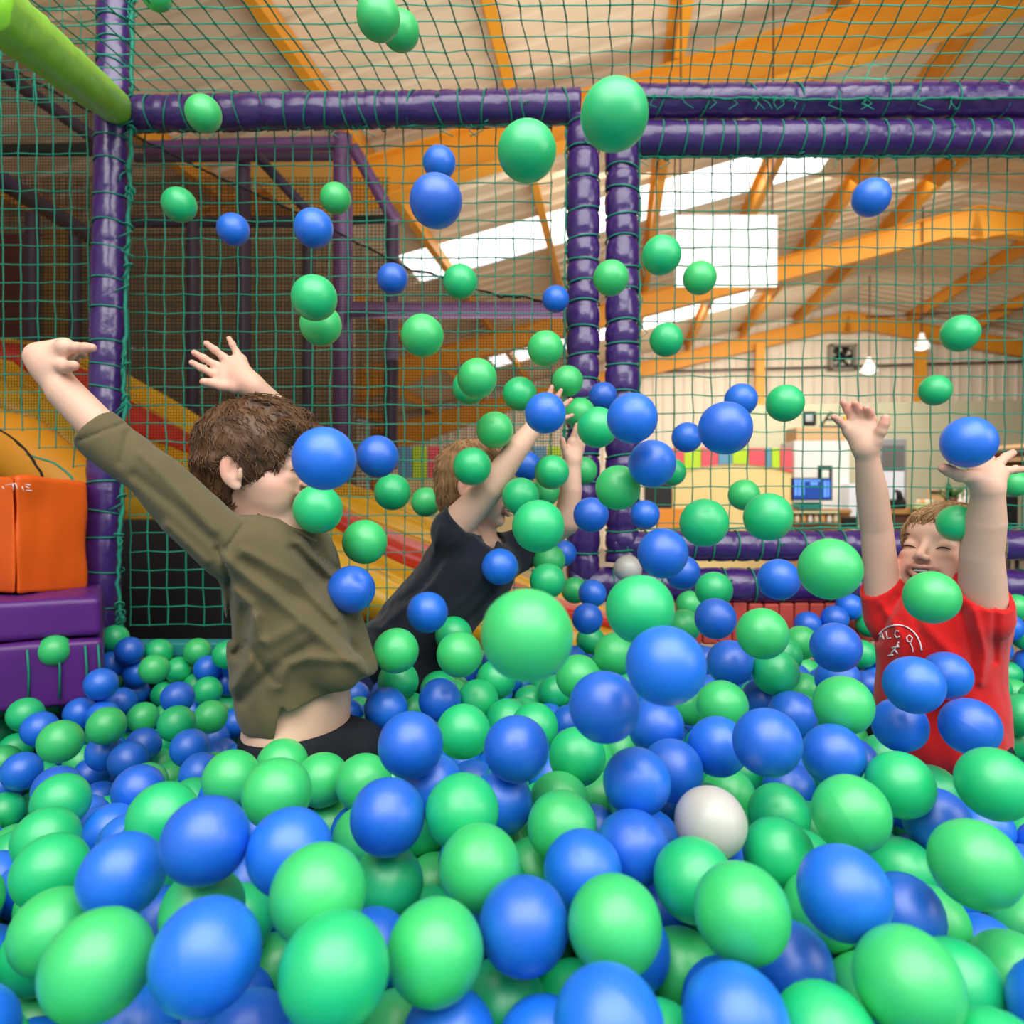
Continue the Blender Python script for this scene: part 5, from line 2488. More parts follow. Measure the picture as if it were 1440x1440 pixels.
[-302,441,609,1],
[-228,432,617,1],
[-153,438,616,1],
[-82,447,639,1],
[-8,455,631,1],
[111,449,631,0],
[177,456,680,1],
[242,409,684,0],
[285,454,634,0],
[365,442,647,1],
[445,442,649,1],
[526,448,630,0],
[601,437,630,1],
[673,431,608,1],
[756,440,612,1],
[-782,511,585,0],
[-709,515,597,0],
[-647,473,592,0],
[-562,506,596,0],
[-487,507,584,1],
[-414,519,594,0],
[-340,504,620,0],
[-268,511,601,1],
[-197,500,622,0],
[-122,507,617,1],
[-33,529,624,0],
[53,495,645,0],
[121,505,689,1],
[188,533,674,1],
[259,523,650,0],
[332,515,636,0],
[405,506,649,0],
[479,508,640,0],
[575,506,637,1],
[646,527,630,1],
[708,497,599,1],
[-840,553,561,1],
[-748,579,586,1],
[-673,580,591,0],
[-599,571,594,0],
[-524,571,595,0],
[-452,580,616,1],
[-342,579,615,0],
[-275,612,632,1],
[-214,570,642,1],
[-143,578,620,1],
[-47,590,667,1],
[24,572,648,1],
[101,552,634,1],
[170,605,680,1],
[223,585,631,1],
[299,582,620,0],
[371,571,667,1],
[454,573,591,1],
[527,551,601,0],
[606,587,610,1],
[694,570,592,0],
[765,581,614,1],
[836,566,590,0],
[-849,627,563,1],
[-774,639,549,1],
[-708,646,592,1],
[-636,642,612,1],
[-562,633,613,0],
[-488,643,601,1],
[-397,630,607,1],
[-326,648,590,1],
[-250,662,582,1],
[-209,645,648,0],
[-97,637,629,0],
[-11,629,614,1],
[62,669,677,1],
[105,627,633,0],
[175,640,612,1],
[263,648,630,0],
[334,636,659,1],
[419,654,616,1],
[466,610,655,1],
[532,624,617,1],
[654,641,629,1],
[716,642,587,0],
[812,639,604,0],
[881,625,568,0],
[-896,686,545,1],
[-822,696,553,0],
[-751,705,575,1],
[-664,699,561,0],
[-584,693,574,1],
[-511,717,613,1],
[-439,700,598,0],
[-366,711,595,0],
[-294,712,619,1],
[-220,715,625,1],
[-145,696,633,1],
[-74,704,652,1],
[1,697,644,1],
[89,708,619,1],
[147,675,671,1],
[211,700,642,0],
[308,705,647,1],
[371,710,607,1],
[479,697,606,1],
[548,692,645,1],
[602,683,594,0],
[689,710,607,1],
[759,688,627,1],
[848,703,590,0],
[917,691,562,0],
[-922,798,515,1],
[-863,757,536,1],
[-788,762,538,0],
[-722,774,574,0],
[-643,766,587,0],
[-571,760,606,0],
[-498,779,573,1],
[-393,774,624,1],
[-321,773,582,0],
[-166,765,610,1],
[-104,773,651,1],
[-34,763,627,1],
[37,762,649,0],
[111,765,664,0],
[184,760,679,0],
[261,763,639,0],
[338,772,661,1],
[409,768,636,1],
[484,756,652,1],
[556,765,633,1],
[626,754,608,0],
[719,761,556,0],
[790,753,605,0],
[859,777,583,0],
[939,761,575,1],
[1016,773,565,0],
[-1062,816,454,0],
[-986,796,478,0],
[-885,852,476,1],
[-833,842,529,1],
[-761,832,547,1],
[-674,830,562,0],
[-594,827,581,0],
[-524,841,607,1],
[-456,816,623,0],
[-359,836,598,1],
[-285,838,604,1],
[-211,838,589,0],
[-162,831,645,0],
[-52,826,662,1],
[16,856,676,0],
[73,826,636,0],
[145,830,655,0],
[219,824,647,0],
[287,828,615,0],
[360,815,603,1],
[440,841,605,0],
[510,824,627,1],
[586,825,599,1],
[690,800,613,0],
[756,831,598,1],
[824,845,570,1],
[896,836,553,1],
[966,820,534,1],
[-1080,889,457,0],
[-1017,873,418,0],
[-958,864,464,0],
[-859,911,516,1],
[-784,902,520,1],
[-721,887,578,1],
[-641,897,573,1],
[-571,898,599,0],
[-462,875,579,1],
[-393,902,591,1],
[-325,899,622,0],
[-242,895,642,1],
[-172,898,613,0],
[-104,878,650,0],
[-33,892,632,0],
[43,888,606,0],
[110,917,630,1],
[211,893,620,1],
[279,894,651,0],
[354,888,619,1],
[428,903,646,0],
[498,898,620,1],
[574,898,610,1],
[654,874,617,1],
[719,895,577,0],
[782,907,538,1],
[868,905,561,1],
[944,894,554,0],
[1023,868,545,1],
[-1150,957,446,0],
[-1055,956,435,1],
[-979,947,444,1],
[-901,953,470,0],
[-808,976,520,1],
[-751,953,563,1],
[-603,961,573,1],
[-515,971,592,1],
[-444,953,610,1],
[-360,968,605,1],
[-284,961,633,1],
[-215,961,604,0],
[-154,962,647,0],
[-68,957,640,0],
[4,966,622,1],
[46,927,669,1],
[171,959,625,0],
[242,981,616,1],
[312,956,625,1],
[387,959,619,0],
[462,966,622,0],
[535,961,637,1],
[609,955,643,1],
[677,945,613,1],
[757,966,581,1],
[832,971,574,1],
[905,964,534,1],
[978,957,574,0],
[1050,938,562,0],
[1112,956,601,0],
[1194,975,631,1],
[-1165,1030,433,0],
[-1089,1023,433,0],
[-1010,1015,449,1],
[-935,1017,453,1],
[-852,1009,469,1],
[-802,1050,511,0],
[-704,1011,572,0],
[-632,1028,556,0],
[-557,1014,547,1],
[-474,1032,578,0],
[-363,1038,637,1],
[-260,1030,649,1],
[-186,1028,633,1],
[-109,1020,634,0],
[-34,1030,631,0],
[31,1026,668,0],
[104,1021,650,1],
[191,1032,638,1],
[264,1041,656,1],
[338,1021,650,1],
[416,1026,635,1],
[496,1032,623,1],
[568,1020,604,1],
[642,1011,606,0],
[698,1033,562,0],
[784,1038,563,1],
[855,1041,586,1],
[946,1024,551,1],
[1011,1036,586,0],
[1099,1030,610,0],
[1164,1042,645,1],
[-1290,1079,435,1],
[-1216,1084,425,0],
[-1124,1092,442,1],
[-1050,1108,436,0],
[-969,1090,454,0],
[-884,1093,461,1],
[-742,1083,542,0],
[-671,1103,555,0],
[-596,1096,559,0],
[-500,1102,571,0],
[-166,1095,659,0],
[-80,1089,638,0],
[15,1090,630,1],
[81,1096,666,1],
[155,1096,653,0],
[230,1092,612,0],
[301,1102,635,1],
[374,1087,645,1],
[456,1087,654,1],
[531,1096,642,1],
[599,1087,612,0],
[663,1104,577,1],
[738,1096,573,0],
[827,1100,549,0],
[906,1095,563,1],
[975,1102,591,0],
[1042,1108,624,1],
[1114,1098,644,1],
[1218,1092,634,0],
[-1322,1147,442,1],
[-1248,1148,448,0],
[-1176,1159,430,0],
[-1100,1164,441,1],
[-1002,1156,467,0],
[-927,1155,465,0],
[-854,1173,468,1],
[-770,1146,510,0],
[-693,1175,506,0],
[-623,1153,517,0],
[-535,1163,545,1],
[-458,1164,562,1],
[-407,1159,617,1],
[-94,1158,664,0],
[-25,1153,633,1],
[34,1158,679,1],
[90,1161,629,0],
[190,1154,622,0],
[272,1166,602,0],
[346,1161,621,1],
[416,1150,645,0],
[488,1156,626,1],
[571,1156,605,1],
[645,1164,622,0],
[711,1170,586,1],
[777,1157,551,1],
[866,1157,578,0],
[936,1176,599,0],
[1017,1168,587,1],
[1095,1155,600,0],
[1170,1150,638,1],
[1252,1158,620,0],
[1315,1130,649,1],
[-1341,1219,448,1],
[-1269,1216,426,1],
[-1197,1229,445,0],
[-1125,1235,426,1],
[-1055,1227,451,1],
[-982,1221,435,1],
[-909,1226,449,0],
[-817,1240,498,1],
[-750,1215,477,1],
[-659,1251,526,0],
[-594,1218,542,0],
[-496,1229,562,0],
[-424,1231,603,1],
[-358,1220,637,0],
[-287,1217,659,1],
[-214,1215,640,1],
[-154,1198,682,1],
[-71,1229,668,0],
[4,1233,672,0],
[70,1236,638,0],
[143,1214,623,0],
[218,1222,640,1],
[298,1220,651,0],
[384,1228,622,1],
[458,1225,635,0],
[531,1217,623,0],
[596,1252,607,1],
[666,1230,595,1],
[740,1236,606,0],
[817,1213,583,1],
[889,1230,574,0],
[984,1233,603,0],
[1067,1224,593,0],
[1136,1214,621,0],
[1210,1219,632,1],
[1274,1257,627,1],
[1340,1224,605,1],
[-1252,1288,444,0],
[-1162,1297,450,0],
[-938,1296,459,1],
[-864,1285,460,0],
[-785,1303,472,1],
[-710,1283,482,0],
[-398,1307,606,1],
[-257,1285,670,0],
[-182,1285,675,1],
[-112,1299,651,0],
[-37,1294,653,1],
[107,1303,621,0],
[179,1282,620,0],
[258,1283,658,1],
[328,1296,636,1],
[411,1298,641,1],
[515,1289,638,1],
[628,1319,610,1],
[711,1296,566,1],
[784,1277,560,0],
[835,1303,609,0],
[933,1287,594,0],
[1005,1304,615,1],
[1081,1295,617,0],
[1162,1285,623,1],
[1405,1269,619,0]]
# ================================================================ BALLS
R = .0375
def ball_mat(name, c, c2):
    m = mat(name, c, .5, .35, .18, 6, .06, 14, col2=c2, coat=.75); b = m.node_tree.nodes['Principled BSDF']; b.inputs['Coat Roughness'].default_value = .40; b.inputs['Coat IOR'].default_value = 1.75; return m
BM = {'g': [ball_mat('green_plastic', (.004, .56, .185), (.01, .52, .15)), ball_mat('light_green_plastic', (.035, .60, .16), (.03, .54, .14))],
      'b': [ball_mat('blue_plastic', (.002, .165, .82), (.002, .14, .74)), ball_mat('deep_blue_plastic', (.002, .13, .70), (.002, .11, .62))],
      'w': [ball_mat('white_plastic', (.56, .54, .49), (.5, .49, .45))]}
def ball_mesh(sub, name, dent=0, seed=0):
    bm = bmesh.new(); bmesh.ops.create_icosphere(bm, subdivisions=sub, radius=R)
    for v in bm.verts:
        # fine moulding seam and slight out-of-round
        n = v.co.normalized(); s = abs(n.z)
        k = 1 + (.006 if s < .018 else 0) + .012 * noise.noise(n * 1.3 + Vector((seed, 0, 0)))
        if dent:
            dd = (n - Vector((.5, -.6, .62)).normalized()).length
            k -= dent * math.exp(-(dd / .28) ** 2)
        v.co *= k
    me = bpy.data.meshes.new(name); bm.to_mesh(me); bm.free(); me.polygons.foreach_set('use_smooth', [True] * len(me.polygons)); return me
near = {c: [] for c in 'gbw'}
for c in 'gbw':
    for i, m_ in enumerate(BM[c]):
        for s_ in range(2):
            me = ball_mesh(5 if s_ == 0 else 4, 'ball_' + c, seed=i * 3 + s_); me.materials.append(m_); near[c].append(me)
dent_me = ball_mesh(5, 'dented_ball', .10, 4); dent_me.materials.append(BM['b'][1])
rb = random.Random(11)
CN = {'g': 'green', 'b': 'blue', 'w': 'white'}
def put_ball(p, c, label, group, me=None):
    me = me or rb.choice(near[c]); o = bpy.data.objects.new('plastic_ball', me); COL.objects.link(o); o.location = p
    o.rotation_euler = (rb.uniform(0, 6.28), rb.uniform(0, 6.28), rb.uniform(0, 6.28))
    return tag(o, label, 'ball', group)
for x, y, z, c, lab in FLY:
    o = put_ball((x, y, z), c, lab, 'plastic balls in the air')
    if "red-shirted child's hair" in lab: o.scale = (.78, .78, .78); o.location = P(1345, 736, 1.105)
    if 'touching the front of the olive shirt' in lab: o.data = dent_me; o.rotation_euler = (0, 0, 0)
# labels of the pit balls: band of rows, landmark column, then place in that patch
ORD = ['', 'second ', 'third ', 'fourth ', 'fifth ', 'sixth ', 'seventh ', 'eighth ', 'ninth ', 'tenth ', 'eleventh ', 'twelfth ']
def band(y):
    return ('far back' if y < 965 else 'back from the middle' if y < 1045 else 'halfway back' if y < 1140 else 'near the front' if y < 1270 else 'in the front row')
def colm(x, y):
    if y < 1045:
        return ('below the purple step' if x < 170 else 'left of the olive-shirted child' if x < 345 else 'left of the centre' if x < 720 else 'at the centre' if x < 900 else 'right of the centre' if x < 1140 else 'in front of the red-shirted child' if x < 1330 else 'at the right edge')
    return ('at the left edge' if x < 180 else 'left of centre' if x < 420 else 'just left of the middle' if x < 700 else 'in the middle' if x < 940 else 'around the white ball' if x < 1150 else 'right of the white ball' if x < 1300 else 'at the right edge')
groups = {}
for q in PIT: groups.setdefault((q[3], band(q[5]), colm(q[4], q[5])), []).append(q)
for (c, bn, cl), L in groups.items():
    L.sort(key=lambda q: q[4])
    for i, q in enumerate(L):
        if c == 'w': lab = 'the only white plastic ball lying among the green and blue ones'
        elif len(L) == 1: lab = 'the one %s pit ball %s %s' % (CN[c], bn, cl)
        else: lab = '%s%s pit ball from left, %s %s' % (ORD[i] if i else 'first ', CN[c], bn, cl)
        put_ball((q[0] / 1000, q[1] / 1000, q[2] / 1000), c, lab, 'plastic balls lying in the pit')
# the rest of the pit fill: one mesh
A_ = np.array([q[:3] for q in FILL]) / 1000.; B_ = [q[3] for q in FILL]
def ico(sub):
    bm = bmesh.new(); bmesh.ops.create_icosphere(bm, subdivisions=sub, radius=R); v = np.array([x.co[:] for x in bm.verts]); bm.verts.index_update()
    f = np.array([[y.index for y in x.verts] for x in bm.faces]); bm.free(); return v, f
I3, I2 = ico(3), ico(2)
vs, fs, mi, base = [], [], [], 0
for p, b in zip(A_, B_):
    v, f = I3 if (b & 2) else I2
    vs.append(v + p); fs.append(f + base); base += len(v); mi.append(np.full(len(f), (b & 1) * 2 + (int(p[0] * 1000) % 3 == 0)))
vs = np.vstack(vs); fs = np.vstack(fs); mi = np.concatenate(mi)
me = bpy.data.meshes.new('pit_ball_fill'); me.vertices.add(len(vs)); me.vertices.foreach_set('co', (vs - np.array([.2, 1, .42])).ravel())
me.loops.add(fs.size); me.loops.foreach_set('vertex_index', fs.ravel()); me.polygons.add(len(fs)); me.polygons.foreach_set('loop_start', np.arange(0, fs.size, 3)); me.polygons.foreach_set('loop_total', np.full(len(fs), 3))
for m_ in BM['g'] + BM['b']: me.materials.append(m_)
me.polygons.foreach_set('material_index', mi.astype('i4')); me.polygons.foreach_set('use_smooth', [True] * len(fs)); me.update(calc_edges=True); me.validate()
o = bpy.data.objects.new('pit_ball_fill', me); COL.objects.link(o); o.location = (.2, 1, .42)
tag(o, 'green and blue plastic balls filling the pit beneath and behind the others', 'balls', kind='stuff')
# ================================================================ CHILDREN: continuous surfaces from a smooth distance field
class Field:
    def __init__(s, lo, hi, h):
        s.lo = np.array(lo, dtype=np.float32); s.h = h; s.n = np.ceil((np.array(hi) - lo) / h).astype(int) + 1
        s.F = np.full(s.n, .08, dtype=np.float32)
    def win(s, c0, c1, pad):
        a = np.maximum(((np.minimum(c0, c1) - pad - s.lo) / s.h).astype(int), 0); b = np.minimum(((np.maximum(c0, c1) + pad - s.lo) / s.h).astype(int) + 2, s.n)
        if (b <= a).any(): return None
        ax = [s.lo[i] + s.h * np.arange(a[i], b[i], dtype=np.float32) for i in range(3)]
        return (slice(a[0], b[0]), slice(a[1], b[1]), slice(a[2], b[2])), ax[0][:, None, None], ax[1][None, :, None], ax[2][None, None, :]
    def mix(s, sl, d, k, sub):
        A = s.F[sl]
        if sub: d = -d; A = -A; d, A = -d, -A
        if sub:
            if k <= 0: s.F[sl] = np.maximum(A, d); return
            q = np.maximum(k - np.abs(A - d), 0) / k; s.F[sl] = np.maximum(A, d) + q * q * k * .25
        else:
            if k <= 0: s.F[sl] = np.minimum(A, d); return
            q = np.maximum(k - np.abs(A - d), 0) / k; s.F[sl] = np.minimum(A, d) - q * q * k * .25
    def cone(s, a, b, ra, rb, k=.01, sub=False):
        a = np.array(a, dtype=np.float32); b = np.array(b, dtype=np.float32); pad = max(ra, rb) + k + 3 * s.h + .012
        w_ = s.win(a, b, pad)
        if w_ is None: return
        sl, X, Y, Z = w_; ab = b - a; L = float(ab @ ab) + 1e-12
        t = np.clip(((X - a[0]) * ab[0] + (Y - a[1]) * ab[1] + (Z - a[2]) * ab[2]) / L, 0, 1)
        d = np.sqrt((X - a[0] - t * ab[0]) ** 2 + (Y - a[1] - t * ab[1]) ** 2 + (Z - a[2] - t * ab[2]) ** 2) - (ra + (rb - ra) * t)
        s.mix(sl, -d if sub else d, k, sub)
    def chain(s, pts, rs, k=.01):
        for i in range(len(pts) - 1): s.cone(pts[i], pts[i + 1], rs[i], rs[i + 1], k if i == 0 else .0006)
    def ell(s, c, r, Rm=None, k=.01, sub=False):
        c = np.array(c, dtype=np.float32); r = np.array(r, dtype=np.float32); m = float(r.max()); w_ = s.win(c, c, m + k + 3 * s.h + .012)
        if w_ is None: return
        sl, X, Y, Z = w_; X = X - c[0]; Y = Y - c[1]; Z = Z - c[2]
        if Rm is not None:
            R_ = np.array(Rm, dtype=np.float32); U = X * R_[0, 0] + Y * R_[1, 0] + Z * R_[2, 0]; V = X * R_[0, 1] + Y * R_[1, 1] + Z * R_[2, 1]; W = X * R_[0, 2] + Y * R_[1, 2] + Z * R_[2, 2]
        else: U, V, W = X, Y, Z
        k0 = np.sqrt((U / r[0]) ** 2 + (V / r[1]) ** 2 + (W / r[2]) ** 2); k1 = np.sqrt((U / r[0] ** 2) ** 2 + (V / r[1] ** 2) ** 2 + (W / r[2] ** 2) ** 2)
        d = k0 * (k0 - 1) / np.maximum(k1, 1e-6)
        s.mix(sl, -d if sub else d, k, sub)
    def grid(s):
        return [s.lo[i] + s.h * np.arange(s.n[i], dtype=np.float32) for i in range(3)]
    def near(s, band=.022):
        idx = np.nonzero(np.abs(s.F) < band); p = np.stack([s.lo[i] + s.h * idx[i] for i in range(3)], 1).astype(np.float32); return idx, p
    def mesh(s):
        F = s.F; ins = F < 0; nx, ny, nz = F.shape
        c = np.zeros((nx - 1, ny - 1, nz - 1), dtype=np.int8)
        for i in (0, 1):
            for j in (0, 1):
                for k in (0, 1): c += ins[i:nx - 1 + i, j:ny - 1 + j, k:nz - 1 + k]
        act = (c > 0) & (c < 8); I, J, K = np.nonzero(act); N = len(I)
        vid = np.full(act.shape, -1, dtype=np.int32); vid[I, J, K] = np.arange(N)
        acc = np.zeros((N, 3)); cnt = np.zeros(N); cor = [(i, j, k) for i in (0, 1) for j in (0, 1) for k in (0, 1)]
        for a in cor:
            for ax in range(3):
                if a[ax]: continue
                b = list(a); b[ax] = 1
                fa = F[I + a[0], J + a[1], K + a[2]]; fb = F[I + b[0], J + b[1], K + b[2]]; m = (fa < 0) != (fb < 0)
                t = np.where(m, fa / np.where(m, fa - fb, 1), 0); p = np.tile(np.array(a, float), (N, 1)); p[:, ax] = t
                acc += p * m[:, None]; cnt += m
        V = (np.stack([I, J, K], 1) + acc / cnt[:, None]) * s.h + s.lo
        quads = []
        for ax in range(3):
            o1, o2 = [(1, 2), (2, 0), (0, 1)][ax]
            sl0 = [slice(None)] * 3; sl1 = [slice(None)] * 3; sl0[ax] = slice(0, -1); sl1[ax] = slice(1, None)
            a_, b_ = ins[tuple(sl0)], ins[tuple(sl1)]; cr = a_ != b_; E = np.array(np.nonzero(cr)); 
            ok = (E[o1] > 0) & (E[o2] > 0) & (E[o1] < F.shape[o1] - 1) & (E[o2] < F.shape[o2] - 1); E = E[:, ok]
            d1 = np.zeros((3, 1), int); d1[o1] = 1; d2 = np.zeros((3, 1), int); d2[o2] = 1
            q = np.stack([vid[tuple(E)], vid[tuple(E - d1)], vid[tuple(E - d1 - d2)], vid[tuple(E - d2)]], 1)
            fl = ~a_[tuple(E)]; q[~fl] = q[~fl] 
            out = a_[tuple(E)]; q = np.where(out[:, None], q, q[:, ::-1]); quads.append(q)
        Q = np.vstack(quads); Q = Q[(Q >= 0).all(1)]
        return V, Q
def px_of(p):
    q = p - np.array(CAM); z = q @ np.array(FW); return 720 + FPX * (q @ np.array(RT)) / z, 720 - FPX * (q @ np.array(UP)) / z
def pnt(t): return np.array(P(*t))
def seg_dist(u, v, pts):
    best = np.full(u.shape, 1e9)
    for a, b in zip(pts[:-1], pts[1:]):
        a = np.array(a, float); b = np.array(b, float); ab = b - a; t = np.clip(((u - a[0]) * ab[0] + (v - a[1]) * ab[1]) / (ab @ ab), 0, 1)
        best = np.minimum(best, np.hypot(u - a[0] - t * ab[0], v - a[1] - t * ab[1]))
    return best
def smooth_noise(p, sc, seed=0):
    """cheap lattice value noise on arrays"""
    q = p * sc + seed * 17.3; i = np.floor(q).astype(np.int64); f = q - i; f = f * f * (3 - 2 * f); r = 0
    for dx in (0, 1):
        for dy in (0, 1):
            for dz in (0, 1):
                hsh = ((i[:, 0] + dx) * 73856093 ^ (i[:, 1] + dy) * 19349663 ^ (i[:, 2] + dz) * 83492791) & 0xffff
                hsh = (hsh * 40503 + 12345) & 0xffff
                w_ = (f[:, 0] if dx else 1 - f[:, 0]) * (f[:, 1] if dy else 1 - f[:, 1]) * (f[:, 2] if dz else 1 - f[:, 2]); r = r + w_ * (hsh / 32768. - 1)
    return r
def to_obj(name, V, Q, m, parent, colors=None, relax=1):
    o = from_data(name, V, Q, m, parent)
    if relax:
        s = o.modifiers.new('smooth', 'SMOOTH'); s.factor = .5; s.iterations = relax
    if colors is not None:
        a = o.data.color_attributes.new('tint', 'FLOAT_COLOR', 'POINT'); c = np.ones((len(V), 4), dtype=np.float32); c[:, :3] = colors; a.data.foreach_set('color', c.ravel())
    return o
def garment(fl, folds, noise_amp, noise_sc, thick, cuts, seed):
    """folds pressed into the field, then hollowed to cloth thickness and cut open at hem, cuffs and neck"""
    idx, p = fl.near(.03); u, v = px_of(p.astype(float)); add = np.zeros(len(p))
    for pts, wd, amp in folds: add -= 1.45 * amp * np.exp(-(seg_dist(u, v, pts) / wd) ** 2)
    if noise_amp:
        q = p.astype(float).copy(); q[:, 2] *= .55; q[:, 0] += q[:, 2] * .5
        add -= noise_amp * (smooth_noise(q, noise_sc, seed) + .45 * smooth_noise(q, noise_sc * 2.2, seed + 3))
    fl.F[idx] += add.astype(np.float32)
    fl.F = np.maximum(fl.F, -(fl.F + thick))
    for c, nrm, rad in cuts:       # half-space beyond c along nrm, within rad
        c = np.array(c); nrm = np.array(nrm) / np.linalg.norm(nrm); w_ = fl.win(c, c, rad)
        if w_ is None: continue
        sl, X, Y, Z = w_; d = (X - c[0]) * nrm[0] + (Y - c[1]) * nrm[1] + (Z - c[2]) * nrm[2]
        rr = np.sqrt((X - c[0]) ** 2 + (Y - c[1]) ** 2 + (Z - c[2]) ** 2) - rad
        fl.F[sl] = np.maximum(fl.F[sl], np.minimum(d, -rr).astype(np.float32))
def frame_from(fwd, pitch=0, roll=0):
    """columns: his left->(-x) ; X right of the face, Y forward, Z up"""
    f = Vector(fwd).normalized(); z = Vector((0, 0, 1)); x = f.cross(z).normalized(); z = x.cross(f)
    Rm = Matrix((x, f, z)).transposed(); Rm = Rm @ Matrix.Rotation(pitch, 3, 'X') @ Matrix.Rotation(roll, 3, 'Y')
    return np.array(Rm)
WM = 1.38
def head(S, O, Rm, s=1., mouth=1.):
    W = lambda x, y, z: O + Rm @ (np.array((x, y, z)) * s)
    E = lambda c, r, k=.01, sub=False, R2=None: S.ell(W(*c), np.array(r) * s, Rm if R2 is None else Rm @ R2, k * s, sub)
    E((0, -.010, .024), (.069, .080, .070), 0)
    E((0, .028, .030), (.058, .050, .052), .03)
    E((0, .026, -.036), (.051, .052, .056), .035)
    for q in (-1, 1):
        E((q * .035, .052, -.030), (.025, .024, .022), .018)
        E((q * .028, .050, -.055), (.022, .022, .020), .02)
    E((0, .066, -.077), (.019, .014, .013), .018)
    E((0, .074, .028), (.036, .010, .012), .02)
    for q in (-1, 1):
        E((q * .030, .092, .000), (.015, .011, .009), .012, True)
        E((q * .030, .0685, .001), (.0145, .0135, .012), .004)
        E((q * .030, .0835, -.004), (.013, .004, .0011), .0015, True)
        E((q * .032, .072, -.016), (.014, .008, .006), .010)
    S.cone(W(0, .080, .006), W(0, .095, -.022), .0050 * s, .0074 * s, .010 * s)
    for q in (-1, 1):
        E((q * .0095, .089, -.026), (.0062, .007, .0055), .005)
        E((q * .0055, .0945, -.0315), (.0028, .0035, .0025), .002, True)
    # mouth: open smile with lips
    n = 9; up = [W(x, .088 - abs(x) ** 2 * 22, -.0425 + abs(x) * .10) for x in np.linspace(-.022 * WM, .022 * WM, n)]
    lo = [W(x, .087 - abs(x) ** 2 * 22, -.0605 + abs(x) * .44 * mouth) for x in np.linspace(-.021 * WM, .021 * WM, n)]
    if mouth:
        E((0, .088, -.0505), (.0195, .016, .0085 * mouth), .004, True)
        for q in (-1, 1): E((q * .019, .079, -.0478), (.0095, .014, .0062 * mouth), .003, True)
    for L, r in ((up, .0036), (lo, .0042)):
        for i in range(n - 1): S.cone(L[i], L[i + 1], r * s, r * s, .004 * s)
    # ears
    for q in (-1, 1):
        t = math.radians(12); R2 = np.array([[math.cos(.35 * q), -math.sin(.35 * q), 0], [math.sin(.35 * q), math.cos(.35 * q), 0], [0, 0, 1]])
        E((q * .071, .000, -.006), (.0075, .019, .029), .006, R2=R2)
        E((q * .0785, .004, -.002), (.0055, .0115, .019), .003, True, R2=R2)
        S.cone(W(q * .0745, .014, -.008), W(q * .0735, .013, -.020), .0035 * s, .004 * s, .004 * s)
        S.cone(W(q * .0765, -.001, .008), W(q * .0765, -.004, -.010), .0024 * s, .002 * s, .002 * s)
        E((q * .070, .006, -.033), (.005, .008, .007), .006)
    return W
SKIN = np.array((.74, .46, .34))
def tint(V, spots):
    c = np.tile(SKIN, (len(V), 1)); 
    n = smooth_noise(V, 22, 2)[:, None]; c = c * (1 + .035 * n)
    for p, r, col, a in spots:
        w_ = a * np.exp(-(np.linalg.norm(V - np.array(p), axis=1) / r) ** 2)[:, None]; c = c * (1 - w_) + np.array(col) * w_
    return c
RED = (.82, .27, .20); LIP = (.60, .18, .15); DK = (.09, .015, .015)
def face_spots(W, mouth=1.):
    L = [(W(q * .038, .062, -.028), .022, RED, .55) for q in (-1, 1)] + [(W(q * .078, -.008, 0), .020, RED, .40) for q in (-1, 1)]
    L += [(W(0, .095, -.024), .010, RED, .30)]
    for x in np.linspace(-.018 * WM, .018 * WM, 11):
        L.append((W(x, .089 - x * x * 22, -.0425 + abs(x) * .1), .0042, LIP, .7)); L.append((W(x, .089 - x * x * 22, -.0605 + abs(x) * .42), .0046, LIP, .7))
    if mouth: L += [(W(x, .074, -.0505), .011, DK, 1.) for x in (-.022, -.012, -.004, .004, .012, .022)]
    return L
def face_parts(W, root, s, hair_m, mouth=1.):
    for q in (-1, 1):
        mb = MB(); pts = [W(q * .030 + t * .0125, .0825 - (t * .0125) ** 2 * 26, -.0062 + .0026 * (1 - t * t)) for t in np.linspace(-1, 1, 9)]
        mb.tube(pts, [.0005, .0010, .0013, .0014, .0015, .0014, .0013, .001, .0005], 6); mb.build('eyelash', M['lash'], root)
        mb = MB(); rd = random.Random(3 + q)
        for k in range(26):
            t = rd.uniform(-1, 1); b = W(q * .031 + t * .0135, .0805 - abs(t) * .004 - (.002 if q * t > 0 else 0), .0185 - .003 * t * t + rd.uniform(-.0012, .0012)); e = W(q * .031 + t * .0135 + q * .005, .0815 - abs(t) * .0045, .0195 - .003 * t * t + rd.uniform(-.001, .001)); mb.tube([b, e], [.0006, .0002], 3)
        mb.build('eyebrow', hair_m, root)
    if mouth:
        mb = MB()
        for k in range(10):
            x = -.0171 + k * .0038; yy = .0825 - x * x * 18; p = Vector(W(x, yy, -.0475)); ax = (Vector(W(x + .001, yy, -.0475)) - p).normalized(), (Vector(W(x, yy + .001, -.0475)) - p).normalized(), (Vector(W(x, yy, -.0465)) - p).normalized()
            t_ = MB(); t_.box(p, .0034 * s, .003 * s, .0052 * s, ax); t_.build('tooth', M['tooth'], root, bevel=.0008)
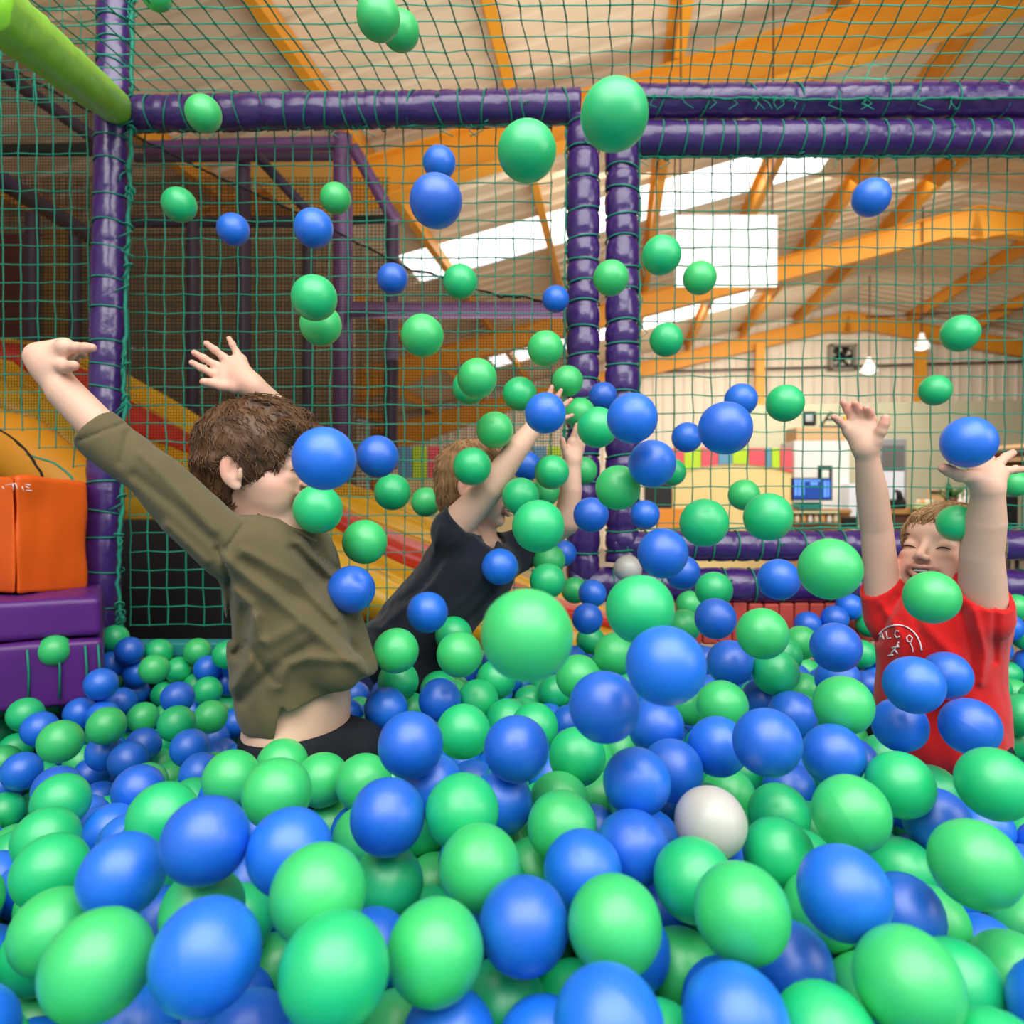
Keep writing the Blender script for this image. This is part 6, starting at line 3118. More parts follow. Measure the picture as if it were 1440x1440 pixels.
def hand(S, wrist, fingers, rf=.0066, palm_r=.0105, wr=.019, k=.008):
    """wrist point; each finger is base, knuckle(s), tip; the palm spans from wrist to the finger bases"""
    w_ = pnt(wrist); B = [pnt(f[0]) for f in fingers]; tips = []
    for i, f in enumerate(fingers):
        pts = [pnt(q) for q in f]; n = len(pts); thumb = i == 0; r0 = rf * (1.2 if thumb else 1) * (.88 if i == 4 else 1)
        S.cone(w_ + (B[i] - w_) * .12, B[i], palm_r * (1.15 if thumb else 1), palm_r * .92, k * 1.6)
        rs = [r0 * (1.10 - .26 * j / (n - 1)) for j in range(n)]
        for j in range(n - 1): S.cone(pts[j], pts[j + 1], rs[j], rs[j + 1], .0022 if j else .004)
        for j in range(1, n - 1): S.ell(pts[j], [rs[j] * 1.07] * 3, None, .003)
        tips.append(pts[-1])
    for i in range(1, len(B) - 1): S.cone(B[i], B[i + 1], palm_r * .9, palm_r * .85, .006)
    c = w_ * .5 + (sum(B[1:]) / len(B[1:])) * .5; S.cone(w_, c, wr * .85, palm_r * 1.25, k * 1.6)
    return tips
def nails(root, data, m):
    for p, d, nr in data:
        mb = MB(); p = Vector(p); d = Vector(d).normalized(); nr = Vector(nr).normalized(); x = d.cross(nr).normalized(); nr = x.cross(d).normalized()
        v = []; 
        for j in range(4):
            for i in range(5):
                a = (i - 2) / 2; v.append(p + x * a * .0042 + d * (j - 1.5) * .0026 + nr * (.0058 - .0016 * a * a - (.0006 if j == 3 else 0)))
        mb.add(v, [(j * 5 + i, j * 5 + i + 1, j * 5 + i + 6, j * 5 + i + 5) for j in range(3) for i in range(4)]); mb.build('fingernail', m, root)
def hair(O, Rm, s, root, face_sub, col, hm, seed, wave, n_str, thick=.011, length=.036, extra=(), flow=None, wig=.0035):
    lo = O - .13 * s; hi = O + .14 * s; Hf = Field(lo, hi, .003); W = lambda x, y, z: O + Rm @ (np.array((x, y, z)) * s)
    Hf.ell(W(0, -.011, .024), (np.array((.069, .080, .070)) + thick) * s, Rm, 0); Hf.ell(W(0, .022, .034), (np.array((.058, .050, .044)) + thick) * s, Rm, .02)
    Hf.ell(W(0, -.046, -.034), np.array((.052, .038, .050)) * s, Rm, .03)
    for c, r in extra: Hf.ell(W(*c), np.array(r) * s, Rm, .012)
    idx, p = Hf.near(.02); pl = (p - O) @ Rm / s
    Hf.F[idx] -= (wave * (smooth_noise(pl * np.array([1, .6, 1]), 46, seed) + .6 * smooth_noise(pl, 90, seed + 1))).astype(np.float32)
    for c, r, k in face_sub: Hf.ell(W(*c), np.array(r) * s, Rm, k, True)
    V, Q = Hf.mesh(); cl = np.array(col); nz = smooth_noise((V - O) @ Rm / s * np.array([1, .5, 1]), 75, seed)[:, None]
    to_obj('hair_cap', V, Q, hm, root, np.clip(cl * (1 + .35 * nz), 0, 1), relax=2)
    # locks: tapered wavy strands following the comb flow
    rd = np.random.RandomState(seed); gx, gy, gz = np.gradient(Hf.F); vl = (V - O) @ Rm / s; sk = np.sqrt((vl[:, 0] / .069) ** 2 + ((vl[:, 1] + .010) / .080) ** 2 + ((vl[:, 2] - .024) / .070) ** 2); sk2 = np.sqrt((vl[:, 0] / .058) ** 2 + ((vl[:, 1] - .028) / .050) ** 2 + ((vl[:, 2] - .03) / .052) ** 2)
    okv = np.nonzero((np.minimum(sk, sk2 * 1.0) > 1.04) | (vl[:, 2] < -.03) & (vl[:, 1] < -.03))[0]; ids = rd.choice(okv, n_str)
    vv = []; ff = []; cc = []
    crown = W(*(flow or (0, -.055, .085)))
    for i in ids:
        p = V[i].copy(); q = ((p - Hf.lo) / Hf.h).astype(int); q = np.clip(q, 1, Hf.n - 2)
        def grad(p):
            q = np.clip(((p - Hf.lo) / Hf.h + .5).astype(int), 1, Hf.n - 2); g = np.array((gx[tuple(q)], gy[tuple(q)], gz[tuple(q)])); return g / (np.linalg.norm(g) + 1e-9)
        nrm = grad(p); d = p - crown; d = d / (np.linalg.norm(d) + 1e-9); d = d - Rm[:, 2] * .25; ph = rd.uniform(0, 6.28); L = length * rd.uniform(.5, 1.15) * s; m_ = 6
        pts = [p - nrm * .001]; sidev = np.cross(nrm, d); sidev /= (np.linalg.norm(sidev) + 1e-9); cur = rd.uniform(-.5, .5)
        for j in range(1, m_):
            nrm = grad(pts[-1]); t = d + sidev * (cur + math.sin(ph + j * 1.5) * wig * 160); t = t - nrm * (t @ nrm); t /= (np.linalg.norm(t) + 1e-9)
            pts.append(pts[-1] + t * L / m_ + nrm * (.0012 * math.sin(ph + j) + .0004))
        r0 = rd.uniform(.0007, .0014) * s; kcol = cl * rd.uniform(.55, 1.6); b = len(vv)
        for j, pp in enumerate(pts):
            t = pts[min(j + 1, m_ - 1)] - pts[max(j - 1, 0)]; t /= (np.linalg.norm(t) + 1e-9); x = np.cross(t, nrm); x /= (np.linalg.norm(x) + 1e-9); y = np.cross(t, x); r = r0 * (1 - (j / (m_ - 1)) ** 2 * .85)
            for a in (0, 2.094, 4.189): vv.append(pp + (x * math.cos(a) + y * math.sin(a)) * r); cc.append(kcol)
        for j in range(m_ - 1):
            for a in range(3): ff.append((b + j * 3 + a, b + j * 3 + (a + 1) % 3, b + j * 3 + 3 + (a + 1) % 3, b + j * 3 + 3 + a))
    o = to_obj('hair_locks', np.array(vv), ff, hm, root, np.clip(np.array(cc), 0, 1), relax=0); o['kind'] = 'stuff'
M['skin'] = mat('skin', tuple(SKIN), .5, .35, attr='tint', sss=.25, bump=.06, bump_scale=500)
M['nail'] = mat('nail', (.86, .56, .48), .3, .5)
M['lash'] = mat('eyelash', (.03, .015, .01), .7)
M['tooth'] = mat('tooth', (.9, .88, .8), .25)
M['hair'] = mat('hair', (.2, .1, .05), .45, .4, attr='tint')
M['olive_cloth'] = mat('olive_jersey', (.128, .104, .052), .9, .15, .25, 30, .25, 700, sheen=.15, col2=(.105, .088, .042))
M['navy_cloth'] = mat('navy_jersey', (.012, .016, .028), .85, .2, .25, 30, .2, 700, sheen=.2)
M['red_cloth'] = mat('red_jersey', (.64, .010, .010), .85, .2, .2, 30, .2, 700, sheen=.2, col2=(.6, .008, .01))
M['denim'] = mat('black_denim', (.012, .015, .022), .8, .2, .3, 60, .3, 500)
M['print'] = mat('white_print', (.85, .8, .78), .7)
def bbox(pts, pad):
    a = np.array(pts); return a.min(0) - pad, a.max(0) + pad

# ---------------------------------------------------------------- child in the olive top, kneeling at the left
r1 = thing('person', P(415, 1130, 1.12), 'child in an olive long-sleeved top kneeling with both arms flung up', 'person')
O1 = pnt((361, 656, 1.10)); R1 = frame_from((math.cos(math.radians(8)), -math.sin(math.radians(8)), 0), math.radians(-2))
pts = [pnt(t) for t in ((30, 470, .93), (30, 470, 1.15), (540, 1090, 1.12), (330, 1090, 1.3), (480, 600, 1.3), (480, 1150, .98))]
lo, hi = bbox(pts, .03); B = Field(lo, hi, .0027)
W1 = head(B, O1, R1, 1.0)
nb = pnt((372, 742, 1.12)); B.cone(W1(0, -.02, -.045), nb, .043, .050, .02)
ch = pnt((398, 815, 1.12)); B.ell(ch, (.074, .105, .115), None, .03); bl = pnt((412, 930, 1.12)); B.ell(bl, (.076, .098, .10), None, .03)
pv = pnt((415, 1030, 1.12)); B.ell(pv, (.080, .105, .085), None, .03); B.ell(pnt((450, 985, 1.115)), (.045, .075, .07), None, .03)
shR, elR, wrR = (326, 775, 1.03), (212, 668, .99), (70, 521, .975)
B.chain([pnt((372, 790, 1.08)), pnt(shR), pnt(elR), pnt((150, 612, .98)), pnt((92, 552, .975)), pnt(wrR)], [.05, .038, .028, .0265, .0245, .020], .015)
shL, elL, wrL = (405, 775, 1.21), (428, 645, 1.27), (360, 547, 1.2)
B.chain([pnt((390, 800, 1.15)), pnt(shL), pnt(elL), pnt((395, 585, 1.235)), pnt(wrL)], [.05, .042, .034, .028, .0205], .015)
# near hand: wrist bent hard, back of the hand up, fingers to the right
f1 = [[(76, 512, .965), (92, 516, .955), (104, 514, .95)], [(92, 489, .962), (108, 489, .956), (120, 489, .953), (130, 489, .951)],
      [(92, 491, .985), (106, 491, 1.0), (113, 494, 1.018), (116, 499, 1.028)], [(90, 495, 1.005), (101, 497, 1.024), (105, 502, 1.035), (107, 507, 1.04)], [(86, 499, 1.02), (94, 503, 1.035), (97, 508, 1.044), (98, 513, 1.048)]]
t1 = hand(B, (64, 508, .975), f1, rf=.0072, palm_r=.0135, wr=.022)
B.cone(pnt(wrR), pnt((54, 503, .978)), .0205, .017, .012); B.cone(pnt((54, 500, .978)), pnt((90, 492, .985)), .0150, .0125, .012)
# far hand: open palm, fingers spread up and to the left
f2 = [[(331, 545, 1.192), (312, 543, 1.186), (298, 539, 1.184), (286, 537, 1.182)], [(315, 532, 1.198), (300, 526, 1.194), (284, 518, 1.190), (270, 510, 1.186)],
      [(316, 522, 1.204), (302, 513, 1.20), (287, 504, 1.195), (273, 496, 1.19)], [(325, 512, 1.208), (314, 502, 1.206), (302, 492, 1.20), (290, 483, 1.195)], [(338, 507, 1.212), (333, 496, 1.212), (327, 485, 1.21), (322, 476, 1.208)]]
t2 = hand(B, (352, 540, 1.20), f2, rf=.0068, palm_r=.0120, wr=.0205)
V, Q = B.mesh()
sp = face_spots(W1) + [(t, .016, RED, .35) for t in t1 + t2] + [(pnt((328, 525, 1.19)), .03, RED, .18)]
to_obj('body', V, Q, M['skin'], r1, tint(V, sp), relax=2)
face_parts(W1, r1, 1, M['hair'])
# shirt
lo, hi = bbox([pnt(t) for t in ((90, 580, .93), (90, 580, 1.1), (560, 1040, 1.12), (330, 1040, 1.34), (470, 600, 1.36), (470, 1040, .96))], .03); G = Field(lo, hi, .0027)
G.ell(pnt((399, 812, 1.12)), (.088, .122, .115), None, 0); G.ell(pnt((412, 905, 1.12)), (.096, .118, .115), None, .03); G.ell(pnt((418, 980, 1.12)), (.094, .112, .09), None, .03)
G.ell(pnt((372, 760, 1.12)), (.060, .115, .05), None, .03)
G.cone(pnt((440, 860, 1.12)), pnt((496, 938, 1.12)), .070, .040, .03); G.cone(pnt((440, 860, 1.17)), pnt((490, 938, 1.19)), .06, .04, .03); G.cone(pnt((430, 880, 1.06)), pnt((478, 940, 1.04)), .05, .035, .03)
G.chain([pnt((372, 790, 1.08)), pnt(shR), pnt(elR), pnt((150, 620, .98)), pnt((112, 583, .975))], [.056, .047, .037, .0360, .0345], .022)
G.chain([pnt((390, 800, 1.15)), pnt(shL), pnt(elL), pnt((395, 600, 1.235))], [.058, .05, .04, .036], .022)
folds1 = [([(322, 790), (420, 868), (515, 946)], 9, .006), ([(340, 790), (430, 850), (500, 915)], 9, -.004), ([(360, 868), (352, 930), (329, 966)], 8, .006), ([(345, 860), (336, 920)], 8, -.005),
          ([(304, 772), (322, 812), (325, 900)], 4, -.005), ([(422, 762), (466, 808)], 7, .006), ([(412, 772), (455, 815)], 7, -.006), ([(440, 770), (470, 800)], 6, -.005), ([(345, 775), (420, 815), (470, 870)], 7, .004),
          ([(392, 965), (400, 935), (430, 925), (500, 930)], 8, .005), ([(340, 985), (385, 940), (440, 905)], 8, -.005), ([(330, 830), (352, 850), (368, 900)], 7, .005), ([(375, 905), (420, 880)], 9, .004),
          ([(330, 920), (345, 905), (388, 960)], 6, -.004), ([(300, 745), (250, 690), (200, 640)], 8, .004), ([(310, 770), (250, 715), (190, 668)], 8, -.004), ([(290, 790), (235, 740)], 7, .004), ([(180, 610), (170, 650)], 6, -.003),
          ([(110, 620), (172, 596)], 2.2, -.0025), ([(345, 735), (315, 775)], 2.5, -.0028)]
hem_c = pnt((418, 1000, 1.12)); ex = pnt((160, 630, .98)); exd = pnt((112, 585, .975)) - pnt((175, 640, .982))
eld = pnt((395, 600, 1.235)) - pnt(elL)
garment(G, folds1, .0028, 26, .0085, [(pnt((132, 604, .977)), exd, .075), (pnt((400, 610, 1.24)), eld, .07)], 5)
# hem line: back flap hangs lower, front flap lifted, side vent between
X = G.grid()[0][:, None, None]; Yg = G.grid()[1][None, :, None]; Zg = G.grid()[2][None, None, :]
pxg = 720 + FPX * X / (Yg * math.cos(PITCH)); pyz = lambda py: 1.2 + (705 - py) / FPX * 1.12
hemy = np.interp(np.broadcast_to(pxg[:, :, 0], G.F.shape[:2]), [320, 336, 384, 391, 396, 404, 440, 500, 530], [1006, 1010, 1009, 975, 966, 975, 962, 948, 944])
hz = (1.2 + (705 - hemy) / FPX * 1.12)[:, :, None]; G.F = np.maximum(G.F, (hz - Zg).astype(np.float32))
# neck opening
G.cone(W1(0, -.02, -.045), nb + np.array((.0, 0, .012)), .047, .052, .004, sub=True); G.cone(W1(0, -.005, -.07), W1(.0, .055, -.10), .048, .040, .004, sub=True)
V, Q = G.mesh(); to_obj('olive_top', V, Q, M['olive_cloth'], r1, relax=3)
mb = MB(); cth = MB(); mb.tube([pnt((nb_x, nb_y, 1.055)) for nb_x, nb_y in ((362, 724), (392, 738), (420, 748), (446, 762))], .0035, 6); mb.build('neck_binding', M['olive_cloth'], r1)
# jeans with legs folded under
J_ = Field(*bbox([pnt(t) for t in ((300, 980, 1.0), (300, 1260, 1.32), (600, 1010, .96), (600, 1300, 1.3))], .05), .004)
J_.ell(pnt((415, 1065, 1.12)), (.084, .112, .085), None, 0); J_.ell(pnt((418, 1030, 1.12)), (.084, .108, .05), None, .02)
for dy in (-.055, .055):
    a = pnt((425, 1075, 1.12)) + np.array((0, dy, 0)); kn = pnt((520, 1165, 1.12)) + np.array((0, dy * 1.3, 0)); an = kn + np.array((-.24, 0, -.075))
    J_.chain([a, kn, an], [.075, .055, .036], .02); J_.ell(an + np.array((-.05, 0, -.01)), (.07, .03, .026), None, .02)
J_.cone(pnt((455, 1040, 1.10)), pnt((500, 1050, 1.10)), .06, .045, .03)
idx, p = J_.near(.03); J_.F[idx] -= (.003 * smooth_noise(p.astype(float), 30, 4)).astype(np.float32)
Zg = J_.grid()[2][None, None, :]; Xg = J_.grid()[0][:, None, None]; J_.F = np.maximum(J_.F, (Zg - (pyz(1024) + .04 * (Xg - pnt((330, 0, 1.12))[0]) * 2)).astype(np.float32))
V, Q = J_.mesh(); to_obj('black_jeans', V, Q, M['denim'], r1, relax=2)
hair(O1, R1, 1.0, r1, [((0, .100, -.040), (.082, .062, .085), .006), ((.095, .012, -.052), (.045, .055, .035), .006), ((-.095, .012, -.052), (.045, .055, .035), .006), ((.088, -.004, -.010), (.022, .022, .026), .003), ((-.088, -.004, -.010), (.022, .022, .026), .003), ((0, -.03, -.125), (.09, .09, .045), .006)],
     (.105, .050, .022), M['hair'], 3, .0045, 3000, thick=.013, length=.040, extra=[((0, .055, .082), (.045, .030, .018)), ((0, .01, .098), (.05, .04, .014)), ((.03, .075, .058), (.03, .02, .016)), ((-.03, .075, .058), (.03, .02, .016))])

# ---------------------------------------------------------------- throwing child in navy, behind
r2 = thing('person', P(585, 980, 1.5), 'child in a navy T-shirt leaning forward and throwing balls, face hidden behind a raised arm', 'person')
O2 = pnt((668, 680, 1.50)); R2_ = frame_from((math.cos(math.radians(12)), -math.sin(math.radians(12)), 0), math.radians(-8))
lo, hi = bbox([pnt(t) for t in ((500, 530, 1.32), (840, 530, 1.62), (500, 990, 1.66), (760, 960, 1.3))], .03); B = Field(lo, hi, .003)
W2 = head(B, O2, R2_, .96)
nb2 = pnt((668, 748, 1.52)); B.cone(W2(0, -.02, -.045), nb2, .04, .046, .02)
B.ell(pnt((662, 800, 1.52)), (.078, .10, .085), None, .03); B.cone(pnt((655, 800, 1.52)), pnt((570, 930, 1.53)), .078, .08, .03)
B.chain([pnt((655, 770, 1.47)), pnt((640, 740, 1.43)), pnt((688, 688, 1.40)), pnt((726, 632, 1.42)), pnt((752, 600, 1.45))], [.045, .038, .029, .025, .0195], .012)
f3 = [[(757, 588, 1.445), (752, 574, 1.44), (756, 562, 1.44)], [(768, 572, 1.46), (771, 562, 1.458), (773, 553, 1.455), (776, 544, 1.452)], [(776, 572, 1.47), (781, 563, 1.47), (785, 556, 1.468), (789, 549, 1.466)], [(782, 577, 1.48), (790, 572, 1.48), (796, 568, 1.48), (803, 562, 1.478)], [(781, 587, 1.485), (790, 588, 1.487), (797, 587, 1.488), (805, 584, 1.488)]]
t3 = hand(B, (754, 598, 1.45), f3, rf=.0062, palm_r=.0115, wr=.0185)
B.chain([pnt((700, 780, 1.56)), pnt((745, 765, 1.60)), pnt((796, 735, 1.56)), pnt((803, 690, 1.55)), pnt((805, 650, 1.55))], [.045, .038, .030, .025, .0185], .012)
f4 = [[(797, 638, 1.54), (793, 628, 1.535), (791, 618, 1.53)], [(804, 622, 1.55), (807, 612, 1.548), (809, 605, 1.546), (811, 597, 1.545)], [(809, 624, 1.56), (812, 614, 1.56), (814, 608, 1.56), (816, 602, 1.56)], [(813, 628, 1.57), (817, 619, 1.57), (819, 613, 1.572), (820, 607, 1.575)], [(815, 634, 1.58), (819, 627, 1.585), (821, 622, 1.59), (822, 617, 1.59)]]
t4 = hand(B, (805, 648, 1.55), f4, rf=.0062, palm_r=.0112, wr=.018)
V, Q = B.mesh(); to_obj('body', V, Q, M['skin'], r2, tint(V, face_spots(W2) + [(t, .014, RED, .35) for t in t3 + t4]), relax=2)
face_parts(W2, r2, .96, M['hair'])
lo, hi = bbox([pnt(t) for t in ((490, 670, 1.34), (800, 680, 1.7), (490, 980, 1.7), (760, 960, 1.34))], .03); G = Field(lo, hi, .003)
G.ell(pnt((662, 800, 1.52)), (.092, .118, .096), None, 0); G.cone(pnt((655, 805, 1.52)), pnt((562, 915, 1.53)), .092, .092, .03)
G.cone(pnt((655, 805, 1.47)), pnt((575, 900, 1.48)), .07, .075, .03); G.cone(pnt((690, 800, 1.52)), pnt((640, 870, 1.52)), .05, .04, .03)
G.ell(pnt((668, 762, 1.52)), (.06, .105, .03), None, .02)
G.chain([pnt((655, 775, 1.47)), pnt((636, 748, 1.43)), pnt((652, 724, 1.42))], [.055, .046, .036], .015)
G.chain([pnt((700, 785, 1.56)), pnt((742, 768, 1.60)), pnt((765, 753, 1.59))], [.055, .048, .038], .02)
folds2 = [([(650, 750), (610, 820), (540, 880)], 6, .005), ([(640, 770), (590, 830), (530, 870)], 6, -.005), ([(700, 780), (660, 840), (600, 890)], 7, .004), ([(720, 790), (680, 840), (640, 880)], 6, -.004), ([(620, 740), (605, 790)], 5, .004), ([(560, 850), (520, 880), (560, 890)], 6, .004), ([(645, 705), (640, 740)], 4, -.003)]
garment(G, folds2, .003, 24, .009, [(pnt((645, 728, 1.42)), pnt((690, 690, 1.40)) - pnt((636, 742, 1.43)), .10), (pnt((770, 751, 1.585)), pnt((796, 735, 1.56)) - pnt((742, 768, 1.6)), .09)], 8)
hc = pnt((562, 915, 1.53)); hn = pnt((545, 945, 1.53)) - pnt((600, 868, 1.53)); hn = hn / np.linalg.norm(hn)
g = G.grid(); d = (g[0][:, None, None] - hc[0]) * hn[0] + (g[1][None, :, None] - hc[1]) * hn[1] + (g[2][None, None, :] - hc[2]) * hn[2]; G.F = np.maximum(G.F, (d - .012).astype(np.float32))
G.cone(W2(0, -.02, -.045), nb2, .045, .05, .004, sub=True); G.cone(W2(0, 0, -.07), W2(0, .05, -.11), .046, .04, .004, sub=True)
V, Q = G.mesh(); to_obj('navy_shirt', V, Q, M['navy_cloth'], r2, relax=3)
J_ = Field(*bbox([pnt(t) for t in ((480, 850, 1.35), (700, 850, 1.75), (480, 1150, 1.75))], .05), .0045)
J_.ell(pnt((575, 925, 1.53)), (.095, .11, .085), None, 0); J_.ell(pnt((610, 905, 1.50)), (.05, .08, .06), None, .03)
for dy in (-.055, .055):
    a = pnt((580, 935, 1.53)) + np.array((0, dy, 0)); kn = pnt((640, 1010, 1.53)) + np.array((0, dy * 1.2, -.02)); an = kn + np.array((-.25, 0, -.11)); J_.chain([a, kn, an], [.07, .052, .034], .02); J_.ell(an + np.array((-.04, 0, 0)), (.06, .028, .025), None, .02)
V, Q = J_.mesh(); to_obj('dark_trousers', V, Q, M['denim'], r2, relax=2)
hair(O2, R2_, .96, r2, [((0, .100, -.040), (.082, .058, .085), .006), ((.095, .012, -.052), (.045, .055, .035), .006), ((-.095, .012, -.052), (.045, .055, .035), .006), ((.088, -.004, -.010), (.022, .022, .026), .003), ((-.088, -.004, -.010), (.022, .022, .026), .003), ((0, -.03, -.125), (.09, .09, .045), .006)],
     (.32, .175, .08), M['hair'], 9, .002, 1800, thick=.006, length=.035, wig=.001)

# ---------------------------------------------------------------- laughing child in red at the right
r3 = thing('person', P(1318, 1010, 1.2), 'laughing child in a red T-shirt with both arms raised straight up', 'person')
O3 = pnt((1334, 782, 1.22)); R3 = frame_from((-.86, -.51, 0), math.radians(17), math.radians(0))
lo, hi = bbox([pnt(t) for t in ((1180, 550, 1.05), (1180, 560, 1.38), (1440, 560, .98), (1450, 1000, 1.36), (1200, 1000, 1.0))], .03); B = Field(lo, hi, .0027)
W3 = head(B, O3, R3, .97, mouth=1.15)
nb3 = pnt((1335, 862, 1.22)); B.cone(W3(0, -.02, -.045), nb3, .04, .040, .02)
B.ell(pnt((1324, 910, 1.2)), (.080, .075, .09), None, .03); B.ell(pnt((1322, 975, 1.2)), (.082, .078, .09), None, .03)
sR, sL = (1243, 852, 1.24), (1382, 850, 1.12)
B.chain([pnt((1288, 890, 1.22)), pnt(sR), pnt((1233, 745, 1.22)), pnt((1226, 690, 1.2)), pnt((1218, 634, 1.17))], [.034, .031, .0265, .0255, .0175], .012)
f5 = [[(1231, 620, 1.155), (1239, 606, 1.145), (1243, 596, 1.14), (1245, 588, 1.137)], [(1222, 601, 1.17), (1226, 589, 1.165), (1223, 580, 1.158), (1218, 574, 1.15)], [(1212, 599, 1.175), (1212, 586, 1.172), (1207, 575, 1.168), (1202, 567, 1.162)],
      [(1202, 601, 1.18), (1198, 588, 1.178), (1192, 576, 1.174), (1186, 566, 1.17)], [(1195, 606, 1.18), (1186, 597, 1.178), (1179, 591, 1.176), (1172, 586, 1.172)]]
t5 = hand(B, (1217, 630, 1.17), f5, rf=.0072, palm_r=.0125, wr=.0185)
B.chain([pnt((1350, 875, 1.16)), pnt(sL), pnt((1380, 780, 1.09)), pnt((1386, 735, 1.07)), pnt((1390, 690, 1.05))], [.045, .036, .0305, .0285, .0215], .012)
f6 = [[(1366, 672, 1.05), (1350, 669, 1.04), (1335, 662, 1.035), (1326, 658, 1.03)], [(1378, 664, 1.07), (1372, 662, 1.10), (1368, 658, 1.125), (1366, 652, 1.14)], [(1389, 662, 1.075), (1390, 658, 1.105), (1392, 652, 1.13), (1394, 645, 1.145)],
      [(1398, 660, 1.07), (1406, 650, 1.09), (1414, 643, 1.10), (1424, 637, 1.105)], [(1405, 667, 1.06), (1416, 662, 1.07), (1428, 660, 1.075), (1440, 660, 1.08)]]
t6 = hand(B, (1389, 684, 1.05), f6, rf=.0075, palm_r=.013, wr=.021)
V, Q = B.mesh(); to_obj('body', V, Q, M['skin'], r3, tint(V, face_spots(W3, 1.15) + [(t, .018, RED, .45) for t in t5 + t6]), relax=2)
face_parts(W3, r3, .97, M['hair'], 1.15)
lo, hi = bbox([pnt(t) for t in ((1195, 790, 1.05), (1195, 800, 1.38), (1440, 800, .98), (1450, 1090, 1.36), (1200, 1090, 1.0))], .03); G = Field(lo, hi, .0027)
G.ell(pnt((1320, 905, 1.2)), (.102, .10, .105), None, 0); G.ell(pnt((1322, 985, 1.2)), (.104, .10, .11), None, .03); G.ell(pnt((1322, 1035, 1.2)), (.104, .10, .08), None, .03)
G.ell(pnt((1335, 872, 1.2)), (.095, .08, .05), None, .03)
G.chain([pnt((1275, 882, 1.22)), pnt((1246, 868, 1.235)), pnt((1238, 820, 1.235))], [.052, .037, .034], .02); G.cone(pnt((1288, 865, 1.22)), pnt((1262, 800, 1.235)), .03, .016, .02)
G.chain([pnt((1350, 885, 1.16)), pnt((1380, 865, 1.12)), pnt((1382, 810, 1.10))], [.058, .048, .040], .02); G.cone(pnt((1345, 870, 1.18)), pnt((1352, 815, 1.15)), .03, .018, .02)
folds3 = [([(1240, 850), (1270, 900), (1262, 950)], 6, .004), ([(1262, 840), (1235, 900)], 5, -.004), ([(1370, 860), (1385, 920), (1380, 960)], 6, .005), ([(1352, 860), (1368, 930), (1362, 960)], 6, -.005), ([(1400, 840), (1398, 930)], 5, -.004), ([(1300, 880), (1340, 920), (1345, 960)], 8, .004), ([(1278, 835), (1290, 880)], 6, -.003)]
garment(G, folds3, .0028, 26, .0085, [(pnt((1238, 815, 1.24)), (-.62, -.25, .72), .10), (pnt((1381, 828, 1.11)), (0, -.62, .78), .10)], 12)
G.cone(W3(0, -.02, -.045), nb3 + np.array((0, 0, .0)), .044, .046, .004, sub=True); G.cone(W3(0, 0, -.07), W3(0, .03, -.10), .044, .036, .004, sub=True)
V3, Q3 = G.mesh(); sh3 = to_obj('red_shirt', V3, Q3, M['red_cloth'], r3, relax=3)
J_ = Field(*bbox([pnt(t) for t in ((1180, 960, 1.0), (1180, 960, 1.4), (1460, 1250, 1.0))], .05), .0045)
J_.ell(pnt((1320, 1040, 1.2)), (.095, .09, .09), None, 0)
for q in (-1, 1):
    a = pnt((1320, 1060, 1.2)) + np.array((q * .035, -q * .04, 0)); kn = a + np.array((-.06, -.05, -.2)); an = kn + np.array((.17, .1, -.05)); J_.chain([a, kn, an], [.066, .05, .034], .02); J_.ell(an, (.05, .04, .025), None, .02)
V, Q = J_.mesh(); to_obj('dark_shorts', V, Q, M['denim'], r3, relax=2)
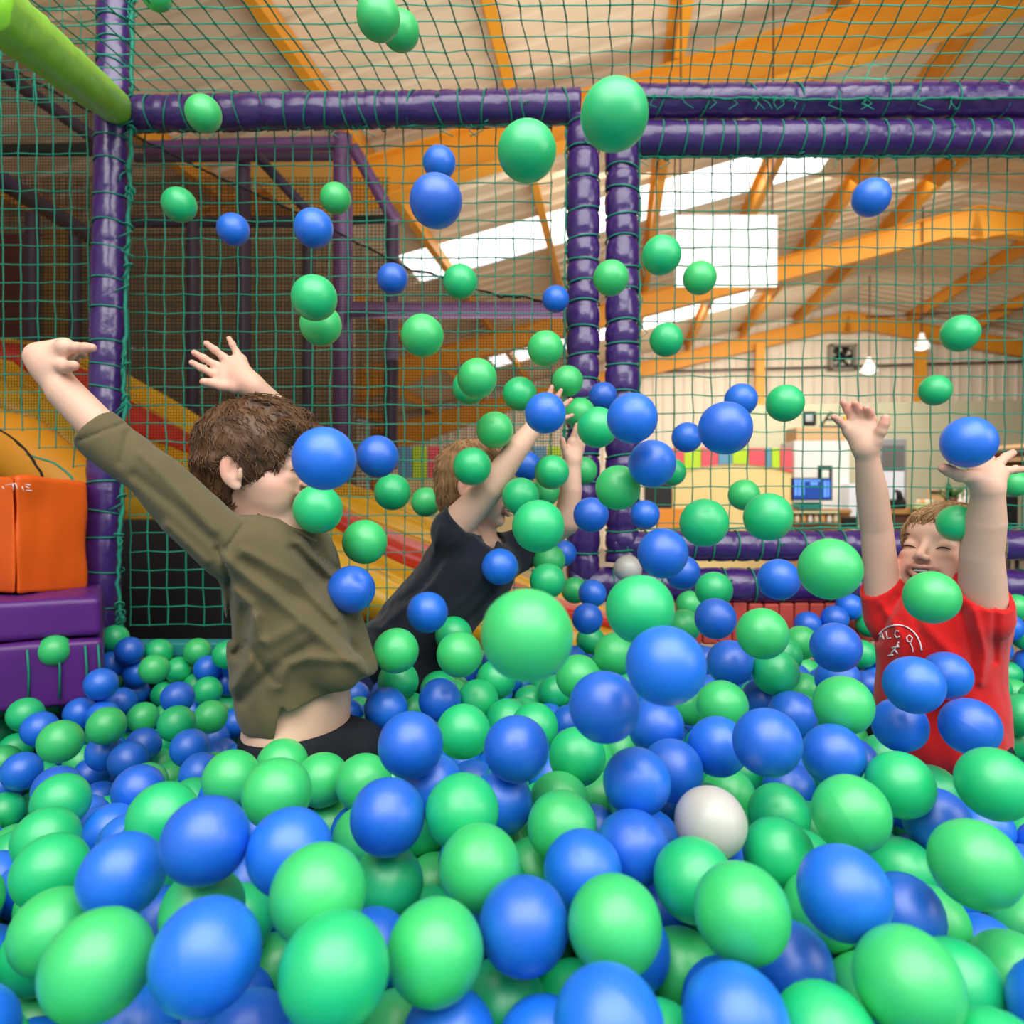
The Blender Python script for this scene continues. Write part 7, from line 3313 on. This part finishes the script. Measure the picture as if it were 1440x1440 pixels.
hair(O3, R3, .97, r3, [((0, .100, -.046), (.080, .058, .088), .006), ((.095, .015, -.060), (.045, .055, .035), .006), ((-.095, .015, -.060), (.045, .055, .035), .006), ((0, -.03, -.125), (.09, .09, .045), .006)],
     (.33, .19, .085), M['hair'], 15, .002, 2400, thick=.006, length=.048, wig=.0008, extra=[((.0, .064, .050), (.042, .018, .014))], flow=(0, -.03, .09))
# white round print on the red shirt: arcs, letters and a small figure, laid on the cloth
from mathutils.bvhtree import BVHTree
bvh = BVHTree.FromPolygons([tuple(v) for v in V3], [tuple(int(i) for i in q) for q in Q3])
def on_cloth(px, py):
    o = CAM; d = (P(px, py, 1) - CAM).normalized(); h_ = bvh.ray_cast(o, d)
    return (h_[0] - d * .0012) if h_[0] else P(px, py, 1.1)
def stroke(mb, pts, r=.0011):
    q = []
    for a, b in zip(pts[:-1], pts[1:]):
        for t in (0, .33, .67): q.append(on_cloth(a[0] + (b[0] - a[0]) * t, a[1] + (b[1] - a[1]) * t))
    q.append(on_cloth(*pts[-1])); mb.tube(q, r, 4)
cxp, cyp, rp = 1262, 917, 34
for nm, L, r in (('print_arc', [[(cxp + rp * math.cos(a) * 1.0, cyp - rp * math.sin(a) * 1.12) for a in np.linspace(.05, 2.45, 16)]], .0014),
              ('print_arc', [[(cxp + 22 * math.cos(a), cyp - 22 * math.sin(a)) for a in np.linspace(.0, .62, 6)]], .0010),
              ('print_letter_a', [[(1236, 900), (1240, 889), (1243, 899)], [(1237, 896), (1242, 895)]], .0010),
              ('print_letter_l', [[(1246, 888), (1248, 898), (1253, 897)]], .0010),
              ('print_letter_c', [[(1264, 888), (1260, 887), (1258, 892), (1261, 897), (1265, 895)]], .0010),
              ('print_letter_o', [[(1275, 896), (1279, 893), (1283, 897), (1281, 903), (1276, 902), (1275, 896)]], .0010),
              ('print_figure', [[(1263, 906), (1258, 913), (1262, 919)], [(1258, 913), (1253, 919)], [(1262, 905), (1264, 903)], [(1254, 911), (1264, 909)], [(1249, 922), (1256, 921)]], .0014)):
    mb = MB()
    for s_ in L: stroke(mb, s_, r)
    mb.build(nm, M['print'], r3)
